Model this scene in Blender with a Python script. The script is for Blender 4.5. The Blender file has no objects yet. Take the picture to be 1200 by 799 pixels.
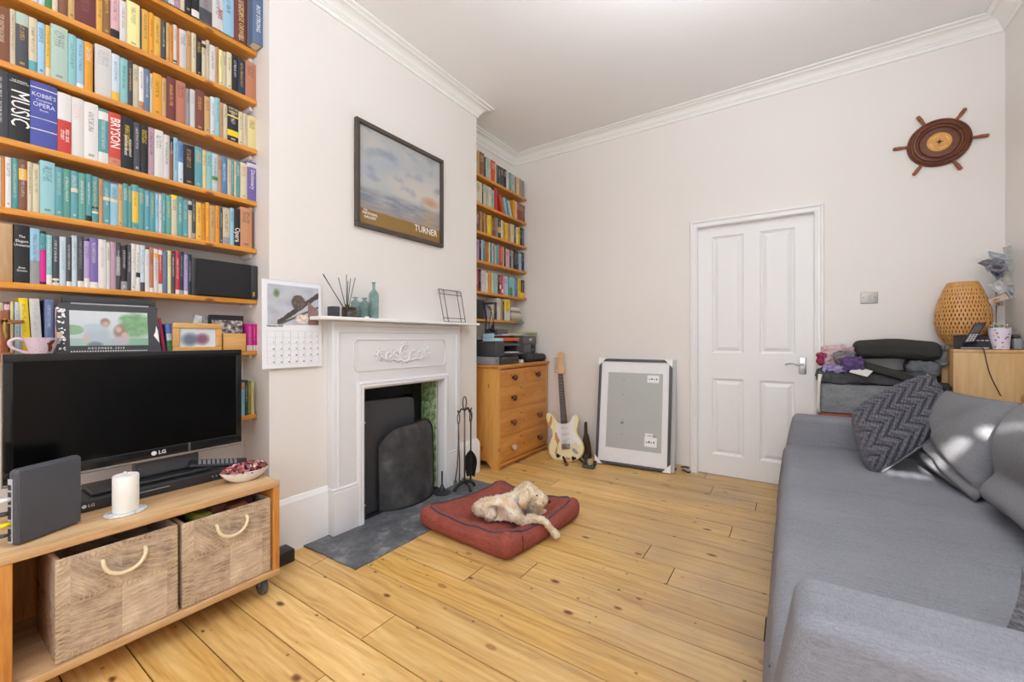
import bpy, bmesh, math, random
from mathutils import Vector as V, Matrix, noise
PI = math.pi
SC = bpy.context.scene
COL = SC.collection
random.seed(7)
# ------------------------------------------------------------------ camera geometry
FPX, CX, HORIZ, EYE = 487.0, 600.0, 396.5, 1.0915
YAW = math.atan(327 / 487.0)
FWD = (-math.sin(YAW), math.cos(YAW)); RGT = (math.cos(YAW), math.sin(YAW))
def at(px, py, X=None, Y=None, Z=None):
    "the point of the room seen at a place of the photograph, on the plane X=, Y= or Z="
    u = (px - CX) / FPX; v = (HORIZ - py) / FPX
    q = (FWD[0] + u * RGT[0], FWD[1] + u * RGT[1], v)
    t = X / q[0] if X is not None else (Y / q[1] if Y is not None else (Z - EYE) / q[2])
    return V((q[0] * t, q[1] * t, EYE + q[2] * t))
# ------------------------------------------------------------------ materials
def lin(h):
    if not isinstance(h, str): return tuple(h) + ((1,) if len(h) == 3 else ())
    h = h.lstrip('#'); o = []
    for i in (0, 2, 4):
        c = int(h[i:i+2], 16) / 255
        o.append(c / 12.92 if c <= .04045 else ((c + .055) / 1.055) ** 2.4)
    return tuple(o) + (1,)
MATS = {}
class NT:
    def __init__(s, name):
        s.m = bpy.data.materials.new(name); s.m.use_nodes = True
        s.t = s.m.node_tree; s.t.nodes.clear()
        s.out = s.n('ShaderNodeOutputMaterial'); s.b = s.n('ShaderNodeBsdfPrincipled')
        s.l(s.b.outputs[0], s.out.inputs[0])
    def n(s, typ, **k):
        x = s.t.nodes.new(typ)
        for a, b in k.items(): setattr(x, a, b)
        return x
    def l(s, a, b): s.t.links.new(a, b)
    def set(s, x, i, v):
        if hasattr(v, 'is_output') or isinstance(v, bpy.types.NodeSocket): s.l(v, x.inputs[i])
        else: x.inputs[i].default_value = v
    def math(s, op, a, b=0.0, c=0.0, clamp=False):
        x = s.n('ShaderNodeMath', operation=op); x.use_clamp = clamp
        s.set(x, 0, a); s.set(x, 1, b); s.set(x, 2, c); return x.outputs[0]
    def mix(s, f, a, b, mode='MIX'):
        x = s.n('ShaderNodeMix', data_type='RGBA', blend_type=mode)
        s.set(x, 0, f)
        for i, v in ((6, a), (7, b)):
            s.set(x, i, lin(v) if isinstance(v, str) else v)
        return x.outputs[2]
    def ramp(s, f, stops):
        x = s.n('ShaderNodeValToRGB'); s.l(f, x.inputs[0]); e = x.color_ramp.elements
        while len(e) < len(stops): e.new(.5)
        for i, (p, c) in enumerate(stops): e[i].position = p; e[i].color = lin(c) if isinstance(c, str) else c
        return x.outputs[0]
    def coord(s, kind='Object', scale=(1, 1, 1), rot=(0, 0, 0), loc=(0, 0, 0)):
        c = s.n('ShaderNodeTexCoord'); m = s.n('ShaderNodeMapping')
        s.l(c.outputs[kind], m.inputs[0]); m.inputs[1].default_value = loc
        m.inputs[2].default_value = rot; m.inputs[3].default_value = scale
        return m.outputs[0]
    def noise(s, vec, scale=5, detail=3, rough=.5, out=0):
        x = s.n('ShaderNodeTexNoise'); s.l(vec, x.inputs['Vector']); x.inputs['Scale'].default_value = scale
        x.inputs['Detail'].default_value = detail; x.inputs['Roughness'].default_value = rough
        return x.outputs[out]
    def bump(s, h, strength=.3, dist=.01):
        x = s.n('ShaderNodeBump'); x.inputs['Strength'].default_value = strength
        x.inputs['Distance'].default_value = dist; s.l(h, x.inputs['Height'])
        s.l(x.outputs[0], s.b.inputs['Normal'])
    def fin(s, color=None, rough=.5, metal=0, spec=.5):
        if color is not None: s.set(s.b, 'Base Color', lin(color) if isinstance(color, str) else color)
        s.set(s.b, 'Roughness', rough); s.b.inputs['Metallic'].default_value = metal
        s.b.inputs['Specular IOR Level'].default_value = spec
        return s.m
def plain(name, color, rough=.5, metal=0, var=.06, vs=12, bump=0, bs=200, spec=.5):
    "a simple surface: one colour with a faint unevenness and optional grain"
    if name in MATS: return MATS[name]
    t = NT(name); c = t.coord()
    n = t.noise(c, vs, 3)
    lo = t.n('ShaderNodeHueSaturation'); lo.inputs['Color'].default_value = lin(color)
    t.set(lo, 'Value', t.math('MULTIPLY_ADD', n, var * 2, 1 - var))
    if bump: t.bump(t.noise(c, bs, 2), bump, .004)
    MATS[name] = t.fin(lo.outputs[0], rough, metal, spec); return MATS[name]
def wood(name, c1, c2, axis='Y', scale=1.0, knots=True, rough=.42, knotc='6b3a1c', grain=1.0):
    if name in MATS: return MATS[name]
    t = NT(name)
    st = {'X': (.9, 9, 9), 'Y': (9, .9, 9), 'Z': (9, 9, .9)}[axis]
    c = t.coord('Object', tuple(a * scale for a in st))
    big = t.noise(c, 1.2, 4, .6); fine = t.noise(c, 9, 3, .6)
    f = t.math('ADD', t.math('MULTIPLY', big, .75), t.math('MULTIPLY', fine, .35))
    col = t.ramp(f, [(.38, c1), (.66, c2)])
    if knots:
        sx = t.n('ShaderNodeSeparateXYZ'); t.l(t.coord('Object'), sx.inputs[0]); ai = 'XYZ'.index(axis); oth = [q for q in range(3) if q != ai]
        cm = t.n('ShaderNodeCombineXYZ'); t.set(cm, 0, t.math('MULTIPLY', sx.outputs[ai], 3.4 * scale)); t.set(cm, 1, t.math('MULTIPLY', t.math('ADD', sx.outputs[oth[0]], sx.outputs[oth[1]]), 8.5 * scale))
        k = t.n('ShaderNodeTexVoronoi'); k.voronoi_dimensions = '2D'; t.l(cm.outputs[0], k.inputs['Vector']); k.inputs['Scale'].default_value = 1
        d = t.math('ADD', k.outputs['Distance'], t.math('MULTIPLY', fine, .06))
        m = t.ramp(d, [(.07, 'ffffff'), (.12, '000000')])
        pick = t.n('ShaderNodeSeparateColor'); t.l(k.outputs['Color'], pick.inputs[0])
        m2 = t.math('MULTIPLY', m, t.math('GREATER_THAN', pick.outputs[0], .55))
        col = t.mix(t.math('MULTIPLY', m2, .8), col, knotc)
    t.bump(fine, .08 * grain, .003)
    MATS[name] = t.fin(col, rough); return MATS[name]
def cloth(name, c1, c2, weave=900, rough=.9, blotch=4, bump=.25):
    if name in MATS: return MATS[name]
    t = NT(name); 
    a = t.noise(t.coord('Object', (1, .16, 1)), weave, 2); b = t.noise(t.coord('Object', (.16, 1, .5)), weave, 2)
    c3 = t.noise(t.coord('Object', (.06, 1, 1)), weave * .22, 2)
    w = t.math('ADD', t.math('ADD', t.math('MULTIPLY', a, .4), t.math('MULTIPLY', b, .4)), t.math('MULTIPLY', c3, .2))
    big = t.noise(t.coord(), blotch, 4)
    f = t.math('ADD', t.math('MULTIPLY', w, .75), t.math('MULTIPLY', big, .25))
    t.bump(w, bump * .5, .0015)
    MATS[name] = t.fin(t.ramp(f, [(.32, c1), (.68, c2)]), rough, 0, .2); return MATS[name]
def vcol(name='printed_picture', rough=.5):
    if name in MATS: return MATS[name]
    t = NT(name); a = t.n('ShaderNodeVertexColor'); a.layer_name = 'Col'
    MATS[name] = t.fin(a.outputs[0], rough); return MATS[name]
# ------------------------------------------------------------------ objects
WLOC = {}
def thing(name, label, cat, loc=(0, 0, 0), group=None, kind=None):
    o = bpy.data.objects.new(name, None); COL.objects.link(o); o.location = loc
    o.empty_display_size = .05; WLOC[o.name] = V(loc)
    return tag(o, label, cat, group, kind)
def tag(o, label=None, cat=None, group=None, kind=None):
    if label: o['label'] = label
    if cat: o['category'] = cat
    if group: o['group'] = group
    if kind: o['kind'] = kind
    return o
def obj(name, bm, mats, parent=None, smooth=False, M=None, label=None, origin=None):
    "link a bmesh (room coordinates, or local ones with M) as one mesh object whose origin sits at its base"
    if M is not None: bm.transform(M)
    bm.normal_update()
    co = [v.co for v in bm.verts]
    if origin is None:
        lo = V([min(c[i] for c in co) for i in range(3)]); hi = V([max(c[i] for c in co) for i in range(3)])
        origin = V(((lo.x + hi.x) / 2, (lo.y + hi.y) / 2, lo.z))
    origin = V(origin)
    bm.transform(Matrix.Translation(-origin))
    me = bpy.data.meshes.new(name); bm.to_mesh(me); bm.free()
    if not isinstance(mats, (list, tuple)): mats = [mats]
    for m in mats: me.materials.append(m)
    if smooth:
        me.shade_smooth()
        if smooth is not True: me.set_sharp_from_angle(angle=smooth)
    o = bpy.data.objects.new(name, me); COL.objects.link(o)
    base = V((0, 0, 0))
    if parent is not None: o.parent = parent; base = WLOC[parent.name]
    o.location = origin - base; WLOC[o.name] = origin
    if label: o['label'] = label
    return o
SM = math.radians(38)
def struct(name, bm, m, parent=None, smooth=False):
    o = obj(name, bm, m, parent, smooth)
    if parent is None: o['kind'] = 'structure'
    return o
def NB(): return bmesh.new()
def fr(o, ex, ey):
    "matrix of a plane: local x, y run along ex, ey; local z is its outward normal"
    ex = V(ex).normalized(); ey = V(ey).normalized(); ez = ex.cross(ey).normalized(); o = V(o)
    return Matrix(((ex.x, ey.x, ez.x, o.x), (ex.y, ey.y, ez.y, o.y), (ex.z, ey.z, ez.z, o.z), (0, 0, 0, 1)))
def face(bm, vs, mi=0, smooth=False):
    try: f = bm.faces.new(vs); f.material_index = mi; return f
    except ValueError: return None
def box(bm, x0, x1, y0, y1, z0, z1, mi=0, M=None):
    p = [V((x, y, z)) for x in (x0, x1) for y in (y0, y1) for z in (z0, z1)]
    if M is not None: p = [M @ q for q in p]
    v = [bm.verts.new(q) for q in p]
    for i in ((0, 1, 3, 2), (4, 6, 7, 5), (0, 4, 5, 1), (2, 3, 7, 6), (0, 2, 6, 4), (1, 5, 7, 3)):
        face(bm, [v[k] for k in i], mi)
def rbox(bm, lo, hi, r=.005, seg=2, n=1, mi=0, M=None, f=None):
    "a box with rounded edges; n inner divisions, f moves each point (for soft things)"
    lo = V(lo); hi = V(hi)
    r = min(r, *[(hi[i] - lo[i]) / 2 * .999 for i in range(3)])
    if isinstance(n, int): n = (n, n, n)
    ax = []
    for i in range(3):
        a = [lo[i] + r * (1 - math.cos(PI / 2 * k / seg)) * 0 + r * k / seg for k in range(seg)]
        m = [lo[i] + r + (hi[i] - lo[i] - 2 * r) * k / n[i] for k in range(n[i] + 1)]
        b = [hi[i] - r + r * k / seg for k in range(1, seg + 1)]
        ax.append(a + m + b)
    def rd(p):
        c = V([min(max(p[i], lo[i] + r), hi[i] - r) for i in range(3)]); d = p - c
        mx = max(abs(q) for q in d)
        if d.length > 1e-9:
            d = V([math.tan(q / r * PI / 4) for q in d]) * r; mx = max(abs(q) for q in d)
            d = d.normalized() * mx
        q = c + d
        if f: q = V(f(q))
        return M @ q if M is not None else q
    cache = {}
    def vt(i, j, k):
        key = (i, j, k)
        if key not in cache: cache[key] = bm.verts.new(rd(V((ax[0][i], ax[1][j], ax[2][k]))))
        return cache[key]
    L = [len(a) - 1 for a in ax]
    for (a, b, c) in ((0, 1, 2), (1, 2, 0), (2, 0, 1)):
        for side in (0, L[c]):
            for i in range(L[a]):
                for j in range(L[b]):
                    q = []
                    for (di, dj) in ((0, 0), (1, 0), (1, 1), (0, 1)):
                        idx = [0, 0, 0]; idx[a] = i + di; idx[b] = j + dj; idx[c] = side
                        q.append(vt(*idx))
                    if side == 0: q.reverse()
                    face(bm, q, mi)
def basis(d):
    d = d.normalized(); a = V((0, 0, 1)) if abs(d.z) < .9 else V((1, 0, 0))
    x = d.cross(a).normalized(); return x, d.cross(x).normalized()
def tube(bm, pts, r, seg=8, mi=0, closed=False, caps=True, flat=1.0):
    pts = [V(p) for p in pts]; n = len(pts); rings = []
    rr = r if isinstance(r, (list, tuple)) else [r] * n
    px = None
    for i, p in enumerate(pts):
        if closed: d = pts[(i + 1) % n] - pts[i - 1]
        else: d = pts[min(i + 1, n - 1)] - pts[max(i - 1, 0)]
        if d.length < 1e-9: d = V((0, 0, 1))
        d.normalize()
        if px is None: x, y = basis(d)
        else:
            x = (px - d * px.dot(d))
            x = x.normalized() if x.length > 1e-6 else basis(d)[0]
            y = d.cross(x).normalized()
        px = x
        rings.append([bm.verts.new(p + (x * math.cos(2 * PI * k / seg) + y * math.sin(2 * PI * k / seg) * flat) * rr[i]) for k in range(seg)])
    for i in range(n if closed else n - 1):
        A = rings[i]; B = rings[(i + 1) % n]
        for k in range(seg): face(bm, (A[k], A[(k + 1) % seg], B[(k + 1) % seg], B[k]), mi)
    if caps and not closed:
        face(bm, rings[0][::-1], mi); face(bm, rings[-1], mi)
def lathe(bm, prof, M=None, seg=24, mi=0, sx=1, sy=1, rf=None):
    "profile of (radius, height) turned round local z"
    rings = []
    for (r, z) in prof:
        ring = []
        for k in range(seg):
            a = 2 * PI * k / seg; q = r * (rf(a, z) if rf else 1)
            p = V((q * math.cos(a) * sx, q * math.sin(a) * sy, z)); ring.append(bm.verts.new(M @ p if M is not None else p))
        rings.append(ring)
    for A, B in zip(rings, rings[1:]):
        for k in range(seg): face(bm, (A[k], A[(k + 1) % seg], B[(k + 1) % seg], B[k]), mi)
    if prof[0][0] > 1e-6: face(bm, rings[0][::-1], mi)
    if prof[-1][0] > 1e-6: face(bm, rings[-1], mi)
    if prof[0][0] <= 1e-6 or prof[-1][0] <= 1e-6: bmesh.ops.remove_doubles(bm, verts=rings[0] + rings[-1], dist=1e-5)
def T(x, y, z): return Matrix.Translation((x, y, z))
def prism(bm, poly, z0, z1, M=None, mi=0, ms=None, bev=0):
    "an outline (local x, y) given thickness along local z"
    if bev:
        c = V((sum(p[0] for p in poly) / len(poly), sum(p[1] for p in poly) / len(poly)))
        def ins(p):
            d = V((p[0], p[1])) - c; return (p[0] - d.x / d.length * bev, p[1] - d.y / d.length * bev)
        rows = [([ins(p) for p in poly], z0), (poly, z0 + bev), (poly, z1 - bev), ([ins(p) for p in poly], z1)]
    else: rows = [(poly, z0), (poly, z1)]
    R = []
    for pl, z in rows:
        R.append([bm.verts.new((M @ V((p[0], p[1], z))) if M is not None else V((p[0], p[1], z))) for p in pl])
    for A, B in zip(R, R[1:]):
        for k in range(len(poly)): face(bm, (A[k], A[(k + 1) % len(poly)], B[(k + 1) % len(poly)], B[k]), mi if ms is None else ms)
    face(bm, R[0][::-1], mi); face(bm, R[-1], mi)
def spline(pts, n=6, closed=True):
    out = []; N = len(pts)
    for i in range(N if closed else N - 1):
        p = [V(pts[(i + k) % N] if closed else pts[min(max(i + k, 0), N - 1)]) for k in (-1, 0, 1, 2)]
        for j in range(n):
            t = j / n
            out.append(tuple(.5 * ((2 * p[1]) + (p[2] - p[0]) * t + (2 * p[0] - 5 * p[1] + 4 * p[2] - p[3]) * t * t + (3 * p[1] - p[0] - 3 * p[2] + p[3]) * t ** 3)))
    if not closed: out.append(tuple(pts[-1]))
    return out
def picture(bm, w, h, func, nu=80, nv=60, M=None):
    "a flat printed picture: colours sit in the print itself"
    lay = bm.loops.layers.color.get('Col') or bm.loops.layers.color.new('Col')
    vs = [[bm.verts.new((M @ V((w * i / nu, h * j / nv, 0))) if M is not None else V((w * i / nu, h * j / nv, 0))) for j in range(nv + 1)] for i in range(nu + 1)]
    cl = {}
    for i in range(nu):
        for j in range(nv):
            f = face(bm, (vs[i][j], vs[i+1][j], vs[i+1][j+1], vs[i][j+1]))
            for lp, (a, b) in zip(f.loops, ((i, j), (i+1, j), (i+1, j+1), (i, j+1))):
                if (a, b) not in cl: cl[(a, b)] = func(a / nu, b / nv)
                c = cl[(a, b)]; lp[lay] = (c[0], c[1], c[2], 1)
def mixc(a, b, t):
    t = min(max(t, 0), 1); return tuple(a[i] * (1 - t) + b[i] * t for i in range(3))
def hx(h): # stored as sRGB bytes in the mesh colour layer
    h = h.lstrip('#'); return tuple(int(h[i:i+2], 16) / 255 for i in (0, 2, 4))
def text(s, size, M, m, parent, name='lettering', align='CENTER', ext=.0006, sx=1.0, label=None, bold=0, sp=1.0):
    c = bpy.data.curves.new('t', 'FONT'); c.body = s; c.size = size; c.align_x = align; c.align_y = 'CENTER'
    c.extrude = ext; c.resolution_u = 2; c.offset = bold; c.space_character = sp
    o = bpy.data.objects.new('t', c); COL.objects.link(o)
    me = bpy.data.meshes.new_from_object(o); COL.objects.unlink(o); bpy.data.objects.remove(o); bpy.data.curves.remove(c)
    bm = NB(); bm.from_mesh(me); bpy.data.meshes.remove(me)
    bm.transform(Matrix.Diagonal((sx, 1, 1, 1)))
    return obj(name, bm, m, parent, M=M, label=label)
# ------------------------------------------------------------------ the room
XA, XC, YN, YF, YB, XR, YW, HC = -2.42, -2.14, 1.036, 2.665, 3.645, 1.045, -1.5, 2.99
m_wall = plain('wall_paint', 'e8e3de', .42, bump=.05, bs=60, var=.01, vs=3)
m_ceil = plain('ceiling_paint', 'f2f1f0', .7, var=.01, vs=2)
m_white = plain('white_gloss_paint', 'eeeeee', .35, var=.012, vs=6, spec=.4)
m_cornice = plain('cornice_paint', 'f0efeb', .5, var=.01)
def floor_material():
    t = NT('pine_floorboards'); at_ = t.n('ShaderNodeVertexColor'); at_.layer_name = 'Col'
    sp = t.n('ShaderNodeSeparateColor'); t.l(at_.outputs[0], sp.inputs[0])
    geo = t.n('ShaderNodeNewGeometry'); pos = t.n('ShaderNodeSeparateXYZ'); t.l(geo.outputs['Position'], pos.inputs[0])
    off = t.math('MULTIPLY', sp.outputs[1], 37)
    def vec(sx, sy):
        c = t.n('ShaderNodeCombineXYZ'); t.set(c, 0, t.math('MULTIPLY_ADD', pos.outputs[0], sx, off))
        t.set(c, 1, t.math('MULTIPLY', pos.outputs[1], sy)); t.set(c, 2, off); return c.outputs[0]
    g1 = t.noise(vec(1.1, 14), 1, 5, .62); g2 = t.noise(vec(5, 95), 1, 3, .6)
    warp = t.noise(vec(1.6, 6), 1, 2, .5)
    ring = t.math('SINE', t.math('MULTIPLY_ADD', pos.outputs[1], 190, t.math('MULTIPLY', warp, 34)))
    f = t.math('ADD', t.math('MULTIPLY', g1, .62), t.math('MULTIPLY', g2, .30))
    f = t.math('ADD', f, t.math('MULTIPLY', ring, .035))
    col = t.ramp(f, [(.24, 'a0743e'), (.42, 'd0a35c'), (.58, 'e2bd7a'), (.78, 'edd09a')])
    # each board has its own tone
    hs = t.n('ShaderNodeHueSaturation'); t.l(col, hs.inputs['Color'])
    t.set(hs, 'Value', t.math('MULTIPLY_ADD', sp.outputs[0], .20, 1.02)); t.set(hs, 'Saturation', t.math('MULTIPLY_ADD', sp.outputs[2], .08, .97))
    col = hs.outputs[0]
    # grey worn traffic area towards the door and sofa
    wn = t.noise(vec(1.3, 1.5), 1, 4, .65); wn2 = t.noise(t.coord('Object', (1, 1, 1)), 1.3, 4, .6)
    wx = t.math('MULTIPLY_ADD', pos.outputs[0], .7, .92, clamp=True)
    wear = t.math('MULTIPLY', wx, t.math('MULTIPLY_ADD', wn2, 2.6, -.72, clamp=True))
    col = t.mix(t.math('MULTIPLY', wear, 1.15, clamp=True), col, '9c8672')
    # dark smudges
    sm = t.ramp(t.noise(vec(3, 16), 1, 5, .7), [(.58, '000000'), (.72, 'ffffff')])
    col = t.mix(t.math('MULTIPLY', t.math('MULTIPLY', sm, t.math('MULTIPLY_ADD', wx, 1.1, .12)), .75), col, '6f5238')
    # knots
    def knots(sx, sy, thr, r0, r1, c, amt):
        k = t.n('ShaderNodeTexVoronoi'); k.voronoi_dimensions = '2D'; t.l(vec(sx, sy), k.inputs['Vector']); k.inputs['Scale'].default_value = 1
        pk = t.n('ShaderNodeSeparateColor'); t.l(k.outputs['Color'], pk.inputs[0])
        d = t.math('ADD', t.math('DIVIDE', k.outputs['Distance'], t.math('MULTIPLY_ADD', pk.outputs[1], .9, .3)), t.math('MULTIPLY', g2, .05))
        m = t.ramp(d, [(r0, 'ffffff'), (r1, '000000')])
        return t.mix(t.math('MULTIPLY', t.math('MULTIPLY', m, t.math('GREATER_THAN', pk.outputs[0], thr)), amt), col, c)
    col = knots(3.4, 6.5, .42, .09, .125, '96602e', .7)
    col = knots(3.4, 6.5, .52, .06, .10, '5c341c', .85)
    col = knots(6.5, 6.2, .70, .045, .075, '4a3020', .8)
    col = knots(9.5, 12.5, .86, .06, .11, '5a3a24', .75)
    rough = t.math('MULTIPLY_ADD', g1, .25, .26)
    t.bump(t.math('ADD', g2, t.math('MULTIPLY', ring, .1)), .10, .002)
    return t.fin(col, rough, 0, .45)
bm = NB(); lay = bm.loops.layers.color.new('Col'); rnd = random.Random(3)
PW = .1613
for r in range(-16, 18):
    y0 = .945 + r * PW; y1 = y0 + PW
    if y1 < YW - .1 or y0 > YB + .2: continue
    cuts = [XA - .1]
    x = XA - rnd.random() * 1.8
    while x < XR:
        x += 1.3 + rnd.random() * 1.9
        if x > XA + .2 and x < XR - .1: cuts.append(x)
    if r == 3: cuts = [XA - .1, at(555, 672, Z=0).x, .9]
    if r == 2: cuts = [XA - .1, -.2]
    if r == 14: cuts = [XA - .1, at(834, 574, Z=0).x]
    cuts.append(XR + .1)
    for a, b in zip(cuts, cuts[1:]):
        n0 = len(bm.faces); c = (rnd.random(), rnd.random(), rnd.random(), 1)
        g = .0022; box(bm, a + g, b - g, y0 + g, y1 - g, -.02, 0)
        bm.faces.ensure_lookup_table()
        for f in bm.faces[n0:]:
            for lp in f.loops: lp[lay] = c
n0 = len(bm.faces)
box(bm, XA - .1, XR + .1, YW - .1, YB + .2, -.05, -.006, 1)
floor = struct('floor', bm, [floor_material(), plain('board_gap_dark', '2a1c12', .9)])
bm = NB(); box(bm, XA - .2, XR + .15, YW - .15, YB + .15, HC, HC + .1); struct('ceiling', bm, m_ceil)
OY0, OY1, OZ = 1.545, 2.212, .79           # fireplace opening
bm = NB()
box(bm, XA - .15, XA, YW, YN, 0, HC); box(bm, XA - .15, XA, YF, YB, 0, HC)
box(bm, XA - .15, XC, YN, OY0, 0, HC); box(bm, XA - .15, XC, OY1, YF, 0, HC)
box(bm, XA - .15, XC, OY0, OY1, OZ, HC); box(bm, XA - .15, -2.40, OY0, OY1, 0, OZ)
struct('wall_left', bm, m_wall)
DX0, DX1, DZ = at(817.5, 300, Y=YB).x, at(954, 300, Y=YB).x, 1.986
bm = NB(); box(bm, XA - .15, DX0 - .004, YB, YB + .15, 0, HC); box(bm, DX1 + .004, XR + .15, YB, YB + .15, 0, HC)
box(bm, DX0 - .004, DX1 + .004, YB, YB + .15, DZ + .004, HC); box(bm, DX0 - .004, DX1 + .004, YB + .08, YB + .15, 0, DZ + .004)
struct('wall_back', bm, m_wall)
bm = NB(); box(bm, XR, XR + .15, YW, YB, 0, HC); struct('wall_right', bm, m_wall)
# wall behind the camera, with two tall sash windows and a narrow side light
WIN = [(-2.0, -.75, .55, 2.7), (-.55, .80, .55, 2.7)]
bm = NB(); xs = [XA - .15, WIN[0][0], WIN[0][1], WIN[1][0], WIN[1][1], XR + .15]
for i in (0, 2, 4): box(bm, xs[i], xs[i+1], YW - .15, YW, 0, HC)
for w in WIN: box(bm, w[0], w[1], YW - .15, YW, 0, w[2]); box(bm, w[0], w[1], YW - .15, YW, w[3], HC)
struct('wall_front', bm, m_wall)
m_glass = NT('window_glass'); m_glass.b.inputs['Transmission Weight'].default_value = 1; m_glass = m_glass.fin('ffffff', .0)
for i, w in enumerate(WIN):
    bm = NB(); zc = (w[2] + w[3]) / 2; f = .045
    for z0, z1, yy in ((w[2], zc + .02, -.07), (zc - .02, w[3], -.11)):
        box(bm, w[0], w[0] + f, YW + yy - .03, YW + yy, z0, z1); box(bm, w[1] - f, w[1], YW + yy - .03, YW + yy, z0, z1)
        box(bm, w[0] + f, w[1] - f, YW + yy - .03, YW + yy, z0, z0 + f); box(bm, w[0] + f, w[1] - f, YW + yy - .03, YW + yy, z1 - f, z1)
    struct('window_%d' % (i + 1), bm, m_white)
def sweep(bm, path, prof, mi=0):
    n = len(path); R = []
    for i, p in enumerate(path):
        ns = []
        for a, b in ((i - 1, i), (i, i + 1)):
            if a < 0 or b >= n: continue
            d = (V(path[b]) - V(path[a])).normalized(); ns.append(V((d.y, -d.x)))
        o = ns[0] if len(ns) == 1 else (ns[0] + ns[1]) / (1 + ns[0].dot(ns[1]))
        R.append([bm.verts.new((p[0] + o.x * q[0], p[1] + o.y * q[0], q[1])) for q in prof])
    for A, B in zip(R, R[1:]):
        for k in range(len(prof) - 1): face(bm, (A[k], B[k], B[k + 1], A[k + 1]), mi)
    face(bm, R[0], mi); face(bm, R[-1][::-1], mi)
cp = [(0, 2.898), (.010, 2.898), (.014, 2.905), (.014, 2.917), (.020, 2.921), (.020, 2.928), (.028, 2.933), (.034, 2.945), (.046, 2.957), (.062, 2.965), (.078, 2.967),
      (.080, 2.974), (.094, 2.975), (.103, 2.980), (.105, 2.988), (.0, 2.989)]
bm = NB(); sweep(bm, [(XA, YW), (XA, YN), (XC, YN), (XC, YF), (XA, YF), (XA, YB), (XR, YB), (XR, YW)], cp)
struct('trim_1', bm, m_cornice, smooth=math.radians(30))['label'] = 'white moulded plaster cornice round the ceiling'
sk = [(0, 0), (.02, 0), (.02, .232), (.017, .240), (.017, .250), (.010, .262), (.004, .274), (0, .276)]
bm = NB(); sweep(bm, [(XA, YN), (XC, YN), (XC, 1.345)], sk); sweep(bm, [(XC, 2.40), (XC, YF), (XA, YF)], sk)
struct('baseboard_left', bm, m_white, smooth=math.radians(30))
bm = NB(); box(bm, at(792, 550, Y=YB).x, DX0 - .055, YB - .012, YB, .0, .045); struct('baseboard_back', bm, plain('bare_plaster', 'c9b39c', .8))
# door with four raised panels
bm = NB(); yd = YB + .028
def dx(px): return at(px, 300, Y=yd).x
def dz(px, py): return at(px, py, Y=yd).z
xs = [DX0, dx(834.5), dx(871.5), dx(890.5), dx(931.5), DX1]
zs = [.004, dz(835, 531.5), dz(835, 443), dz(835, 413.5), dz(835, 278), DZ]
for i in (0, 2, 4): box(bm, xs[i], xs[i+1], yd, yd + .04, zs[0], zs[5])
for a, b in ((1, 2), (3, 4)):
    for i in (0, 2, 4): box(bm, xs[a], xs[b], yd, yd + .04, zs[i], zs[i+1])
    for i in (1, 3):
        X0, X1, Z0, Z1 = xs[a], xs[b], zs[i], zs[i+1]
        rows = [(0, 0), (.006, .010), (.014, .012), (.018, .016), (.045, .004), (.05, .004)]
        prev = None
        for ins, dep in rows:
            ring = [bm.verts.new((x, yd + dep, z)) for x, z in ((X0 + ins, Z0 + ins), (X1 - ins, Z0 + ins), (X1 - ins, Z1 - ins), (X0 + ins, Z1 - ins))]
            if prev:
                for k in range(4): face(bm, (prev[k], prev[(k+1) % 4], ring[(k+1) % 4], ring[k]))
            prev = ring
        face(bm, prev)
door = struct('door_1', bm, m_white)
door['label'] = 'white four panel door'
m_chrome = plain('brushed_chrome', 'b9b9bb', .28, 1)
hc = at(940.5, 428.5, Y=yd)
bm = NB(); rbox(bm, (hc.x - .022, yd - .008, hc.z - .060), (hc.x + .022, yd, hc.z + .060), .004)
tube(bm, [(hc.x - .002, yd - .008, hc.z + .01), (hc.x - .002, yd - .05, hc.z + .01)], .009, 12)
tube(bm, spline([(hc.x + .006, yd - .05, hc.z + .012), (hc.x - .03, yd - .055, hc.z + .008), (hc.x - .07, yd - .055, hc.z + .016), (hc.x - .105, yd - .05, hc.z + .008)], 5, False), [.009] * 6 + [.007] * 10, 10, flat=.8)
obj('door_handle', bm, m_chrome, door, SM, label='chrome lever handle on a square plate')
# architrave
bm = NB()
ap = [(0, 0), (0, .010), (.006, .016), (.014, .016), (.018, .011), (.034, .011), (.042, .020), (.052, .020), (.056, .012), (.056, 0)]
def arch(bm, pts):
    R = []
    for i, p in enumerate(pts):
        s = (-1, 0) if i == 0 else (1, 0) if i == 3 else ((-1, 1) if i == 1 else (1, 1))
        R.append([bm.verts.new((p[0] + s[0] * q[0], YB - q[1], p[1] + s[1] * q[0])) for q in ap])
    for A, B in zip(R, R[1:]):
        for k in range(len(ap) - 1): face(bm, (A[k], A[k + 1], B[k + 1], B[k]))
arch(bm, [(DX0, 0), (DX0, DZ), (DX1, DZ), (DX1, 0)])
box(bm, DX0 - .004, DX0, YB, YB + .03, 0, DZ + .004); box(bm, DX1, DX1 + .004, YB, YB + .03, 0, DZ + .004); box(bm, DX0, DX1, YB, YB + .03, DZ, DZ + .004)
struct('trim_2', bm, m_white, smooth=math.radians(30))['label'] = 'white moulded architrave round the door'
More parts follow.
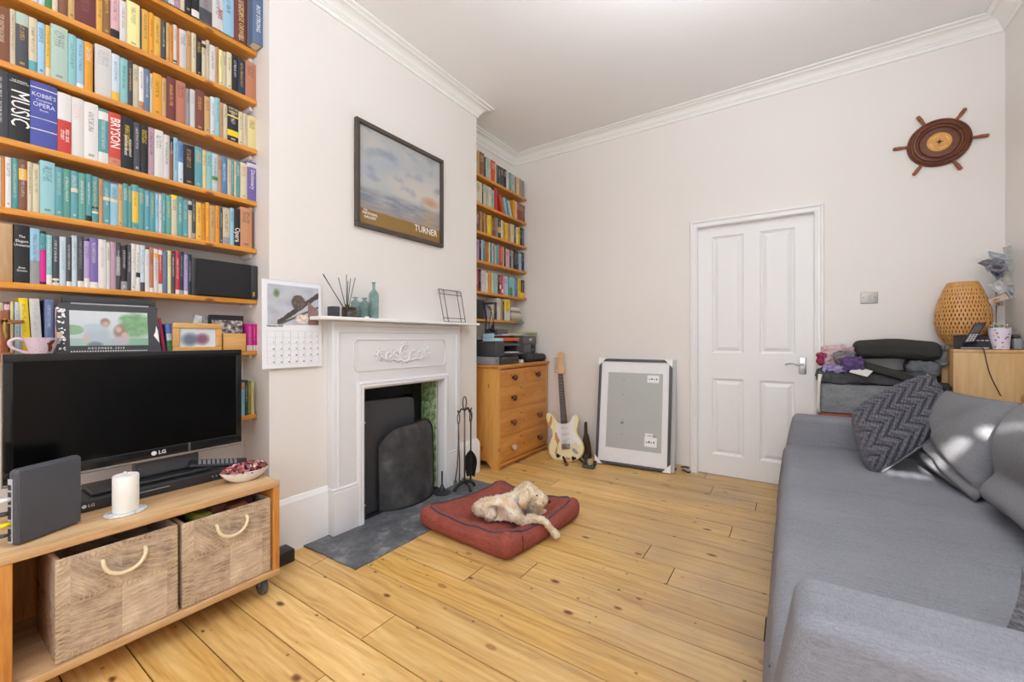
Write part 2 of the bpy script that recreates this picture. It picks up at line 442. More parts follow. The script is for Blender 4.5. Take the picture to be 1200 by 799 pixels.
# light switch
sw = thing('light_switch', 'square metal light switch plate with one rocker on the back wall', 'light switch', at(1018.5, 350, Y=YB))
c = at(1018.5, 349.5, Y=YB)
bm = NB(); rbox(bm, (c.x - .044, YB - .006, c.z - .034), (c.x + .044, YB, c.z + .042), .003); obj('plate', bm, plain('satin_steel', 'a6a4a0', .4, .7), sw, SM)
bm = NB(); rbox(bm, (c.x - .010, YB - .011, c.z - .008), (c.x + .010, YB - .005, c.z + .022), .002); obj('rocker', bm, plain('pale_plastic', 'c8c4c4', .4), sw, SM)
bm = NB()
for s in (-1, 1): lathe(bm, [(.0035, 0), (.0035, .0015), (0, .002)], fr((c.x + s * .028, YB - .006, c.z + .006), (1, 0, 0), (0, 0, 1)), 10)
obj('screw', bm, plain('dark_screw', '55504a', .5, .5), sw)
# ------------------------------------------------------------------ hearth and fireplace
def slate_mat():
    t = NT('slate'); c = t.coord()
    n = t.noise(c, 6, 6, .65); n2 = t.noise(c, 40, 4, .7)
    f = t.math('ADD', t.math('MULTIPLY', n, .7), t.math('MULTIPLY', n2, .3))
    t.bump(f, .35, .01)
    return t.fin(t.ramp(f, [(.34, '44474c'), (.52, '66696e'), (.68, '9a9a9a')]), .6)
m_slate = slate_mat()
bm = NB()
n = 40
edge = [(-2.12, 1.20), (-1.70, 1.212), (-1.70, 2.49), (-2.12, 2.49)]
pl = []
for i in range(4):
    a, b = V(edge[i]), V(edge[(i+1) % 4])
    for k in range(n):
        p = a.lerp(b, k / n); j = .006 * (noise.noise(V((p.x * 14, p.y * 14, 3))))
        pl.append((p.x + (j if i != 3 else 0), p.y + j))
prism(bm, pl, 0.0, .008, bev=.002)
hearth = thing('hearth', 'dark grey slate hearth slab in the floor before the fireplace', 'hearth', (-1.9, 1.85, 0))
hearth['kind'] = 'structure'
obj('slab', bm, m_slate, hearth)
XS = -2.085   # front face of the surround
m_iron = plain('painted_cast_iron', 'e4e4e6', .38, var=.012, vs=5, spec=.45)
fp = thing('fireplace', 'white painted cast iron fireplace surround with scrolled frieze and green tiled cheek', 'fireplace', (XS, 1.87, .008))
SY0, SY1, SZ = 1.345, 2.40, 1.165
bm = NB(); e = .035
IY0, IY1, IZ = OY0 - e, OY1 + e, OZ + e
z0 = .008
rbox(bm, (XC, SY0, z0), (XS, IY0, SZ), .004, 2); rbox(bm, (XC, IY1, z0), (XS, SY1, SZ), .004, 2); rbox(bm, (XC, IY0 - .004, IZ), (XS, IY1 + .004, SZ), .004, 2)
# raised rim round the opening
def ring_rect(bm, y0, y1, z0, z1, prof, X, open_bottom=True, mi=0):
    "profile (inset, height off X) run round a rectangle on the chimney face"
    prev = None; first = None
    P4 = lambda ins: ((y0 + ins, z0 + (0 if open_bottom else ins)), (y0 + ins, z1 - ins), (y1 - ins, z1 - ins), (y1 - ins, z0 + (0 if open_bottom else ins)))
    for ins, h in prof:
        ring = [bm.verts.new((X + h, y, z)) for y, z in P4(ins)]
        if prev:
            for k in range(3 if open_bottom else 4): face(bm, (prev[k], ring[k], ring[(k+1) % 4], prev[(k+1) % 4]), mi)
        prev = ring
ring_rect(bm, IY0 - .012, IY1 + .012, z0, IZ + .012, [(0, 0), (.002, .012), (.010, .018), (.020, .014), (.030, .018), (.042, .010), (.047, -.01), (.047, -.06)], XS)
# sunk outer line and pilaster panels
ring_rect(bm, SY0 + .028, SY1 - .040, .262, SZ - .030, [(0, 0), (.002, .006), (.008, .006), (.012, 0)], XS, True)
# plinth blocks
for ya, yb in ((SY0 - .006, IY0 - .008), (IY1 + .008, SY1 + .006)):
    rbox(bm, (XC, ya, z0), (XS + .014, yb, .245), .003); rbox(bm, (XC, ya, .245), (XS + .008, yb, .262), .006)
# bed mould under the shelf
rbox(bm, (XC, SY0 - .004, SZ - .004), (XS + .010, SY1 + .004, SZ + .0245), .008)
obj('surround', bm, m_iron, fp, SM)
# frieze panel
bm = NB(); FY0, FY1 = at(414.5, 417, X=XS).y, at(521.5, 417, X=XS).y; FZ0, FZ1 = .900, 1.085
pts = [(FY0 + .02, FZ0), (FY1 - .02, FZ0), (FY1 - .02, FZ0 + .01), (FY1, FZ0 + .02), (FY1, FZ1 - .02), (FY1 - .01, FZ1 - .02), (FY1 - .02, FZ1), (FY0 + .02, FZ1), (FY0 + .02, FZ1 - .01), (FY0, FZ1 - .02), (FY0, FZ0 + .02), (FY0 + .01, FZ0 + .02)]
tube(bm, [(XS + .001, a, b) for a, b in pts], .0045, 6, closed=True)
obj('frieze_border', bm, m_iron, fp, True)
bm = NB(); fc = V((XS + .002, (FY0 + FY1) / 2, .995))
def curl(cy, cz, r, a0, turns, s=1, th=.006):
    L = []
    for k in range(22):
        q = k / 21; a = a0 + s * turns * 2 * PI * q; rr = r * (1 - .8 * q)
        L.append((XS + .003, cy + rr * math.cos(a), cz + rr * math.sin(a)))
    tube(bm, L, [th * (1 - .4 * k / 21) for k in range(22)], 6)
def blob(y, z, ry, rz, a=0, h=.008):
    M = Matrix.Translation((XS, y, z)) @ Matrix.Rotation(a, 4, 'X') @ Matrix.Diagonal((h, ry, rz, 1))
    bmesh.ops.create_icosphere(bm, subdivisions=2, radius=1, matrix=M)
oval = [(XS + .003, fc.y + .042 * math.cos(a) * (1 - .12 * math.sin(a)), fc.z + .055 * math.sin(a)) for a in [2 * PI * k / 28 for k in range(28)]]
tube(bm, oval, .007, 6, closed=True)
for k in range(5): blob(fc.y, fc.z - .03 + k * .017, .008 + .004 * (2 - abs(k - 2)), .009)
for s in (-1, 1):
    for k in range(4): blob(fc.y + s * (.012 + .004 * (k % 2)), fc.z - .028 + k * .02, .010, .005, s * .6)
    curl(fc.y + s * .075, fc.z - .005, .024, PI if s > 0 else 0, 1.2, -s)
    curl(fc.y + s * .125, fc.z - .012, .030, -PI / 2, 1.3, s)
    tube(bm, [(XS + .003, fc.y + s * a, fc.z + b) for a, b in ((.03, -.045), (.06, -.05), (.09, -.035), (.13, -.043), (.165, -.03), (.19, -.01))], .006, 6)
    curl(fc.y + s * .185, fc.z + .0, .036, -PI / 2, 1.1, s, .007)
    for k in range(7):
        a = k * 2 * PI / 7; blob(fc.y + s * .190 + .018 * math.cos(a), fc.z + .004 + .02 * math.sin(a), .012, .006, a, .010)
    blob(fc.y + s * .19, fc.z + .004, .009, .009, 0, .012)
    for a, b in ((.225, .02), (.232, -.006), (.222, -.028), (.155, .022), (.10, .026), (.205, .036), (.18, .044)): blob(fc.y + s * a, fc.z + b, .008, .006, s, .007)
    blob(fc.y + s * .02, fc.z + .062, .012, .008, -s * .7); blob(fc.y + s * .02, fc.z - .062, .010, .007, s * .7)
blob(fc.y, fc.z + .068, .010, .014)
obj('frieze_scrollwork', bm, m_iron, fp, True, label='raised leaf scrolls round an oval cartouche')
# mantelshelf
bm = NB(); rbox(bm, (XC, 1.232, 1.190), (-2.0, 2.535, 1.209), .005, 2); obj('mantelshelf', bm, m_white, fp, SM)
# fire chamber
def tile_mat():
    t = NT('green_relief_tile'); c = t.coord('Object', (1, 1, 1))
    n = t.noise(c, 26, 3, .6); v = t.n('ShaderNodeTexVoronoi'); t.l(t.coord('Object', (22, 22, 22)), v.inputs['Vector']); v.feature = 'DISTANCE_TO_EDGE'
    f = t.math('ADD', n, t.math('MULTIPLY', t.math('LESS_THAN', v.outputs['Distance'], .09), .22))
    t.bump(f, .5, .01)
    return t.fin(t.ramp(f, [(.3, '35521f'), (.5, '6f944c'), (.68, 'a0bc80'), (.82, 'dfe8cc')]), .2)
m_black = plain('blackened_iron', '1f1f20', .55, .3, bump=.2, bs=80)
bm = NB()
XB = -2.395
box(bm, XB, XB + .01, OY0, OY1, .008, OZ); box(bm, XB, XC - .02, OY0, OY0 + .012, .008, OZ)
box(bm, XB, XC - .02, OY0, OY1, OZ - .012, OZ); box(bm, XB, -2.305, OY1 - .09, OY1, .008, OZ); box(bm, XB, XC + .03, OY0, OY1, .001, .0082)
box(bm, -2.33, -2.31, OY0 + .012, OY0 + .10, .008, OZ - .012); box(bm, -2.33, -2.31, OY0 + .1, OY1 - .09, .69, OZ - .012)
obj('firebox', bm, m_black, fp)
for k in range(5):
    bm = NB(); h = .1536
    rbox(bm, (-2.30, OY1 - .008, .010 + k * h), (-2.150, OY1, .010 + (k + 1) * h - .002), .002)
    obj('tile', bm, tile_mat() if k == 0 else bpy.data.materials['green_relief_tile'], fp, SM, label=None)
bm = NB(); box(bm, -2.31, XC, OY1 - .009, OY1 - .0, .008, .0105)
obj('tile_bed', bm, m_black, fp)
# the loose board in the opening
bd = thing('fireboard', 'flat black metal board standing inside the fireplace opening', 'fire board', (-2.16, 1.8, .01))
pts = [(0, 0), (.415, 0), (.415, .60), (.410, .63), (.392, .645), (.36, .652), (.012, .664), (0, .655)]
bm = NB(); M = fr((-2.172, 1.592, .010), (.0, 1, 0), (0, 0, 1)) @ Matrix.Diagonal((1, 1.05, 1, 1)); prism(bm, pts, 0, .012, M, bev=.003)
obj('board', bm, plain('grey_black_sheet', '4c4d51', .42, .4, var=.1, vs=6), bd)
bm = NB()
for z in (.04, .52): lathe(bm, [(.006, 0), (.006, .003), (0, .005)], M @ T(.012, z + .02, .012), 10)
obj('rivet', bm, plain('pale_rivet', 'd8d4cc', .5), bd)
# curved fire guard
gd = thing('fire_guard', 'curved black mesh fire guard with rounded top standing on the hearth', 'fire guard', (-2.05, 1.9, .008))
gy0, gy1 = 1.69, 2.165
def gpt(u, w, o=0):
    "u across 0..1, w up 0..1: bowed out towards the room, rounded top"
    half = abs(2 * u - 1); top = .50 * (1 - .20 * max(0, (half - .45) / .55) ** 2.2) + .03 * u
    bow = .105 * (1 - half ** 2.4)
    z = .012 + top * w
    lean = .05 * w * w * (bow / .105 + .2)
    return V((-2.138 + bow - lean + o, gy0 + (gy1 - gy0) * u, z))
bm = NB(); nu, nv = 36, 20
for o in (0, -.004):
    vs = [[bm.verts.new(gpt(i / nu, j / nv, o)) for j in range(nv + 1)] for i in range(nu + 1)]
    for i in range(nu):
        for j in range(nv): face(bm, (vs[i][j], vs[i+1][j], vs[i+1][j+1], vs[i][j+1]))
def mesh_mat():
    t = NT('fine_black_mesh'); c = t.coord('Object', (400, 400, 400))
    n = t.noise(t.coord(), 7, 4, .6); w = t.noise(c, 1, 1)
    t.bump(w, .3, .003)
    f = t.math('ADD', t.math('MULTIPLY', n, .8), t.math('MULTIPLY', w, .2))
    return t.fin(t.ramp(f, [(.38, '2e2e30'), (.56, '48484a'), (.7, '6c6b69')]), .6, .2)
obj('mesh_panel', bm, mesh_mat(), gd, True)
bm = NB()
rim = [gpt(0, w / 10) for w in range(10)] + [gpt(k / 40, 1) for k in range(41)] + [gpt(1, 1 - w / 10) for w in range(1, 11)]
tube(bm, [p + V((.002, 0, 0)) for p in rim], .005, 8); tube(bm, [gpt(k / 40, 0) + V((.002, 0, .0)) for k in range(41)], .006, 8)
obj('rim', bm, m_black, gd, True)
# companion set
m_steel = plain('worn_wrought_iron', '6a6762', .45, .7, var=.15, vs=30)
cs = thing('fireside_tool_stand', 'wrought iron companion stand on arched feet holding fireside tools', 'fire tool stand', (-1.98, 2.37, .008))
bq_ = at(544.5, 571.5, Z=.02); bx, by = bq_.x, bq_.y
m_dkst = plain('dark_wrought_iron', '3c3b3a', .5, .6, var=.15, vs=30)
for s in (0, 1):
    bm = NB(); L = []
    for k in range(13):
        a = PI * k / 12; q = .085 * math.cos(a)
        L.append((bx + (q * .35 if s else -q * .8) , by + (q if not s else q * .3), .014 + .045 * math.sin(a)))
    if s == 0:
        L = [(bx + (.085 * math.cos(PI * k / 12)) * .25 , by + .085 * math.cos(PI * k / 12) * 1.0, .014 + .05 * math.sin(PI * k / 12)) for k in range(13)]
    else: L = [(bx + .07 * math.cos(PI * k / 12), by - .02 * math.cos(PI * k / 12), .014 + .05 * math.sin(PI * k / 12)) for k in range(13)]
    tube(bm, L, .012, 8, flat=.6); obj('foot', bm, m_dkst, cs, True)
bm = NB(); tube(bm, [(bx, by, .05), (bx, by, .585)], .006, 10)
obj('stem', bm, m_steel, cs, True)
bm = NB(); tube(bm, [(bx, by, .585)] + [(bx, by + .020 * math.sin(2 * PI * k / 14) * (1 if 1 else 0), .585 + .045 - .045 * math.cos(2 * PI * k / 14)) for k in range(1, 14)] + [(bx, by, .585)], .0045, 8)
obj('ring_handle', bm, m_steel, cs, True)
for s in (-1, 1):
    bm = NB(); tube(bm, spline([(bx, by, .575), (bx + .0, by + s * .035, .59), (bx + .0, by + s * .062, .565), (bx + .002, by + s * .075, .585)], 5, False), .005, 8); obj('hook', bm, m_dkst, cs, True)
bm = NB(); tube(bm, spline([(bx, by, .575), (bx + .03, by, .59), (bx + .052, by - .004, .565), (bx + .062, by - .006, .585)], 5, False), .005, 8); obj('hook', bm, m_dkst, cs, True)
def loop_top(bm, x, y, z, w=.012, h=.07):
    tube(bm, [(x, y + w * math.sin(2 * PI * k / 16), z - h / 2 + h / 2 * math.cos(2 * PI * k / 16)) for k in range(16)], .004, 8, closed=True)
tx, ty = bx + .004, by + .066      # shovel
sh = thing('fireside_shovel', 'small iron hearth shovel with scoop, hanging at the right of the stand', 'fire shovel', (tx, ty, .1), 'fireside tools')
bm = NB(); loop_top(bm, tx, ty, .560); tube(bm, [(tx, ty, .49), (tx, ty, .27)], .005, 8); obj('handle', bm, m_steel, sh, True)
bm = NB(); lay2 = []
def shp_(dep_, acr_, z_): return (tx - FWD[0] * dep_ + RGT[0] * acr_, ty - FWD[1] * dep_ + RGT[1] * acr_, z_)
for o in (0, .004):
    vs = [[bm.verts.new(shp_(.012 + o - .03 * (1 - (2*i/12-1)**2) + .02 * (j/10), (2*i/12-1) * (.028 + .018 * min(1, j / 5)) * (1 - max(0, (j / 10 - .55) / .47) ** 2.4), .085 + .20 * j / 10)) for j in range(11)] for i in range(13)]
    lay2.append(vs)
    for i in range(12):
        for j in range(10): face(bm, (vs[i][j], vs[i+1][j], vs[i+1][j+1], vs[i][j+1]))
obj('scoop', bm, m_dkst, sh, True)
tx, ty = bx - .0, by - .066
pk = thing('fireside_tongs', 'thin iron fire tongs with claw ends hanging left on the stand', 'fire tongs', (tx, ty, .1), 'fireside tools')
bm = NB(); loop_top(bm, tx, ty, .560)
tube(bm, [(tx, ty, .49), (tx + .01, ty - .01, .38)], .005, 8)
tube(bm, [(tx + .01, ty - .01, .38), (tx + .02, ty - .035, .20), (tx + .02, ty - .055, .115)], .0045, 8)
for k in (-1, 0, 1): tube(bm, [(tx + .02, ty - .055, .118), (tx + .02, ty - .058 + k * .012, .105), (tx + .024, ty - .058 + k * .012, .090)], .0035, 6)
obj('arm', bm, m_steel, pk, True)
bm = NB(); tube(bm, [(tx + .01, ty - .01, .38), (tx + .005, ty + .006, .22), (tx + .005, ty + .004, .085)], .0045, 8); obj('arm', bm, m_steel, pk, True)
tx, ty = bx + .062, by - .008
po = thing('fireside_poker', 'slim straight iron poker hanging at the front of the stand', 'poker', (tx, ty, .1), 'fireside tools')
bm = NB(); loop_top(bm, tx, ty, .560, .009, .06); tube(bm, [(tx, ty, .50), (tx, ty, .24), (tx, ty, .10), (tx, ty, .09)], [.004, .004, .007, .003], 8); obj('shaft', bm, m_dkst, po, True)
# small iron stand
ds = thing('iron_snuffer', 'small black iron rod on a cone and round base, on the hearth', 'iron stand', (-2.03, 2.17, .008))
q = at(518, 577, Z=.01)
bm = NB(); lathe(bm, [(.062, 0), (.064, .006), (.055, .012), (.022, .018), (.019, .03), (.010, .055), (.0065, .062), (.0065, .148), (.004, .152)], T(q.x, q.y, .008), 28)
obj('stand_body', bm, plain('black_iron_satin', '38393b', .45, .4), ds, SM)
ds.location = (q.x, q.y, .008); WLOC[ds.name] = V(ds.location); bpy.data.objects['stand_body'].location = (0, 0, 0)
# ------------------------------------------------------------------ things on the walls
m_blackplastic = plain('black_plastic', '222326', .4, var=.08)
m_whiteprint = plain('white_print', 'f2f0ea', .6); m_darkprint = plain('dark_print', '2b2b30', .6)
def fb(x, y, s=1, o=4, ox=0): # fractal noise 0..1
    v = 0; a = .5
    for k in range(o): v += a * noise.noise(V((x * s, y * s, ox + k * 7.3))); a *= .5; s *= 2
    return v + .5
Y0, Y1, Z0, Z1 = 1.514, 2.250, 1.756, 2.396
po = thing('poster', 'dark framed art exhibition poster with misty sea and brown band, on chimney breast', 'poster', (XC, 1.88, 1.756))
m_pframe = plain('dark_brown_frame', '4b4139', .45, var=.08)
bm = NB(); w = .026
for a in ((Y0, Y1, Z1 - w, Z1), (Y0, Y1, Z0, Z0 + w), (Y0, Y0 + w, Z0 + w, Z1 - w), (Y1 - w, Y1, Z0 + w, Z1 - w)):
    rbox(bm, (XC + .001, a[0], a[2]), (XC + .028, a[1], a[3]), .003)
obj('frame', bm, m_pframe, po, SM)
def sea(u, v):
    if v < .155: return mixc(hx('8a6a36'), hx('94733e'), fb(u * 2, v * 4))
    h = (v - .155) / .845
    sky = mixc(hx('b9b8b4'), hx('a9b0b8'), fb(u * 2, h * 2, 2, 4, 3) * 1.6 - .3)
    sky = mixc(sky, hx('cfc6ba'), max(0, 1 - ((u - .85) ** 2 * 3 + (h - .42) ** 2 * 9)) * .8)
    sky = mixc(sky, hx('8d97a4'), max(0, fb(u * 2.5, h * 3, 2, 4, 9) - .55) * 2)
    hz = .30 - .06 * 0
    if h < hz:
        sea_ = mixc(hx('a4a3a4'), hx('7e8590'), fb(u * 3, h * 12, 2, 4, 5) * 1.5 - .2)
        sea_ = mixc(sea_, hx('b89878'), max(0, 1 - abs(u - .86) * 5) * .7 * (1 - h))
        sea_ = mixc(sea_, hx('a58c78'), max(0, .14 - h) * 3.5)
        t = min(1, (hz - h) * 12); return mixc(sky, sea_, t)
    return mixc(sky, hx('b98e74'), max(0, 1 - ((u - .86) ** 2 * 40 + (h - .36) ** 2 * 120)) * .8)
bm = NB(); picture(bm, Y1 - Y0 - 2 * w, Z1 - Z0 - 2 * w, sea, 90, 80, fr((XC + .012, Y0 + w, Z0 + w), (0, 1, 0), (0, 0, 1)))
obj('print', bm, vcol('glazed_print', .25), po)
text('TURNER', .062, fr((XC + .0125, 2.087, 1.845), (0, 1, 0), (0, 0, 1)), m_whiteprint, po, 'title_lettering', sx=.92)
text('THE', .015, fr((XC + .0125, 1.585, 1.866), (0, 1, 0), (0, 0, 1)), m_whiteprint, po, 'small_lettering')
text('NATIONAL\nGALLERY', .022, fr((XC + .0125, 1.62, 1.838), (0, 1, 0), (0, 0, 1)), m_whiteprint, po, 'small_lettering')
# wall calendar
X = XC + .012
Y0, Y1, Z0, Z1 = at(306.5, 400, X=X).y, at(376, 400, X=X).y, at(376, 428.5, X=X).z, at(376, 334, X=X).z
ca = thing('wall_calendar', 'white paper wall calendar with twig and bird photo, hung beside the mantelshelf', 'calendar', (X, (Y0 + Y1) / 2, Z0))
bm = NB()
def cal(u, v): return V((X + .002 + .006 * (1 - v), Y0 + (Y1 - Y0) * u, Z0 + (Z1 - Z0) * v))
for o in (0, -.002):
    vs = [[bm.verts.new(cal(i / 12, j / 12) + V((o, 0, 0))) for j in range(13)] for i in range(13)]
    for i in range(12):
        for j in range(12): face(bm, (vs[i][j], vs[i+1][j], vs[i+1][j+1], vs[i][j+1]))
obj('page', bm, plain('white_paper', 'eceef2', .7, var=.01), ca, True)
W, H = Y1 - Y0, Z1 - Z0
def calpic(u, v):
    c = mixc(hx('c9cdd6'), hx('a9adb6'), fb(u * 2, v * 2, 2))
    c = mixc(c, hx('5f7a52'), max(0, 1 - ((u - .16) ** 2 * 200 + (v - .78) ** 2 * 60)))
    d = abs((v - .05) - (u - .2) * .95); c = mixc(c, hx('4b4440'), (1 if d < .06 + .03 * fb(u * 9, v * 9) else 0) * (u > .18))
    d2 = abs((v + .1) - (u - .05) * .62); c = mixc(c, hx('5d524c'), 1 if d2 < .03 and u > .2 else 0)
    e = ((u - .58) / .14) ** 2 + ((v - .58) / .2) ** 2
    if e < 1: c = mixc(hx('8b7a70'), hx('40383a'), fb(u * 30, v * 12))
    if u > .78 and v < .62 - (u - .78): c = mixc(hx('7f5f58'), hx('9a7d74'), fb(u * 4, v * 4))
    if ((u - .66) / .13) ** 2 + ((v - .16) / .12) ** 2 < 1: c = mixc(hx('e8e2dc'), hx('b9704c'), max(0, fb(u * 6, v * 6, 2) * 1.6 - .6))
    return c
bm = NB(); picture(bm, W * .86, H * .45, calpic, 60, 50, fr(cal(.08, .50) + V((.0025, 0, 0)), cal(.94, .47) - cal(.08, .47), (0, 0, 1))); obj('photo', bm, vcol(), ca)
M0 = fr(cal(.07, .05) + V((.0025, 0, 0)), cal(.95, .05) - cal(.07, .05), cal(.07, .45) - cal(.07, .05))
bm = NB(); cw, chh = W * .125, H * .075
for i in range(8): box(bm, i * cw - .0003, i * cw + .0003, 0, chh * 5, 0, .0004, M=M0)
for j in range(6): box(bm, 0, cw * 7, j * chh - .0003, j * chh + .0003, 0, .0004, M=M0)
obj('date_grid', bm, plain('grey_rule', 'a9adb8', .7), ca)
text('February 2020', .013, M0 @ T(.0, H * .43, 0), m_darkprint, ca, 'month_lettering', 'LEFT')
nums = ''
for j in range(5):
    row = [str(n) if 0 < n < 30 else '' for n in [j * 7 - 4 + i for i in range(7)]]
    for i, s in enumerate(row):
        if s: text(s, .009, M0 @ T(cw * (i + .8), chh * (4.25 - j), 0), m_darkprint, ca, 'date_lettering')
bm = NB()
for k in range(26):
    c = cal((k + .5) / 26, 1); tube(bm, [(c.x + .004 * math.cos(a), c.y, c.z + .004 * math.sin(a)) for a in [2 * PI * q / 8 for q in range(8)]], .0008, 4, closed=True)
tube(bm, [cal(.42, 1) + V((.003, 0, 0)), cal(.46, 1.0) + V((.003, 0, .012)), cal(.5, 1.0) + V((.003, 0, .014)), cal(.54, 1.) + V((.003, 0, .012)), cal(.58, 1) + V((.003, 0, 0))], .001, 5)
obj('wire_binding', bm, plain('white_wire', 'd8d8d8', .4), ca)
# ship's wheel
wc = V((.765, YB, 2.312))
wh = thing('ships_wheel', 'brown wooden ships wheel plaque with six spokes and inlaid compass rose', 'wheel plaque', wc)
Mw = fr(wc, (1, 0, 0), (0, 0, 1)) @ Matrix.Rotation(math.radians(-3), 4, 'Z')
m_mah = wood('dark_mahogany', '4a2414', '7a4228', 'X', 3, False, .3); m_spoke = wood('mahogany_spoke', '7a4226', '9c5c38', 'X', 3, False, .35)
bm = NB(); lathe(bm, [(.146, 0), (.147, .012), (.142, .022), (.135, .026), (.130, .021), (.124, .021), (.118, .030), (.111, .031), (.104, .022), (.098, .0215), (.094, .027), (.088, .018), (.0, .018)], Mw, 64)
obj('rim', bm, m_mah, wh, SM)
bm = NB(); lathe(bm, [(.0575, .018), (.0575, .022), (.055, .024), (0, .024)], Mw, 48); obj('inlay_disc', bm, wood('honey_inlay', 'c98a40', 'dfa658', 'X', 4, False, .35), wh, SM)
bm = NB()
for k in range(8):
    a = k * PI / 4; L = .022 if k % 2 == 0 else .014; p = [(0, 0), (.0045 * math.cos(a + .8), .0045 * math.sin(a + .8)), (L * math.cos(a), L * math.sin(a)), (.0045 * math.cos(a - .8), .0045 * math.sin(a - .8))]
    prism(bm, [p[0], p[3], p[2], p[1]], .024, .0252, Mw)
obj('compass_rose', bm, m_mah, wh)
bm = NB()
for q in range(4):
    a = q * PI / 2 + .2
    for j in range(5):
        b = a + j * .16; lathe(bm, [(.004, .024), (.004, .0252), (0, .0254)], Mw @ T(.040 * math.cos(b), .040 * math.sin(b), 0), 6)
obj('inlay_marks', bm, plain('pale_inlay', 'e8c078', .4), wh)
for k in range(6):
    a = math.radians(60 * k)
    bm = NB(); Ms = Mw @ Matrix.Rotation(a, 4, 'Z') @ T(.138, 0, .012) @ Matrix.Rotation(PI / 2, 4, 'Y')
    lathe(bm, [(.007, 0), (.008, .012), (.010, .016), (.008, .020), (.011, .045), (.0095, .060), (.011, .068), (.007, .075), (0, .077)], Ms, 14)
    obj('spoke', bm, m_spoke, wh, SM)
# ------------------------------------------------------------------ on the mantelshelf
MZ = 1.2095
m_reed = plain('black_reed', '2e2a28', .7)
q = at(406, 371, X=-2.07); cy = at(391, 370, X=-2.075).y
df = thing('reed_diffuser', 'square brown glass reed diffuser with seven black reeds', 'diffuser', (-2.07, q.y + .035, MZ))
dy = at(409, 370, X=-2.07).y
bm = NB(); rbox(bm, (-2.098, dy - .030, MZ), (-2.042, dy + .030, MZ + .058), .004); 
tube(bm, [(-2.07, dy - .014, MZ + .056), (-2.07, dy - .014, MZ + .072)], .010, 16)
m_brownglass = plain('dark_brown_glass', '3a2c20', .12, var=.1); obj('jar', bm, m_brownglass, df, SM)
bm = NB(); box(bm, -2.0415, -2.0405, dy - .022, dy + .024, MZ + .012, MZ + .040); obj('label_plate', bm, plain('gold_black_label', '5a4a30', .5), df)
bm = NB()
top = [(at(377, 321, X=-2.07), 0), (at(379.5, 322, X=-2.07), 0), (at(397.5, 325, X=-2.07), 0), (at(404.5, 322, X=-2.07), 0), (at(408, 329, X=-2.07), 0), (at(412, 326, X=-2.07), 0), (at(415, 325.5, X=-2.07), 0)]
b0 = V((-2.07, dy - .014, MZ + .03))
for i, (p, _) in enumerate(top): tube(bm, [b0 + V((.003 * math.sin(i), .002 * (i - 3), 0)), p + V((.012 * math.cos(i * 2), 0, 0))], .0020, 6)
obj('reeds', bm, m_reed, df)
cb = thing('candle_box', 'small dark slate cube with pale edge left of the diffuser', 'box', (-2.07, cy, MZ))
bm = NB(); rbox(bm, (-2.095, cy - .026, MZ), (-2.045, cy + .018, MZ + .056), .003); obj('body', bm, plain('slate_cube', '3c3e44', .5), cb, SM)
bm = NB(); rbox(bm, (-2.094, cy + .0182, MZ), (-2.046, cy + .026, MZ + .054), .002); obj('side_strip', bm, plain('silver_edge', 'b9b6b2', .35, .3), cb, SM)
def bottle_glass():
    t = NT('sea_green_glass'); t.b.inputs['Transmission Weight'].default_value = .85; t.b.inputs['IOR'].default_value = 1.2
    n = t.noise(t.coord(), 30, 3)
    return t.fin(t.ramp(n, [(.35, 'b4d8d6'), (.65, 'dcefee')]), .06)
m_seaglass = bottle_glass()
def bottle(px, prof, label):
    p = at(px, 371, X=-2.065); o = thing('glass_bottle', label, 'bottle', (p.x, p.y, MZ), 'green glass bottles on the mantelshelf')
    inner = [(max(r - .003, .0), z + (.004 if i == 0 else 0)) for i, (r, z) in enumerate(prof)][::-1]
    bm = NB(); lathe(bm, prof + inner, T(p.x, p.y, MZ), 32); obj('body', bm, m_seaglass, o, SM)
    bm = NB(); zt = prof[-1][1]; r = prof[-1][0]
    tube(bm, [(p.x + r * math.cos(a), p.y + r * math.sin(a), MZ + zt) for a in [2 * PI * k / 20 for k in range(20)]], .0028, 8, closed=True); obj('lip', bm, m_seaglass, o, True)
small = [(.022, 0), (.0245, .004), (.025, .08), (.0235, .090), (.014, .098), (.010, .102), (.010, .113), (.014, .115)]
bottle(416.5, small, 'left of two short green glass bottles with narrow flared neck')
bottle(427.0, small, 'short green glass bottle standing between its twin and the tall bottle')
bottle(438.0, [(.025, 0), (.0285, .004), (.029, .135), (.027, .150), (.016, .166), (.0095, .174), (.0085, .212), (.0105, .214)], 'tall slender green glass bottle with long neck on the mantelshelf')
bm = NB(); p = at(430, 372, X=-2.02); lathe(bm, [(.012, 0), (.013, .003), (.012, .008), (0, .009)], T(p.x, p.y, MZ), 18)
tag(obj('tealight', bm, plain('white_wax', 'e8e6e0', .5), None, SM), 'tiny white tealight before the green bottles', 'tealight')
for pa, rr, lb in (((417), (.034, .016, .009), 'flat dark grey pebble lying before the short bottles'), ((407 + 3), (.018, .014, .016), 'knobbly black stone beside the diffuser')):
    p = at(pa, 371, X=-2.025); bm = NB(); bmesh.ops.create_icosphere(bm, subdivisions=3, radius=1, matrix=T(p.x, p.y, MZ + rr[2] * .93) @ Matrix.Diagonal((rr[1], rr[0], rr[2], 1)))
    for v in bm.verts: v.co += v.normal * .002 * noise.noise(v.co * 60)
    tag(obj('stone', bm, plain('dark_pebble', '4a4c52', .5), None, True), lb, 'stone')
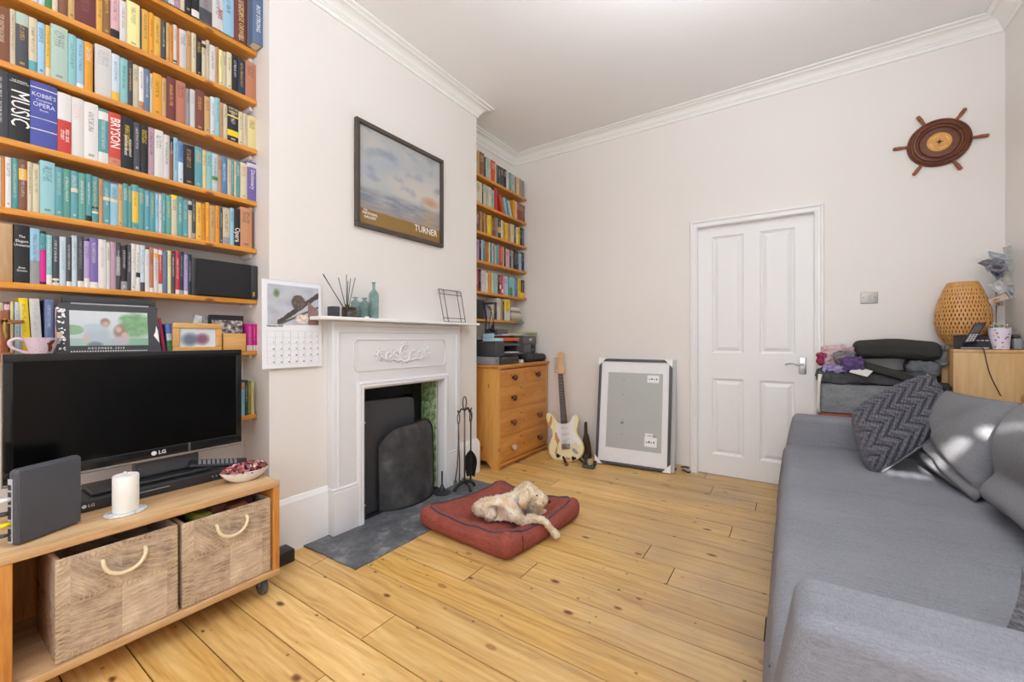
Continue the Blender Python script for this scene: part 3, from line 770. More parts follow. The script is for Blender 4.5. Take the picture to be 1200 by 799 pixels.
# wire picture frame leaning
wf = thing('wire_picture_frame', 'empty thin dark metal picture frame leaning at the right of the mantelshelf', 'picture frame', (-2.06, 2.30, MZ))
a = V((-2.045, at(520.5, 376, X=-2.045).y, MZ)); b = V((-2.045, at(545.5, 377.5, X=-2.045).y, MZ)); 
c = V((-2.128, at(514, 330.5, X=-2.128).y, 1.452)); d = V((-2.128, at(540, 336.5, X=-2.128).y, 1.452))
def bl(u, v): return a * (1-u) * (1-v) + b * u * (1-v) + c * (1-u) * v + d * u * v
bm = NB()
for s in (((.0, 0), (0, 1)), ((.2, 0), (.2, 1)), ((.8, 0), (.8, 1)), ((1, 0), (1, 1)), ((0, 1), (1, 1)), ((0, .86), (1, .86)), ((0, .12), (1, .12)), ((0, 0.015), (1, .015))):
    tube(bm, [bl(*s[0]), bl(*s[1])], .0028, 6)
obj('wire', bm, plain('aged_bronze_wire', '5a4c40', .5, .4), wf)
bm = NB(); n_ = (b - a).cross(c - a).normalized() * .001
vs = [bm.verts.new(bl(*q) - n_ * 0) for q in ((.2, .12), (.8, .12), (.8, .86), (.2, .86))]; face(bm, vs)
vs = [bm.verts.new(bl(*q) - n_ * 1.5) for q in ((.2, .12), (.2, .86), (.8, .86), (.8, .12))]; face(bm, vs)
gm = NT('clear_frame_glass'); tr_ = gm.n('ShaderNodeBsdfTransparent'); mx_ = gm.n('ShaderNodeMixShader'); mx_.inputs[0].default_value = .06; gm.l(tr_.outputs[0], mx_.inputs[1]); gm.l(gm.b.outputs[0], mx_.inputs[2]); gm.l(mx_.outputs[0], gm.out.inputs[0])
obj('pane', bm, gm.fin('fbfaf4', .0), wf)
# ------------------------------------------------------------------ chest of drawers
m_pine = wood('waxed_pine', 'b8742e', 'd8964a', 'Y', 1.2); m_pineZ = wood('waxed_pine_upright', 'c8873c', 'e2a85a', 'Z', 1.2, True)
CX0, CX1, CY0, CY1, CZ = -2.405, -2.0, 2.775, 3.628, .868
ch = thing('chest_of_drawers', 'honey pine chest with two short and three long drawers in far alcove', 'chest of drawers', (-2.2, 3.2, 0))
bm = NB()
for y in (CY0 + .012, CY1 - .034):
    pl = [(CX0 + .01, 0), (CX0 + .01, CZ - .022), (CX1 - .004, CZ - .022), (CX1 - .004, 0), (CX1 - .075, 0), (CX1 - .13, .055), (CX0 + .13, .055), (CX0 + .09, 0)] 
    prism(bm, pl, 0, .022, Matrix(((1, 0, 0, 0), (0, 0, 1, y), (0, 1, 0, 0), (0, 0, 0, 1))))
box(bm, CX0 + .01, CX0 + .02, CY0 + .034, CY1 - .034, .06, CZ - .022); box(bm, CX0 + .02, CX1 - .03, CY0 + .034, CY1 - .034, .06, .075)
ch_side = obj('carcass', bm, m_pineZ, ch)
bm = NB(); rbox(bm, (CX0, CY0 - .004, CZ - .020), (CX1 + .014, CY1 + .004, CZ), .006); rbox(bm, (CX0 + .01, CY0 + .006, CZ - .032), (CX1 + .006, CY1 - .006, CZ - .019), .005)
obj('top', bm, m_pine, ch, SM)
dzs = [CZ - .036, .678, .482, .258, .050]
m_knob = plain('dark_turned_knob', '5a2f1c', .3); m_pknob = plain('worn_pale_knob', 'c9b49c', .4); m_lknob = plain('brown_turned_knob', '7a4526', .35)
for i in range(4):
    z1, z0 = dzs[i] - .004, dzs[i+1] + .004
    spans = [(CY0 + .036, 3.186), (3.204, CY1 - .036)] if i == 0 else [(CY0 + .036, CY1 - .036)]
    for si, (ya, yb) in enumerate(spans):
        bm = NB(); rbox(bm, (CX1 - .30, ya, z0), (CX1 - .004, yb, z1), .003); dr = obj('drawer', bm, m_pine, ch, SM)
        ks = [(ya + yb) / 2] if i == 0 else ([2.99] if i == 1 else [2.985, 3.43])
        for ki, ky in enumerate(ks):
            mk = m_pknob if (i == 3 and ki == 0) else (m_lknob if i == 2 else m_knob)
            bm = NB(); lathe(bm, [(.014, 0), (.011, .010), (.016, .016), (.026, .024), (.027, .032), (.021, .042), (.008, .047), (0, .0472)], fr((CX1 - .004, ky, (z0 + z1) / 2), (0, 1, 0), (0, 0, 1)), 20)
            obj('knob', bm, mk, dr, True, label='worn pale drawer knob' if mk is m_pknob else None)
bm = NB()
for i in range(1, 4): box(bm, CX1 - .1, CX1 - .006, CY0 + .034, CY1 - .034, dzs[i] - .0035, dzs[i] + .0035)
box(bm, CX1 - .1, CX1 - .006, 3.188, 3.202, dzs[1] + .004, dzs[0])
rbox(bm, (CX1 - .1, CY0 + .034, .012), (CX1 - .004, CY1 - .034, .046), .003); rbox(bm, (CX1 - .006, CY0 + .03, .030), (CX1 + .010, CY1 - .03, .046), .006)
obj('rails', bm, m_pine, ch, SM)
# ------------------------------------------------------------------ things on the chest
m_dk = plain('charcoal_plastic', '3c3d40', .4, var=.05); m_dkg = plain('grey_panel_plastic', '626366', .4, var=.04); m_lg = plain('silver_grey_plastic', '8b8d96', .35)
F = -2.03
def yof(px, X=F): return at(px, 400, X=X).y
av = thing('set_top_recorder', 'flat black disc player under the nearer printer on the chest', 'disc player', (-2.2, 2.95, CZ))
bm = NB(); rbox(bm, (-2.36, 2.868, CZ + .002), (F, 3.135, CZ + .068), .004); obj('case', bm, m_dk, av, SM)
bm = NB(); rbox(bm, (F, 3.0, CZ + .028), (F + .003, 3.12, CZ + .045), .001); box(bm, F, F + .002, 2.89, 2.97, CZ + .034, CZ + .040); obj('front_slot', bm, m_blackplastic, av)
gb = thing('silver_hub', 'silver grey box beside the black disc player at chimney end of chest', 'box', (-2.2, 2.82, CZ))
bm = NB(); rbox(bm, (-2.34, 2.785, CZ + .002), (-2.05, 2.864, CZ + .0685), .004); 
obj('case', bm, m_lg, gb, SM)
bm = NB(); box(bm, -2.050, -2.048, 2.825, 2.83, CZ + .02, CZ + .045); obj('slot', bm, m_blackplastic, gb)
pr = thing('inkjet_printer', 'black inkjet printer with open paper tray stacked on the disc player', 'printer', (-2.2, 2.95, CZ + .07))
PZ = CZ + .070; y0, y1 = 2.80, 3.19
bm = NB(); rbox(bm, (-2.37, y0, PZ), (-2.04, y0 + .12, PZ + .128), .008); rbox(bm, (-2.37, y1 - .03, PZ), (-2.06, y1, PZ + .128), .008)
rbox(bm, (-2.37, y0 + .1, PZ), (-2.2, y1 - .02, PZ + .128), .004); rbox(bm, (-2.3, y0 + .1, PZ), (-2.05, y1 - .02, PZ + .022), .004)
obj('body', bm, m_dk, pr, SM)
bm = NB(); M = fr((-2.055, y0 + .10, PZ + .088), (0, 1, 0), (-.10, 0, .045)); rbox(bm, (0, 0, 0), (y1 - y0 - .10, .13, .010), .003, M=M); obj('control_panel', bm, m_dkg, pr, SM)
bm = NB(); rbox(bm, (.02, .05, .0101), (.07, .10, .013), .001, M=M); rbox(bm, (.11, .04, .0101), (.20, .10, .012), .001, M=M); obj('panel_screen', bm, plain('pinkish_screen', '9a8a86', .3), pr)
bm = NB(); rbox(bm, (-2.10, y0 + .13, PZ + .022), (-1.99, y1 - .04, PZ + .028), .002); obj('output_tray', bm, m_dkg, pr)
bm = NB(); rbox(bm, (-2.12, y0 + .16, PZ + .029), (-2.005, y1 - .09, PZ + .036), .001); tag(obj('printer_paper', bm, plain('paper_sheet', 'e6e6e6', .7)), 'few white sheets lying in the printer tray', 'paper')
b1 = NB(); rbox(b1, (-2.19, 2.81, PZ + .130), (-2.06, yof(590, -2.06), PZ + .155), .002, M=None); o = thing('book', 'pale blue book lying flat on the nearer printer, left of the orange one', 'book', (-2.1, 2.9, PZ + .13)); obj('cover', b1, plain('pale_blue_cover', 'b4cbd6', .5), o, SM)
b1 = NB(); rbox(b1, (-2.18, yof(590.5, -2.06), PZ + .130), (-2.06, yof(608.5, -2.06), PZ + .160), .002); o = thing('book', 'bright orange book lying flat on the nearer printer', 'book', (-2.1, 3.1, PZ + .13)); obj('cover', b1, plain('orange_cover', 'd0602c', .5), o, SM)
b1 = NB(); rbox(b1, (-2.19, 2.815, PZ + .157), (-2.09, yof(578.5, -2.09) + .01, PZ + .195), .003); o = thing('tissue_packet', 'small light blue packet on the pale blue book by the chimney', 'packet', (-2.1, 2.85, PZ + .157)); obj('wrapper', b1, plain('light_blue_wrap', '9cc4d4', .5), o, SM)
b1 = NB(); rbox(b1, (-2.34, yof(585, -2.18), PZ + .130), (-2.20, yof(600, -2.18) - .04, PZ + .24), .004); o = thing('speaker_box', 'small dark grey box standing behind the books on the printer', 'box', (-2.24, 3.15, PZ + .13)); obj('case', b1, plain('dim_grey_case', '55565a', .45), o, SM)
bm = NB(); lathe(bm, [(.006, 0), (.006, .002), (0, .003)], fr((-2.20, yof(592, -2.2), PZ + .19), (0, 1, 0), (0, 0, 1)), 10); obj('logo_dot', bm, m_lg, o)
# tall printer at the back
pr2 = thing('laser_printer', 'large dark grey printer with recessed front at the wall end of the chest', 'printer', (-2.25, 3.4, CZ))
y0, y1 = 3.215, 3.60
bm = NB(); rbox(bm, (-2.39, y0, CZ + .075), (-2.13, y1, CZ + .245), .008); rbox(bm, (-2.39, y0, CZ + .002), (-2.16, y1 - .02, CZ + .08), .004)
rbox(bm, (-2.16, y0 + .0, CZ + .070), (-2.09, y1 - .02, CZ + .080), .003)
obj('body', bm, plain('anthracite_plastic', '48494b', .4, var=.05), pr2, SM)
bm = NB(); rbox(bm, (-2.132, y0 + .14, CZ + .175), (-2.118, y1 - .01, CZ + .242), .003); obj('control_panel', bm, m_dkg, pr2, SM)
bm = NB(); rbox(bm, (-2.119, y0 + .24, CZ + .200), (-2.114, y0 + .29, CZ + .225), .001); obj('display', bm, plain('pale_display', 'b8bcc0', .3), pr2)
bm = NB(); rbox(bm, (-2.134, y0 + .15, CZ + .085), (-2.120, y0 + .27, CZ + .165), .003); obj('front_flap', bm, m_dkg, pr2, SM)
bm = NB(); rbox(bm, (-2.132, y0 + .31, CZ + .125), (-2.122, y0 + .355, CZ + .158), .002); obj('recess', bm, m_blackplastic, pr2)
# papers on top
for i, (a, b, c, dd, r, lb, col) in enumerate(((3.02, 3.62, .0, .010, 0, 'grey white magazine at the bottom of the papers on the tall printer', 'c4c4c4'), (3.10, 3.46, .011, .008, .12, 'pale lilac magazine lying on the tall printer', 'c0c2d2'), (3.30, 3.60, .020, .006, -.1, 'teal and white leaflet lying on the tall printer', '8fb8b4'), (3.44, 3.62, .027, .012, .06, 'yellow booklet on top of the papers by the back wall', 'cdb838'))):
    bm = NB(); yc = (a + b) / 2; M = T(-2.22, yc, CZ + .247 + c) @ Matrix.Rotation(r, 4, 'Z'); rbox(bm, (-.12, -(b - a) / 2, 0), (.10, (b - a) / 2, dd), .002, M=M)
    o = obj('magazine', bm, plain('magazine_%s' % col, col, .5)); tag(o, lb, 'magazine', 'papers on the tall printer')
# dark bag / case at the right front
bg = thing('speaker_case', 'rounded black travel case at the front right end of the chest', 'case', (-2.1, 3.45, CZ))
bm = NB(); rbox(bm, (-2.14, 3.27, CZ + .002), (-2.012, 3.645 - .02, CZ + .075), .037, 5); obj('body', bm, plain('black_nylon', '2b2b2e', .6, bump=.1, bs=300), bg, True)
bm = NB(); tube(bm, [(-2.011, 3.30, CZ + .04), (-2.008, 3.45, CZ + .045), (-2.011, 3.60, CZ + .04)], .002, 6); obj('zip', bm, m_dkg, bg)
bm = NB(); rbox(bm, (-2.05, 3.155, CZ + .001), (-2.015, 3.19, CZ + .032), .004); tag(obj('plug_adapter', bm, plain('white_plastic', 'dcdcd8', .4), None, SM), 'small white plug adapter on the chest between case and disc player', 'adapter')
# desk lamp
dl = thing('desk_lamp', 'black angle-poise desk lamp on the chest beside the chimney breast', 'lamp', (-2.1, 2.85, PZ + .13))
m_lb = plain('matt_black_metal', '1e1e20', .45, .3)
Zb = PZ + .129
bm = NB(); rbox(bm, (-2.30, 2.81, Zb), (-2.20, 2.90, Zb + .012), .005); obj('lamp_base', bm, m_lb, dl, SM)
A = at(567.5, 394, X=-2.20); B = at(569.5, 372, X=-2.21); C = at(565.5, 352, X=-2.22); D = at(575, 362, X=-2.20)
for s in (0, .012):
    bm = NB(); tube(bm, [(A.x, A.y + s, Zb + .01), (B.x, B.y + s, B.z), (C.x, C.y + s, C.z)], .0035, 6); obj('arm', bm, m_lb, dl)
bm = NB(); tube(bm, [C, at(569, 358, X=-2.21), D, at(579, 380, X=-2.18)], .0035, 6); tube(bm, [C + V((0, .012, 0)), D + V((0, .01, 0)), at(573, 384, X=-2.18), at(568, 392, X=-2.18)], .0035, 6); obj('arm', bm, m_lb, dl)
bm = NB(); p = at(578, 383, X=-2.17); lathe(bm, [(.006, 0), (.012, .006), (.014, .022), (.034, .055), (.032, .055), (.012, .026)], T(p.x, p.y, p.z + .02) @ Matrix.Rotation(PI * .9, 4, 'X'), 20); obj('lamp_shade', bm, m_lb, dl, SM)
# ------------------------------------------------------------------ guitar on stand
gt = thing('electric_guitar', 'worn cream electric guitar with white scratchplate on a low stand', 'guitar', (-1.6, 3.40, .05))
gb0 = at(665, 541, Y=3.36); hd = at(656, 413, Y=3.60)
up = (hd - gb0).normalized(); GL = (hd - gb0).length
ex = V((RGT[0], RGT[1], 0)); ex = V((.97, .10, 0)).normalized(); ex = (ex - up * ex.dot(up)).normalized()
MG = fr(gb0, ex, up); s = GL / .985
def G(pts): return [(a * s, b * s) for a, b in pts]
out = [(.0, 0), (.075, .006), (.135, .045), (.158, .105), (.148, .165), (.118, .215), (.108, .255), (.125, .30), (.138, .345), (.128, .385), (.105, .395), (.085, .372), (.062, .335), (.03, .322), (-.03, .325), (-.065, .345), (-.095, .385), (-.125, .428), (-.158, .430), (-.168, .395), (-.152, .335), (-.122, .275), (-.122, .225), (-.150, .165), (-.163, .105), (-.140, .045), (-.08, .006)]
bm = NB(); prism(bm, spline(G(out), 5), -.022, .022, MG, bev=.008); obj('body', bm, plain('aged_cream_lacquer', 'ebe0b2', .3, var=.03), gt, SM)
bm = NB()
for shp in ([(-.150, .30), (-.118, .33), (-.108, .375), (-.118, .405), (-.135, .36), (-.155, .335)], [(-.085, .255), (-.062, .24), (-.045, .20), (-.062, .16), (-.085, .125), (-.10, .08), (-.092, .05), (-.078, .10), (-.075, .15), (-.092, .20)], [(-.02, .012), (.03, .014), (.035, .03), (.0, .038), (-.025, .028)]):
    prism(bm, spline(G(shp), 4), .0222, .0232, MG)
obj('worn_patch', bm, plain('bare_alder', 'c98e62', .6), gt, label='bare wood where the cream lacquer has worn away')
pg = [(-.04, .33), (.028, .325), (.058, .338), (.080, .372), (.098, .385), (.105, .35), (.095, .31), (.088, .27), (.105, .215), (.132, .165), (.128, .125), (.085, .145), (.05, .155), (.015, .158), (-.028, .162), (-.058, .20), (-.072, .25), (-.08, .30), (-.07, .33)]
bm = NB(); prism(bm, spline(G(pg), 4), .0222, .0250, MG); obj('scratchplate', bm, plain('white_scratchplate', 'e6e6e6', .3), gt)
for yy, tl in ((.285, 0), (.235, 0), (.185, .25)):
    bm = NB(); rbox(bm, (-.038, -.009, .0251), (.038, .009, .031), .004, M=MG @ T(.008 * s, yy * s, 0) @ Matrix.Rotation(tl, 4, 'Z')); obj('pickup', bm, plain('pickup_cover', 'd8d8d6', .3), gt, SM)
bm = NB(); rbox(bm, (-.036, -.022, .0226), (.040, .022, .034), .003, M=MG @ T(.004 * s, .128 * s, 0)); obj('bridge', bm, plain('steel_bridge', '8c8a86', .3, .8), gt, SM)
bm = NB(); M = MG @ T(.085 * s, .083 * s, 0) @ Matrix.Rotation(-.75, 4, 'Z'); lathe(bm, [(.034, .0222), (.033, .026), (.02, .0255), (.006, .027), (0, .027)], M, 24, sx=1, sy=.45); obj('jack_plate', bm, m_chrome, gt, SM)
for (a, b) in ((.075, .175), (.098, .152), (.118, .13)):
    bm = NB(); lathe(bm, [(.010, .025), (.009, .034), (0, .035)], MG @ T(a * s, b * s, 0), 16); obj('control_knob', bm, plain('white_knob', 'e8e8e8', .3), gt, SM)
bm = NB(); prism(bm, G([(-.026, .325), (.030, .325), (.021, .775), (-.021, .775)]), .018, .034, MG, bev=.002); obj('fretboard', bm, plain('rosewood', '43301f', .45, var=.15, vs=40), gt)
bm = NB()
for k in range(21):
    b = .78 - (.78 - .16) * (1 - 2 ** (-k / 12)) * 1.0 - 0; 
    if b < .335: break
    w_ = .021 + .006 * (.775 - b) / .45; box(bm, -w_ * s, w_ * s, b * s - .0008, b * s + .0008, .034, .0352, M=MG)
for k in range(6): tube(bm, [MG @ V(((-.017 + k * .0068) * s, .78 * s, .0362)), MG @ V(((-.020 + k * .0085) * s, .13 * s, .037))], .0006, 4)
obj('frets_and_strings', bm, m_chrome, gt)
bm = NB(); prism(bm, G([(-.022, .32), (.022, .32), (.019, .78), (-.019, .78)]), .004, .018, MG, bev=.004); obj('neck', bm, wood('maple_neck', 'cfa26e', 'dfbc8c', 'Z', 2, False), gt)
hs = [(-.02, .775), (.02, .775), (.034, .79), (.045, .815), (.030, .83), (.034, .87), (.030, .92), (.040, .945), (.034, .975), (.010, .985), (-.015, .972), (-.020, .94), (-.030, .90), (-.036, .83), (-.030, .79)]
bm = NB(); prism(bm, spline(G(hs), 4), .010, .024, MG, bev=.002); obj('headstock', bm, bpy.data.materials['maple_neck'], gt)
for k in range(6):
    bm = NB(); b = .80 + k * .026; x0 = -.036 + k * .002
    tube(bm, [MG @ V((x0 * s, b * s, .017)), MG @ V(((x0 - .016) * s, b * s, .017))], .0035, 6); rbox(bm, ((x0 - .026) * s, b * s - .007, .012), ((x0 - .015) * s, b * s + .007, .022), .003, M=MG)
    lathe(bm, [(.004, .024), (.004, .032), (0, .033)], MG @ T((x0 + .014) * s, b * s, 0), 8)
    obj('tuning_peg', bm, m_chrome, gt, SM)
gs = thing('guitar_stand', 'low folding black guitar stand under the cream guitar', 'guitar stand', (-1.6, 3.38, 0))
for dxx in (-.075, .075):
    p0 = gb0 + V((dxx, .06, .02)); p1 = at(664, 544, Z=.012) if dxx < 0 else at(684, 542.5, Z=.012)
    bm = NB(); tube(bm, [V((p0.x, p0.y + .06, .09)), V((p0.x, p0.y - .02, .035)), p1], .010, 10); obj('leg', bm, m_lb, gs, True)
    bm = NB(); tube(bm, [p1 - V((.0, -.01, 0)), p1 + V((.006, -.016, 0))], .0125, 12); obj('rubber_tip', bm, plain('grey_rubber', '6a5f5c', .7), gs, True)
    bm = NB(); rbox(bm, (p0.x - .012, gb0.y - .045, .028), (p0.x + .012, gb0.y + .05, .042), .005); rbox(bm, (p0.x - .010, gb0.y - .052, .028), (p0.x + .010, gb0.y - .040, .06), .004); obj('rest', bm, m_lb, gs, True)
bm = NB(); tube(bm, [(gb0.x - .08, gb0.y + .16, .09), (gb0.x + .08, gb0.y + .16, .09)], .008, 8); obj('cross_bar', bm, m_lb, gs, True)
p = at(686, 541, Y=3.50)
wd = thing('wooden_bookend', 'tapering dark brown wooden ornament on the floor right of the guitar', 'ornament', (p.x, 3.5, 0))
bm = NB(); prism(bm, [(-.03, 0), (.045, 0), (.04, .10), (.02, .20), (.005, .235), (-.0, .33), (-.012, .33), (-.016, .22), (-.03, .16)], -.02, .02, fr((p.x, 3.52, 0), (1, 0, 0), (0, 0, 1)), bev=.003); obj('body', bm, plain('dark_walnut', '4a3628', .5, var=.15), wd)
st = thing('power_strip', 'grey power strip with small plugs between guitar and leaning frame', 'power strip', (at(692, 546, Y=3.42).x, 3.46, 0))
q0 = at(685, 548, Z=.0); q1 = at(697, 548, Z=0)
bm = NB(); rbox(bm, (q0.x - .02, q0.y - .01, 0), (q1.x + .01, q0.y + .045, .028), .006); obj('strip', bm, plain('grey_strip', '4c5054', .5), st, SM)
for k, (c_, h) in enumerate((('dark_plug', .075), ('pale_plug', .05), ('dark_plug', .04))):
    bm = NB(); x = q0.x + .002 + k * .042; rbox(bm, (x - .011, q0.y + .002, .028), (x + .011, q0.y + .032, .028 + h), .004); obj('plug', bm, plain(c_, '2e3238' if c_ == 'dark_plug' else 'b8b09c', .5), st, SM)
# ------------------------------------------------------------------ leaning empty picture frame
lf = thing('picture_frame', 'large empty picture frame with white card corners leaning on the back wall', 'picture frame', (-1.13, 3.53, 0))
a = at(697.5, 541, Z=.012); b = at(785, 554, Z=.012); c = at(704.5, 420, Y=3.560)
ex = (b - a); ex.normalize(); W = (b - a).length
upv = V((c.x - a.x, c.y - a.y, c.z - a.z)); upv = (upv - ex * upv.dot(ex)); Hh = upv.length; upv.normalize()
ML = fr(a, ex, upv)
m_fr = plain('black_grey_moulding', '4a4b50', .45, var=.3, vs=60)
bm = NB(); e = .022
for q in ((0, W, 0, e), (0, W, Hh - e, Hh), (0, e, e, Hh - e), (W - e, W, e, Hh - e)): rbox(bm, (q[0], q[2], -.020), (q[1], q[3], .004), .002, M=ML)
obj('frame', bm, m_fr, lf, SM)
bm = NB(); box(bm, e, W - e, e, Hh - e, -.018, -.008, M=ML); obj('mount', bm, plain('white_mount_card', 'eaeaec', .35), lf)
bm = NB(); box(bm, W * .135, W * .885, Hh * .155, Hh * .87, -.0079, -.0072, M=ML); obj('grey_backing', bm, plain('pale_grey_backing', 'b2b6b3', .35, var=.03, vs=2), lf)
for (u, v, w_, h_) in ((.68, .785, .155, .068), (.665, .20, .16, .085), (.672, .28, .10, .04)):
    bm = NB(); box(bm, W * u, W * (u + w_), Hh * v, Hh * (v + h_), -.0071, -.0066, M=ML); stk = obj('sticker', bm, plain('sticker_white', 'f0f0f0', .5), lf)
    bm = NB()
    for k in range(4): box(bm, W * (u + .02 + .032 * k), W * (u + .04 + .03 * k), Hh * (v + h_ * .4), Hh * (v + h_ * (.5 + .12 * (k % 2))), -.0065, -.0062, M=ML)
    obj('sticker_print', bm, m_darkprint, stk)
bm = NB(); 
for v in (.19 + .10, .42, .66, .80): lathe(bm, [(.005, -.0071), (0, -.0064)], ML @ T(W * .36, Hh * v, 0), 8)
rbox(bm, (W * .335, Hh * .385, -.0071), (W * .375, Hh * .405, -.0062), .0003, M=ML); obj('hanging_screws', bm, plain('grey_fixing', '77797a', .5), lf)
m_card = plain('white_card_corner', 'f4f4f4', .6)
for (cx, cy, sx_, sy_) in ((0, 0, 1, 1), (W, 0, -1, 1), (0, Hh, 1, -1), (W, Hh, -1, -1)):
    bm = NB(); o_ = -.004
    pts = [(cx - sx_ * .005, cy - sy_ * .004), (cx + sx_ * .062, cy - sy_ * .004), (cx + sx_ * .046, cy + sy_ * .012), (cx + sx_ * .010, cy + sy_ * .050), (cx - sx_ * .005, cy + sy_ * .066)]
    if sx_ * sy_ < 0: pts.reverse()
    prism(bm, pts, -.022, .0065, ML); obj('card_corner', bm, m_card, lf)
bm = NB(); rbox(bm, (W * .0 + .02, .0, -.05), (W + .030, Hh + .006, -.026), .003, M=ML); tag(obj('backing_frame', bm, plain('pale_grey_board', 'bdbcba', .5)), 'second pale frame leaning directly behind the large empty frame', 'frame')
# cable on floor by the door
bm = NB(); tube(bm, spline([tuple(at(786, 552, Z=.006)), tuple(at(793, 549, Z=.006)), tuple(at(800, 550.5, Z=.006)), tuple(at(807, 553.5, Z=.006)), tuple(at(809.5, 550.5, Z=.008)), tuple(at(805, 547.2, Y=3.62)), tuple(at(798, 547, Y=3.62))], 6, False), .006, 8)
tag(obj('cable', bm, m_blackplastic, None, True), 'short black cable on the floor between frame and door', 'cable')
# ------------------------------------------------------------------ television stand and what it carries
SX0, SX1, SY_0, SY_1 = -2.215, -1.80, .160, .915
m_std = wood('knotty_pine_board', 'ad7f50', 'dab68a', 'Y', 1.0, True, .45); m_stdz = wood('orange_pine_upright', 'ae6a2a', 'd8984e', 'Z', 1.2, True, .45)
ts = thing('tv_stand', 'low open pine television stand on castors holding two hide baskets', 'tv stand', (-2.0, .54, 0))
bm = NB(); rbox(bm, (SX0, SY_0, .464), (SX1, SY_1, .490), .003); obj('top_board', bm, m_std, ts, SM)
bm = NB(); rbox(bm, (SX0, SY_0, .094), (SX1, SY_1, .118), .003); obj('bottom_board', bm, m_std, ts, SM)
for y in (SY_0, SY_1 - .026): bm = NB(); rbox(bm, (SX0, y, .1182), (SX1 - .002, y + .026, .4638), .003); obj('side_panel', bm, m_stdz, ts, SM)
bm = NB(); box(bm, SX0, SX0 + .008, SY_0 + .026, SY_1 - .026, .118, .464); obj('back_panel', bm, m_stdz, ts)
m_wheel = plain('smoky_castor', '5c5f66', .25)
for x in (SX1 - .075, SX0 + .06):
    for y in (SY_0 + .07, SY_1 - .035):
        bm = NB(); rbox(bm, (x - .03, y - .022, .088), (x + .03, y + .022, .0938), .001); rbox(bm, (x - .02, y - .018, .04), (x + .012, y - .014, .09), .001); rbox(bm, (x - .02, y + .014, .04), (x + .012, y + .018, .09), .001)
        cz = obj('castor', bm, plain('zinc_plate', '9a9a9c', .35, .8), ts, SM)
        bm = NB(); lathe(bm, [(.030, -.012), (.034, -.009), (.034, .009), (.030, .012), (.01, .012)], Matrix.Translation((x - .004, y, .034)) @ Matrix.Rotation(PI / 2, 4, 'X'), 24); obj('wheel', bm, m_wheel, cz, SM)
def hide_mat():
    t = NT('patchwork_hide'); c = t.n('ShaderNodeTexCoord'); s = t.n('ShaderNodeSeparateXYZ'); t.l(c.outputs['Object'], s.inputs[0])
    u = t.math('FLOOR', t.math('MULTIPLY_ADD', s.outputs[1], 1 / .118, 50)); v = t.math('FLOOR', t.math('MULTIPLY_ADD', s.outputs[2], 1 / .172, 0))
    cell = t.n('ShaderNodeCombineXYZ'); t.l(u, cell.inputs[0]); t.l(v, cell.inputs[1])
    wn = t.n('ShaderNodeTexWhiteNoise'); wn.noise_dimensions = '3D'; t.l(cell.outputs[0], wn.inputs['Vector'])
    rt = t.n('ShaderNodeVectorRotate'); rt.rotation_type = 'X_AXIS'; t.l(c.outputs['Object'], rt.inputs['Vector']); t.l(t.math('MULTIPLY', wn.outputs['Value'], 3.1), rt.inputs['Angle'])
    mp = t.n('ShaderNodeMapping'); t.l(rt.outputs[0], mp.inputs[0]); mp.inputs[3].default_value = (60, 18, 130)
    hair = t.noise(mp.outputs[0], 1, 4, .65); big = t.noise(c.outputs['Object'], 14, 4, .6)
    f = t.math('ADD', t.math('MULTIPLY', hair, .6), t.math('MULTIPLY', big, .5))
    f = t.math('ADD', f, t.math('MULTIPLY_ADD', wn.outputs['Value'], .12, -.10))
    t.bump(hair, .25, .006)
    col = t.ramp(f, [(.32, '8a7768'), (.46, 'b8a28c'), (.60, 'd0bca4'), (.76, 'dfd2c0')])
    return t.fin(col, .75, 0, .2)
m_hide = hide_mat(); m_stitch = plain('cream_stitching', 'cdb38e', .8); m_rope = plain('cream_rope', 'e4d3ae', .8, bump=.3, bs=250)
def basket(y0, y1, lb, h=.335, bulge=0.0):
    z0 = .119; x0, x1 = -2.10, SX1 - .012
    b = thing('storage_basket', lb, 'basket', ((x0 + x1) / 2, (y0 + y1) / 2, z0), 'hide baskets in the tv stand')
    bm = NB(); w = .012
    rbox(bm, (x1 - w, y0, z0), (x1, y1, z0 + h), .005, 2, (1, 8, 8)); rbox(bm, (x0, y0, z0), (x0 + w, y1, z0 + h), .005)
    rbox(bm, (x0 + w * .5, y0, z0), (x1 - w * .5, y0 + w, z0 + h), .005); rbox(bm, (x0 + w * .5, y1 - w, z0), (x1 - w * .5, y1, z0 + h), .005)
    box(bm, x0 + w, x1 - w, y0 + w, y1 - w, z0 + .001, z0 + .01)
    obj('body', bm, m_hide, b, SM)
    bm = NB(); xs_ = x1 + .0008
    def st(y, z, dy_, dz_): tube(bm, [(xs_, y - dy_, z - dz_), (xs_ + .001, y, z), (xs_, y + dy_, z + dz_)], .0014, 4)
    n = int((y1 - y0) / .0125)
    for k in range(n):
        y = y0 + .01 + (y1 - y0 - .02) * k / (n - 1)
        st(y, z0 + h - .012, .001, .010); st(y, z0 + .012, .001, .009)
        if k % 1 == 0: st(y, z0 + .172, .001, .008)
    for yy in (y0 + .010, y0 + (y1 - y0) * .355, y0 + (y1 - y0) * .66, y1 - .010):
        for k in range(int(h / .0135)): st(yy, z0 + .01 + k * .0135, .009, .002)
    obj('stitching', bm, m_stitch, b)
    bm = NB(); yc = (y0 + y1) / 2 + .005; zc = z0 + h - .048
    tube(bm, [(x1 + .002, yc - .052, zc + .008)] + [(x1 + .012 + .008 * math.sin(PI * k / 12), yc - .052 * math.cos(PI * k / 12), zc - .048 * math.sin(PI * k / 12)) for k in range(13)] + [(x1 + .002, yc + .052, zc + .008)], .0062, 8)
    obj('rope_handle', bm, m_rope, b, True)
basket(.268, .566, 'larger nearer basket of patchwork cowhide with rope handle, left in the stand', .311)
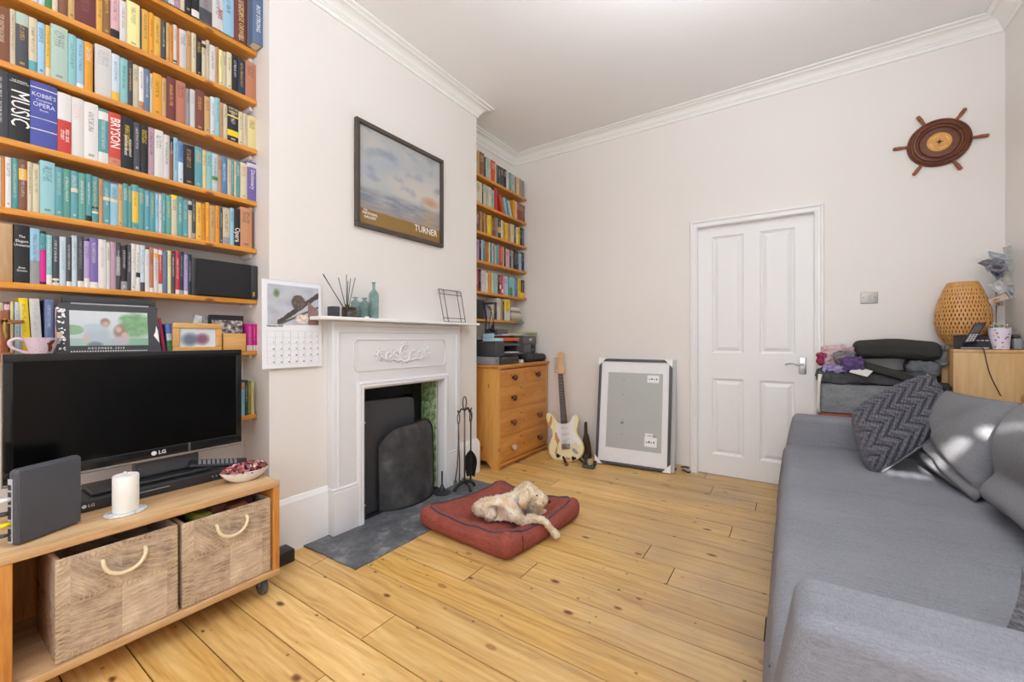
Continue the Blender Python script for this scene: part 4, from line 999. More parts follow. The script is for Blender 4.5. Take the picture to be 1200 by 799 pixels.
basket(.578, .884, 'second hide basket with rope handle, in the right half of the stand', .305)
for k, (y, x, c_, lb) in enumerate(((.66, -1.90, '8a8a40', 'green wrapped packet'), (.72, -1.93, '6a4438', 'brown packet'), (.78, -1.89, '8a5a3a', 'reddish bag'), (.83, -1.95, '4a3c44', 'dark cloth'))):
    bm = NB(); rbox(bm, (x - .05, y - .035, .30), (x + .05, y + .035, .425 + .008 * (k % 2)), .02, 3, 2, M=None, f=lambda p: p + V((.01 * noise.noise(p * 20), .008 * noise.noise(p * 22 + V((3, 3, 3))), .01 * noise.noise(p * 25))))
    tag(obj('packet', bm, plain('packet_' + c_, c_, .5), None, True), lb + ' sticking up inside the right hide basket', 'packet')
# long black box on the floor behind
bm = NB(); rbox(bm, (-2.105, .50, .0), (-2.02, 1.10, .062), .006); sb = thing('floor_speaker_bar', 'long black box on the floor poking out right of the stand', 'box', (-2.06, .8, 0)); obj('case', bm, m_blackplastic, sb, SM)
# television
TX = -2.085
ty0, ty1 = at(3, 415, X=TX).y, at(282.5, 415, X=TX).y
tz0, tz1 = .612, at(282, 409.5, X=TX).z
tv = thing('television', 'flat black television with glossy bezel standing on the pine stand', 'television', (TX, (ty0 + ty1) / 2, .53))
bm = NB(); rbox(bm, (TX - .045, ty0 + .03, tz0 + .03), (TX - .012, ty1 - .03, tz1 - .03), .012); rbox(bm, (TX - .014, ty0, tz0), (TX - .002, ty1, tz1), .004); obj('back_shell', bm, m_blackplastic, tv, SM)
m_gloss = plain('glossy_black_bezel', '18181a', .12, var=.02); 
bm = NB(); wl = .022
for q in ((ty0, ty1, tz1 - .026, tz1), (ty0, ty1, tz0 + .010, tz0 + .046), (ty0, ty0 + wl, tz0 + .046, tz1 - .026), (ty1 - wl, ty1, tz0 + .046, tz1 - .026)): rbox(bm, (TX - .002, q[0], q[2]), (TX + .006, q[1], q[3]), .002)
obj('bezel', bm, m_gloss, tv, SM)
bm = NB(); rbox(bm, (TX - .002, ty0, tz0), (TX + .007, ty1, tz0 + .010), .003); rbox(bm, (TX - .002, ty0 - .003, tz0), (TX + .005, ty0, tz1), .001); obj('trim_strip', bm, plain('taupe_trim', '8a8078', .3, .3), tv, SM)
bm = NB(); box(bm, TX - .001, TX + .003, ty0 + wl, ty1 - wl, tz0 + .046, tz1 - .026); obj('screen', bm, plain('dark_screen', '050505', .18, var=0, spec=.25), tv)
lc = at(185, 541, X=TX + .006)
text('LG', .020, fr((TX + .0063, lc.y + .014, tz0 + .028), (0, 1, 0), (0, 0, 1)), plain('logo_silver', 'd8d8d8', .3), tv, 'logo', bold=.0004)
bm = NB(); lathe(bm, [(.0085, 0), (.0085, .0006), (0, .0007)], fr((TX + .0063, lc.y - .012, tz0 + .028), (0, 1, 0), (0, 0, 1)), 20); obj('logo_disc', bm, plain('logo_silver', 'd8d8d8', .3), tv)
bm = NB(); rbox(bm, (TX - .006, lc.y + .10, tz0 + .012), (TX + .0072, lc.y + .108, tz0 + .046), .001); obj('sensor_window', bm, plain('grey_window', '55514c', .3), tv)
yc = (ty0 + ty1) / 2
bm = NB(); rbox(bm, (-2.15, yc - .02, .545), (-2.10, yc + .19, tz0 + .004), .012, 3); obj('neck', bm, plain('dark_glossy_grey', '47484c', .25), tv, SM)
bm = NB(); rbox(bm, (-2.205, yc - .15, .5305), (-2.05, yc + .22, .546), .006, 3); obj('foot_plate', bm, m_blackplastic, tv, SM)
# player under it
pl_ = thing('disc_player', 'slim black disc player on the pine stand below the television', 'disc player', (-2.1, .6, .49))
y0 = .345; y1 = .80
bm = NB(); rbox(bm, (-2.205, y0, .4905), (-2.022, y1, .530), .004); obj('case', bm, plain('satin_black_case', '2a2b2e', .35), pl_, SM)
bm = NB(); rbox(bm, (-2.022, y0 + .12, .512), (-2.0195, y0 + .26, .516), .001); obj('tray_line', bm, m_lg, pl_); bm = NB()
for k in range(3): lathe(bm, [(.003, 0), (.003, .002), (0, .0025)], fr((-2.022, y1 - .05 + k * .014, .510), (0, 1, 0), (0, 0, 1)), 10)
obj('button_cluster', bm, m_lg, pl_)
text('LG', .014, fr((-2.0215, y0 + .040, .511), (0, 1, 0), (0, 0, 1)), plain('logo_silver', 'd8d8d8', .3), pl_, 'logo')
bm = NB(); lathe(bm, [(.006, 0), (.006, .0006), (0, .0007)], fr((-2.0215, y0 + .022, .511), (0, 1, 0), (0, 0, 1)), 16); obj('logo_disc', bm, plain('logo_silver', 'd8d8d8', .3), pl_)
# candle on marble coaster
cc = at(148.5, 601, Z=.492)
co = thing('marble_coaster', 'round white marble coaster under the candle', 'coaster', (cc.x - .01, cc.y, .49))
def marble():
    t = NT('white_marble'); c = t.coord(); n = t.noise(c, 30, 5, .7); v = t.noise(c, 90, 3)
    return t.fin(t.ramp(t.math('ADD', t.math('MULTIPLY', n, .6), t.math('MULTIPLY', v, .4)), [(.4, '9fa1a8'), (.52, 'dcdde0'), (.7, 'f2f2f2')]), .3)
bm = NB(); lathe(bm, [(.054, 0), (.057, .003), (.056, .008), (0, .009)], T(cc.x - .01, cc.y, .4905), 36, sx=.8); obj('disc', bm, marble(), co, SM)
ca_ = thing('pillar_candle', 'thick white pillar candle with curled wick on a marble coaster', 'candle', (cc.x - .01, cc.y, .4995))
m_wax = NT('white_candle_wax'); m_wax.b.inputs['Subsurface Weight'].default_value = .3; m_wax.b.inputs['Subsurface Radius'].default_value = (.02, .015, .01); m_wax = m_wax.fin('f4f2ec', .5)
bm = NB(); lathe(bm, [(.0335, 0), (.035, .003), (.035, .118), (.033, .122), (.018, .119), (0, .118)], T(cc.x - .01, cc.y, .4998), 40); obj('wax', bm, m_wax, ca_, SM)
bm = NB(); tube(bm, spline([(cc.x - .01, cc.y, .617), (cc.x - .008, cc.y + .002, .628), (cc.x - .006, cc.y - .003, .634), (cc.x - .006, cc.y - .006, .631)], 4, False), .0017, 6); obj('wick', bm, plain('white_wick', 'eceae4', .8), ca_)
# router on its edge
r0 = at(18, 641, Z=.4925); r1 = at(97.5, 611, Z=.4925)
exr = (r1 - r0); RW = exr.length; MR = fr(r0, exr, (0, 0, 1))
rt_ = thing('router', 'big charcoal router standing on edge at the left end of the stand', 'router', tuple(r0.lerp(r1, .5)))
RHt = at(18, 549, X=r0.x).z - .4925
bm = NB(); rbox(bm, (0, 0, -.030), (RW, RHt * .98, 0), .014, 4, M=MR); obj('casing', bm, plain('charcoal_router_plastic', '4a4c54', .5, var=.03), rt_, True)
bm = NB(); rbox(bm, (.006, .006, -.002), (RW - .008, RHt * .98 - .006, .003), .0025, 2, M=MR); 
def grille():
    t = NT('fine_router_grille'); v = t.noise(t.coord(), 900, 1)
    t.bump(v, .25, .001); return t.fin(t.ramp(v, [(.3, '3e4048'), (.7, '50525a')]), .55)
obj('front_grille', bm, grille(), rt_, SM)
bm = NB(); rbox(bm, (-.002, .010, -.024), (.001, RHt * .86, -.010), .0008, M=MR); ps = obj('port_strip', bm, plain('grey_port_strip', 'b9babf', .4), rt_)
bm = NB()
for k in range(8): box(bm, -.0026, -.0018, .016 + k * .021, .031 + k * .021, -.0225, -.0115, M=MR)
obj('port', bm, m_blackplastic, ps)
for i, (zz, cn, cc_, r_, lb) in enumerate(((.137, 'white_cable', 'e6e6e6', .0045, 'white cable plugged high into the router'), (.098, 'black_cable', '34353a', .0042, 'black cable plugged mid height into the router'), (.066, 'yellow_cable', 'e8d000', .0048, 'yellow network cable plugged into the router'), (.036, 'grey_cable', '3a3f48', .003, 'thin dark grey cable plugged low into the router'))):
    p = MR @ V((-.001, zz, -.017)); bm = NB()
    L = [p, p + V((-.012, -.03, -.001)), p + V((-.03, -.10, -.012)), p + V((-.07, -.20, -.05)), V((-2.10 - .03 * i, -.06 - .04 * i, .45)), V((-2.19 - .03 * i, -.12 - .05 * i, .30)), V((-2.24 - .03 * i, -.16 - .06 * i, .01))]
    tube(bm, spline([tuple(q) for q in L], 5, False), r_, 8); o = thing('cable', lb, 'cable', tuple(p)); obj('lead', bm, plain(cn, cc_, .45), o, True)
    bm = NB(); e_ = MR.to_3x3() @ V((-1, 0, 0)); tube(bm, [p, p + e_ * .012, p + e_ * .022], [r_ * 1.5, r_ * 1.5, r_], 8); obj('plug', bm, plain(cn, cc_, .45), o, True)
# white potpourri bowl
bc = V((-1.925, .835, .4905))
bo = thing('fluted_bowl', 'white fluted oval bowl heaped with dried petals, right end of stand', 'bowl', tuple(bc))
bm = NB(); ff = lambda a, z: 1 + .028 * math.cos(a * 30) * min(1, z / .03)
lathe(bm, [(.036, 0), (.040, .002), (.058, .014), (.072, .030), (.080, .044), (.082, .047), (.079, .047), (.066, .028), (.0, .012)], T(*bc), 120, sx=.72, sy=1.12, rf=ff); obj('body', bm, plain('white_glaze', 'ececea', .25), bo, True)
m_pet = [plain('petal_' + c_, c_, .7) for c_ in ('7d2236', '9c3a4c', 'b8707a', 'dcb8a4', '5a1c34', 'a84c40', 'c9909a')]
bm = NB(); R_ = random.Random(5)
for k in range(360):
    a = R_.random() * 2 * PI; q = math.sqrt(R_.random()); z = .040 + .022 * (1 - q * q) + R_.random() * .010
    M = T(bc.x + .056 * q * math.cos(a), bc.y + .086 * q * math.sin(a), bc.z + z) @ Matrix.Rotation(R_.random() * 6, 4, 'Z') @ Matrix.Rotation(R_.uniform(-.9, .9), 4, 'X') @ Matrix.Rotation(R_.uniform(-.9, .9), 4, 'Y')
    L = R_.uniform(.007, .013); w_ = L * R_.uniform(.5, .9)
    vs = [bm.verts.new(M @ V(q_)) for q_ in ((-L, 0, 0), (-L * .3, w_, .003), (L * .6, w_ * .7, .002), (L, 0, .004), (L * .6, -w_ * .7, .002), (-L * .3, -w_, .003))]
    face(bm, vs, R_.randrange(7))
tag(obj('petals', bm, m_pet), 'dark red and pink dried petals heaped in the fluted white bowl', 'petals', kind='stuff')
bm = NB(); lathe(bm, [(.0, .020), (.052, .020), (.058, .038), (.0, .050)], T(*bc), 40, sx=.72, sy=1.1); obj('petal_bed', bm, m_pet[0], bo, True)
# remotes
sbx = thing('smart_tv_box', 'small black streaming box under the remote beside the disc player', 'box', (-2.08, .85, .49))
bm = NB(); rbox(bm, (-2.14, .812, .4905), (-2.03, .90, .512), .004); obj('case', bm, m_blackplastic, sbx, SM)
bm = NB(); rbox(bm, (-2.03, .816, .495), (-2.027, .832, .509), .001); obj('silver_end', bm, m_lg, sbx)
rm = thing('remote_control', 'black remote control with pale buttons lying across the box by the bowl', 'remote control', (-2.05, .83, .54))
A_ = V((-2.09, .690, .566)); B_ = V((-2.035, .890, .536)); exr = (B_ - A_); ML2 = fr(A_, exr, V((-1, .36, .55)))
bm = NB(); rbox(bm, (0, -.022, -.008), (exr.length, .022, .008), .006, 2, M=ML2); obj('body', bm, m_blackplastic, rm, SM)
bm = NB()
for i in range(9):
    for j in range(3): rbox(bm, (.03 + i * .016, -.014 + j * .010, .008), (.040 + i * .016, -.007 + j * .010, .010), .001, M=ML2)
obj('buttons', bm, plain('grey_buttons', '8a8c90', .5), rm)
# ------------------------------------------------------------------ shelves and books
m_shelf = wood('varnished_orange_pine', 'b8701f', 'e09a38', 'Y', 1.1, True, .35, '6a3010')
PAL = {'wh': ('white', 'dad7d4'), 'cr': ('cream', 'd4c8aa'), 'cy': ('pale yellow', 'e6d69a'), 'tn': ('tan', 'c49a68'), 'or': ('orange', 'e0952c'), 'yo': ('amber', 'e2b04a'),
 'yl': ('yellow', 'ecc818'), 'te': ('teal', '5c9ea4'), 'tg': ('sea green', '62a094'), 'lt': ('light teal', '8fc4c6'), 'lb': ('light blue', '98c4da'), 'bl': ('blue', '5c82b4'),
 'nb': ('navy', '2c3650'), 'bk': ('black', '242427'), 'ch': ('charcoal', '484a50'), 'gy': ('grey', '949496'), 'sg': ('sage green', 'a6beb0'), 'br': ('brown', '865a40'),
 'mr': ('maroon', '743c3a'), 'rd': ('red', 'c43a40'), 'sa': ('salmon', 'c28466'), 'pk': ('pink', 'd8aeb2'), 'mg': ('magenta', 'd4248c'), 'lv': ('lavender', 'b4a2cc'),
 'pu': ('purple', '7468a6'), 'gn': ('green', '4e8a4c'), 'dg': ('dark green', '30483a'), 'pb': ('pale blue', 'c4d4de'), 'ol': ('olive', '88844c'), 'mv': ('mauve', 'b292a2'),
 'bw': ('slate blue', '66789a'), 'ro': ('orange red', 'dc5a28'), 'kb': ('royal blue', '4e58a4')}
m_pages = plain('book_pages', 'e6dcc4', .8, bump=.2, bs=700)
BM = {}
def book_mat(base, bands=(), txt=None, seed=0):
    key = (base, bands, txt, seed)
    if key in BM: return BM[key]
    t = NT('book_cover_' + PAL[base][0].replace(' ', '_'))
    uv = t.n('ShaderNodeUVMap'); uv.uv_map = 'UVMap'; s = t.n('ShaderNodeSeparateXYZ'); t.l(uv.outputs[0], s.inputs[0])
    oi = t.n('ShaderNodeObjectInfo'); hs = t.n('ShaderNodeHueSaturation'); hs.inputs['Color'].default_value = lin(PAL[base][1])
    t.set(hs, 'Value', t.math('MULTIPLY_ADD', oi.outputs['Random'], .22, .80)); t.set(hs, 'Hue', t.math('MULTIPLY_ADD', oi.outputs['Random'], .03, .485))
    col = hs.outputs[0]
    for (a, b, c) in bands:
        m = t.math('MULTIPLY', t.math('GREATER_THAN', s.outputs[1], a), t.math('LESS_THAN', s.outputs[1], b))
        m = t.math('MULTIPLY', m, t.math('LESS_THAN', s.outputs[0], 1.5))
        col = t.mix(m, col, lin(PAL[c][1]) if c in PAL else c)
    if txt:
        style = seed % 3
        cmb = t.n('ShaderNodeCombineXYZ')
        if style < 2:
            t.set(cmb, 0, t.math('MULTIPLY', s.outputs[1], 80 if style else 58)); t.set(cmb, 1, t.math('MULTIPLY', s.outputs[0], 3.2))
            ulo, uhi, v0, v1 = .30, .68, (.22 if style else .34), (.9 if style else .84)
        else:
            t.set(cmb, 0, t.math('MULTIPLY', s.outputs[1], 62)); t.set(cmb, 1, t.math('MULTIPLY', s.outputs[0], 5))
            ulo, uhi, v0, v1 = .18, .80, .62, .90
        t.set(cmb, 2, t.math('MULTIPLY', oi.outputs['Random'], 91))
        n = t.noise(cmb.outputs[0], 1, 2, .8)
        m = t.math('GREATER_THAN', n, .50)
        for (o, sk_, val) in (('GREATER_THAN', 0, ulo), ('LESS_THAN', 0, uhi), ('GREATER_THAN', 1, v0), ('LESS_THAN', 1, v1)): m = t.math('MULTIPLY', m, t.math(o, s.outputs[sk_], val))
        # publisher's mark near the foot
        m2 = t.math('MULTIPLY', t.math('LESS_THAN', t.math('ABSOLUTE', t.math('SUBTRACT', s.outputs[1], .085)), .022), t.math('LESS_THAN', t.math('ABSOLUTE', t.math('SUBTRACT', s.outputs[0], .5)), .2))
        m2 = t.math('MULTIPLY', m2, t.math('GREATER_THAN', oi.outputs['Random'], .72))
        m = t.math('MULTIPLY', m, t.math('GREATER_THAN', s.outputs[1], t.math('MULTIPLY_ADD', oi.outputs['Random'], .35, .18)))
        col = t.mix(t.math('MULTIPLY', t.math('MAXIMUM', m, m2), .50), col, lin(PAL[txt][1]) if txt in PAL else txt)
    BM[key] = t.fin(col, .5, 0, .35); return BM[key]
DARK = {'bk', 'ch', 'nb', 'mr', 'br', 'dg', 'te', 'tg', 'rd', 'pu', 'bl', 'bw', 'mg', 'kb', 'ro', 'gn', 'ol'}
def make_book(y0, y1, z0, h, d, X, mt, lab, tilt=0, name='book', grp=None):
    "a closed book: rounded spine towards the room (+X), boards, and a block of pages"
    w = y1 - y0; bm = NB(); uvl = bm.loops.layers.uv.new('UVMap')
    b = min(.0022, w * .2); n = 5; arc = min(.003, w * .18)
    def quad(p, uv):
        f = face(bm, [bm.verts.new(q) for q in p])
        for lp, c in zip(f.loops, uv): lp[uvl].uv = c
    prof = [(0, -d)] + [(w * k / n, -arc * ((2 * k / n - 1) ** 2)) for k in range(n + 1)] + [(w, -d), (w - b, -d), (w - b, -arc - b), (b, -arc - b), (b, -d)]
    N = len(prof); V0 = [bm.verts.new((p[1], p[0], 0)) for p in prof]; V1 = [bm.verts.new((p[1], p[0], h)) for p in prof]
    for i in range(N):
        j = (i + 1) % N; f = face(bm, (V0[i], V0[j], V1[j], V1[i]))
        if 1 <= i <= n: us = (prof[i][0] / w, prof[j][0] / w)
        else: us = (2, 2)
        for lp, c in zip(f.loops, ((us[0], 0), (us[1], 0), (us[1], 1), (us[0], 1))): lp[uvl].uv = c
    for vs, r in ((V0, True), (V1, False)):
        q = [vs[0]] + vs[1:n + 2] + [vs[n + 2], vs[n + 3], vs[n + 4], vs[n + 5], vs[n + 6]]
        f = face(bm, q[::-1] if r else q)
        for lp in f.loops: lp[uvl].uv = (2, 0)
    R = T(X, y0, z0) @ (T(0, w if tilt < 0 else 0, 0) @ Matrix.Rotation(tilt, 4, 'X') @ T(0, -w if tilt < 0 else 0, 0))
    bm.transform(R)
    org = V((X - d / 2, (y0 + y1) / 2, z0))
    o = obj(name, bm, mt, None, math.radians(50), origin=org); tag(o, lab, 'book', grp)
    pb = NB(); box(pb, -d + .003, -arc - b - .0002, b + .0001, w - b - .0001, .003, h - .003, M=R); obj('pages', pb, m_pages, o)
    return o
def row(spec, y_px_end, X, z, side, rname, hdef, start):
    """spec: 'right_edge_px colour[:text colour][/lo-hi-colour...][@height][~tilt]' for each spine, left to right"""
    out = []; xprev = start; items = []
    for tok in spec.split():
        px, rest = tok.split('=')
        gap = px.startswith('g'); px = float(px.lstrip('g'))
        if gap: xprev = px; continue
        h = hdef + (R_.random() - .5) * .018; tilt = 0
        if '~' in rest: rest, q = rest.split('~'); tilt = math.radians(float(q))
        if '@' in rest: rest, q = rest.split('@'); h = float(q)
        bands = (); txt = None
        p = rest.split('/')
        for i_, q in enumerate(p):
            if ':' in q: p[i_], txt = q.split(':')
        rest = p[0]; bands = tuple((float(a.split('-')[0]), float(a.split('-')[1]), a.split('-')[2]) for a in p[1:])
        ya, yb = at(xprev, 300, X=X).y, at(px, 300, X=X).y
        items.append((ya + .0004, yb - .0004, rest, bands, txt, h, tilt)); xprev = px
    cnt = {}
    for it in items: cnt[it[2]] = cnt.get(it[2], 0) + 1
    seen = {}
    ORD = ['', 'first', 'second', 'third', 'fourth', 'fifth', 'sixth', 'seventh', 'eighth', 'ninth', 'tenth', 'eleventh', 'twelfth', 'thirteenth', 'fourteenth', 'fifteenth']
    for k, (ya, yb, c, bands, txt, h, tilt) in enumerate(items):
        seen[c] = seen.get(c, 0) + 1; w = yb - ya
        wd_ = 'slim' if w < .017 else ('thick' if w > .038 else '')
        cn = PAL[c][0]
        if cnt[c] == 1: which = 'the only such spine on'
        elif seen[c] == cnt[c]: which = 'rightmost such spine on'
        elif seen[c] == 1: which = 'leftmost such spine on'
        else: which = '%s such spine along' % ORD[seen[c]]
        lab = ('%s %s book, %s %s' % (wd_, cn, which, rname)).strip()
        if txt is None: txt = (R_.choice(['cr', 'wh', 'yo', 'wh']) if c in DARK else R_.choice(['ch', 'bk', 'mr', 'nb']))
        mt = book_mat(c, bands, txt if w > .007 else None, R_.randrange(3))
        d = min(.105 + h * .12 + R_.random() * .01, .140)
        out.append(make_book(ya, yb, z, h, d, X - R_.random() * .004, mt, lab, tilt, grp='books on ' + rname))
    return out
R_ = random.Random(21)
ZL = [2.554, 2.304, 2.053, 1.788, 1.547, 1.289, 1.030, .706]
ZR = [2.530, 2.279, 2.032, 1.777, 1.506, 1.264]
m_batten = m_white
names = ['topmost', 'second', 'third', 'fourth', 'fifth', 'sixth', 'seventh', 'lowest']
def shelf(z, y0, y1, lab, yb, X1=-2.261, grp=None):
    s_ = thing('wall_shelf', lab, 'shelf', (-2.34, (y0 + y1) / 2, z - .022), grp)
    bm = NB(); rbox(bm, (XA + .002, y0, z - .022), (X1, y1, z), .002); obj('board', bm, m_shelf, s_, SM)
    if yb is not None:
        bm = NB(); rbox(bm, (XA + .004, min(yb, yb + (.014 if yb < 0 else -.014)), z - .040), (X1 - .03, yb, z - .0225), .002) if False else rbox(bm, (XA + .004, yb - .016, z - .042), (X1 - .045, yb - .001, z - .0225), .002)
        obj('batten', bm, m_batten, s_, SM)
for i, z in enumerate(ZL): shelf(z, -.45 if i < 7 else .75, YN - .002, '%s orange pine shelf from the ceiling in the alcove behind the television' % names[i] if i < 7 else 'lowest pine shelf in the television alcove, seen right of the screen', YN - .001, grp='pine shelves in the television alcove')
nr = ['topmost', 'second', 'third', 'fourth', 'fifth', 'lowest']
for i, z in enumerate(ZR): shelf(z, YF + .003, (YB - .002) if i < 5 else 3.43, '%s orange pine shelf from the ceiling in the far corner alcove' % nr[i] if i < 5 else 'lowest pine shelf in the far corner alcove, above the printers', None, -2.262, grp='pine shelves in the far corner alcove')
XBK = -2.268
L = {}
L[0] = row('197.5=te@.2 205=wh@.2 212=mv@.2 217=cr@.2 225=bk@.22 234=bk/0-.14-wh@.22 249=gy/.0-.25-ch@.24 262=wh@.25 274.6=lb@.25 291=mr@.26 296=pb@.23', 0, XBK + .02, ZL[0], 0, 'topmost shelf above television', .2, 186)
L[1] = row('37=wh 45.5=wh 53=pb/.3-.5-bl 61=gn 68=cr@.18 80=br@.19 88=tn@.19 113=mr:br@.2 121=yo 130=br@.19 140.5=pk/.02-.2-bk 149=wh 164.5=cy@.185 166.5=ch@.17 175=yo 180.5=or 189=yo 195=ch@.17 199=tn 203.5=or@.17 208=wh/.0-.05-ch/.08-.13-ch 210.5=or@.17 219=wh 225=tn 230.5=cr 237=bk 242=cr/.82-.92-bk 246=cr 253=wh 257=tn 261.5=cy 266=cr 272=cr 279.5=bk 288=nb:yo 301=sa@.185', 0, XBK, ZL[1], 0, 'second shelf down above television', .178, 30)
L[2] = row('11.7=br@.19 18.6=cr@.195 33.7=ch/.78-1.1-sg@.195 44=cr/0-.2-te@.195 53.4=lb@.19 59.5=yo/.0-.18-cr@.19 79.8=sg@.205 90=lt@.195 99=lb/0-.1-wh@.19 109=or:wh@.19 g111.5=x 131=wh:gy@.20 141=pb/.0-.2-yo@.19 150=lt@.185 156=ch@.185 163=cr@.18 169=wh/.0-.2-sa@.18 176=bw@.18 179.5=cr@.17 190=or@.18 195.5=tn@.175 206.5=mr:yo@.19 218=sa@.19 223=gy@.17 229=wh:gy@.175 240=mr@.185 247=tn@.17 252.5=pb@.18 258=lt@.185 262=tn@.17 267=cr@.17 280=bk/.16-.32-yl/.68-.72-yl@.18 285.5=cr@.165 291=cr@.165 301=cy:bk@.165', 0, XBK, ZL[2], 0, 'third shelf down above television', .18, -10)
L[3] = row('10=ch:wh@.235 35.5=bk:bk@.235 67.5=kb:kb/.9-.915-wh/.26-.275-wh/.44-.45-wh@.235 84=rd/.55-1.1-wh:wh@.225 98.5=wh:pk@.225 115.5=wh@.222 127.5=te/0-.2-wh/.8-.95-wh@.215 142=rd:rd/.0-.15-sa@.215 157=bk:yl@.215 165=ch:wh@.205 174=bk:yl@.205 181.5=mv@.205 192=wh:bk@.205 199.5=wh@.195 203.5=br/.7-1.1-bk@.19 209=lb@.195 215=pb/.5-1.1-bl@.185 228.5=bk:tn@.18 238=te@.188 242.5=cy@.18 249=lt@.18 256=pb/.3-.4-gn@.18 260=tn@.175 267=bl@.18 271.5=cr@.175 274.5=te@.175 277.5=cr@.175 282=te@.175 290=cr:rd@.18 303=pu:pu/.85-.95-wh@.20', 0, XBK, ZL[3], 0, 'fourth shelf down above television', .18, -14)
bmw = '/.56-.64-cr'
L[4] = row('2=wh 6=or 13.5=wh 22=te 32=br/.6-.82-yo 38=cr 46.8=cr 64.7=lt@.195 74.4=te 83.3=tg 92=te%s 101=tg 108=te/0-.12-bk 116=te/.3-.34-bk/.2-.24-wh 121=tn 129.7=te%s 138.8=lb%s 144.3=tn 150.4=te 155=te 163=yo/0-.15-te/.85-1.1-te 170=te 176=te 182.4=te 186.5=lb 190=wh 194.8=te 201=tg 208=cr:bk/.92-1.1-yl 214.7=te 221=te 225.5=cr/.75-.9-bk 230=ch/.02-.15-gy 236.7=yo 241.6=or 246=or 253=tn 258=or 261.5=ch 270=cr/.0-.2-gy 274.6=lb 282=bk:bk 296=sa@.2' % (bmw, bmw, bmw), 0, XBK, ZL[4], 0, 'teal paperback shelf, fifth down', .177, -8)
L[5] = row('35=bk:bk@.205 47=lb/.0-.42-gy@.20 54.5=bk:bk/.05-.65-mg/.65-.95-te@.195 61.3=lt:wh/0-.2-wh 70=ch:wh/.0-.06-wh/.1-.14-wh 78=pb:te 84.3=ch:wh/.0-.1-wh 91=pb 98.5=ch:gy/0-.12-wh 105.4=lv/0-.2-wh 115.4=pu:wh/0-.12-wh 125=wh:sa 129.5=wh 136.4=mg:lv/.0-1.1-mv 142=ch:wh/.3-.7-gy 149.5=bk:wh/.0-.2-gy 154=ch 159.5=wh:ch 164.5=wh:bk/.3-.4-bk 170=pb/.0-.2-ch 175.5=wh:gy 180.3=sa/.0-.1-wh 186=wh/.8-.9-yo 191=rd/.0-.2-wh/.85-.95-wh 197=bw:bw 201=cy/.0-.1-wh 206=ch:wh 211=rd/.0-.1-wh 216=nb:gy/.0-.1-gy 221=lv/0-.1-wh 225.2=nb', 0, XBK, ZL[5], 0, 'sixth shelf down above television', .188, 16.3)
L[6] = row('4.4=cr@.185 12=mr/.85-.95-pk@.19 16=cy@.19 g17=x 24=pb@.19 26=pb@.19', 0, XBK, ZL[6], 0, 'seventh shelf, behind the crucifix', .19, -8)
# seventh shelf, the leaning thick ones
def one(pa, pb_, c, z, h, X, lab, txt=None, bands=(), tilt=0, d=.13):
    return make_book(at(pa, 300, X=X).y, at(pb_, 300, X=X).y, z, h, d, X, book_mat(c, tuple(bands), txt, 1), lab, tilt)
one(26.5, 37, 'yl', ZL[6], .205, XBK, 'bright yellow book leaning among the books behind the pink mug', 'ol', (), math.radians(2.5))
one(38.5, 50.5, 'wh', ZL[6], .205, XBK, 'white book beside the bright yellow one on the seventh shelf', 'gy', (), math.radians(2.5))
one(52.5, 63, 'bw', ZL[6], .205, XBK, 'dark glossy blue grey book between the white book and black calendar', 'pb')
one(64.5, 69.5, 'pk', ZL[6], .175, XBK, 'slim pale pink book squeezed beside the black calendar', 'cr')
one(191, 195, 'rd', ZL[6], .150, XBK, 'slim red book leaning right of the black calendar', 'rd', (), math.radians(-7) * -1)
one(197, 204, 'bl', ZL[6], .125, XBK, 'blue, white and green book between the red and orange ones', 'bl', ((0, .42, 'gn'), (.42, .66, 'pb')), math.radians(4))
one(205.5, 209.5, 'ro', ZL[6], .130, XBK - .01, 'slim orange red book behind the pine photo frame', 'ro')
for k, (a, b) in enumerate(((289.5, 296.5), (297, 299.8), (300.2, 304))): one(a, b, 'mg', ZL[6], .135, XBK + .006, ('leftmost', 'middle', 'rightmost')[k] + ' of three magenta paperbacks at the right end of seventh shelf', 'pk', ((0, .2, 'wh'),))
bm = NB()
X_ = -2.36
cb = one(247, 285.5, 'bk', ZL[6], .175, -2.29, 'black hardback with grey cover picture showing above the small pine box', None, (), 0, .03)
y0, y1 = at(248, 300, X=-2.289).y, at(284, 300, X=-2.289).y
bm = NB(); picture(bm, y1 - y0, .14, lambda u, v: mixc(hx('302a2a'), hx('d8d4d0'), min(1, max(0, fb(u * 4, v * 5, 2) * 2.2 - .6))), 30, 24, fr((-2.2885, y0, ZL[6] + .01), (0, 1, 0), (0, 0, 1))); obj('cover_picture', bm, vcol(), cb)
one(217, 234, 'wh', ZL[6], .165, -2.33, 'pale book leaning behind the pine photo frame', 'gy', (), math.radians(-14), .04)
one(238, 246, 'gy', ZL[6], .165, -2.32, 'grey patterned book between the pale book and the black hardback', 'wh', (), 0, .06)
L[7] = row('287.2=lb/.8-1.1-sa@.165 291.2=dg:cr@.175 295.2=ol@.17 298.8=cy@.165', 0, XBK + .004, ZL[7], 0, 'lowest alcove shelf right of television', .17, 283.2)
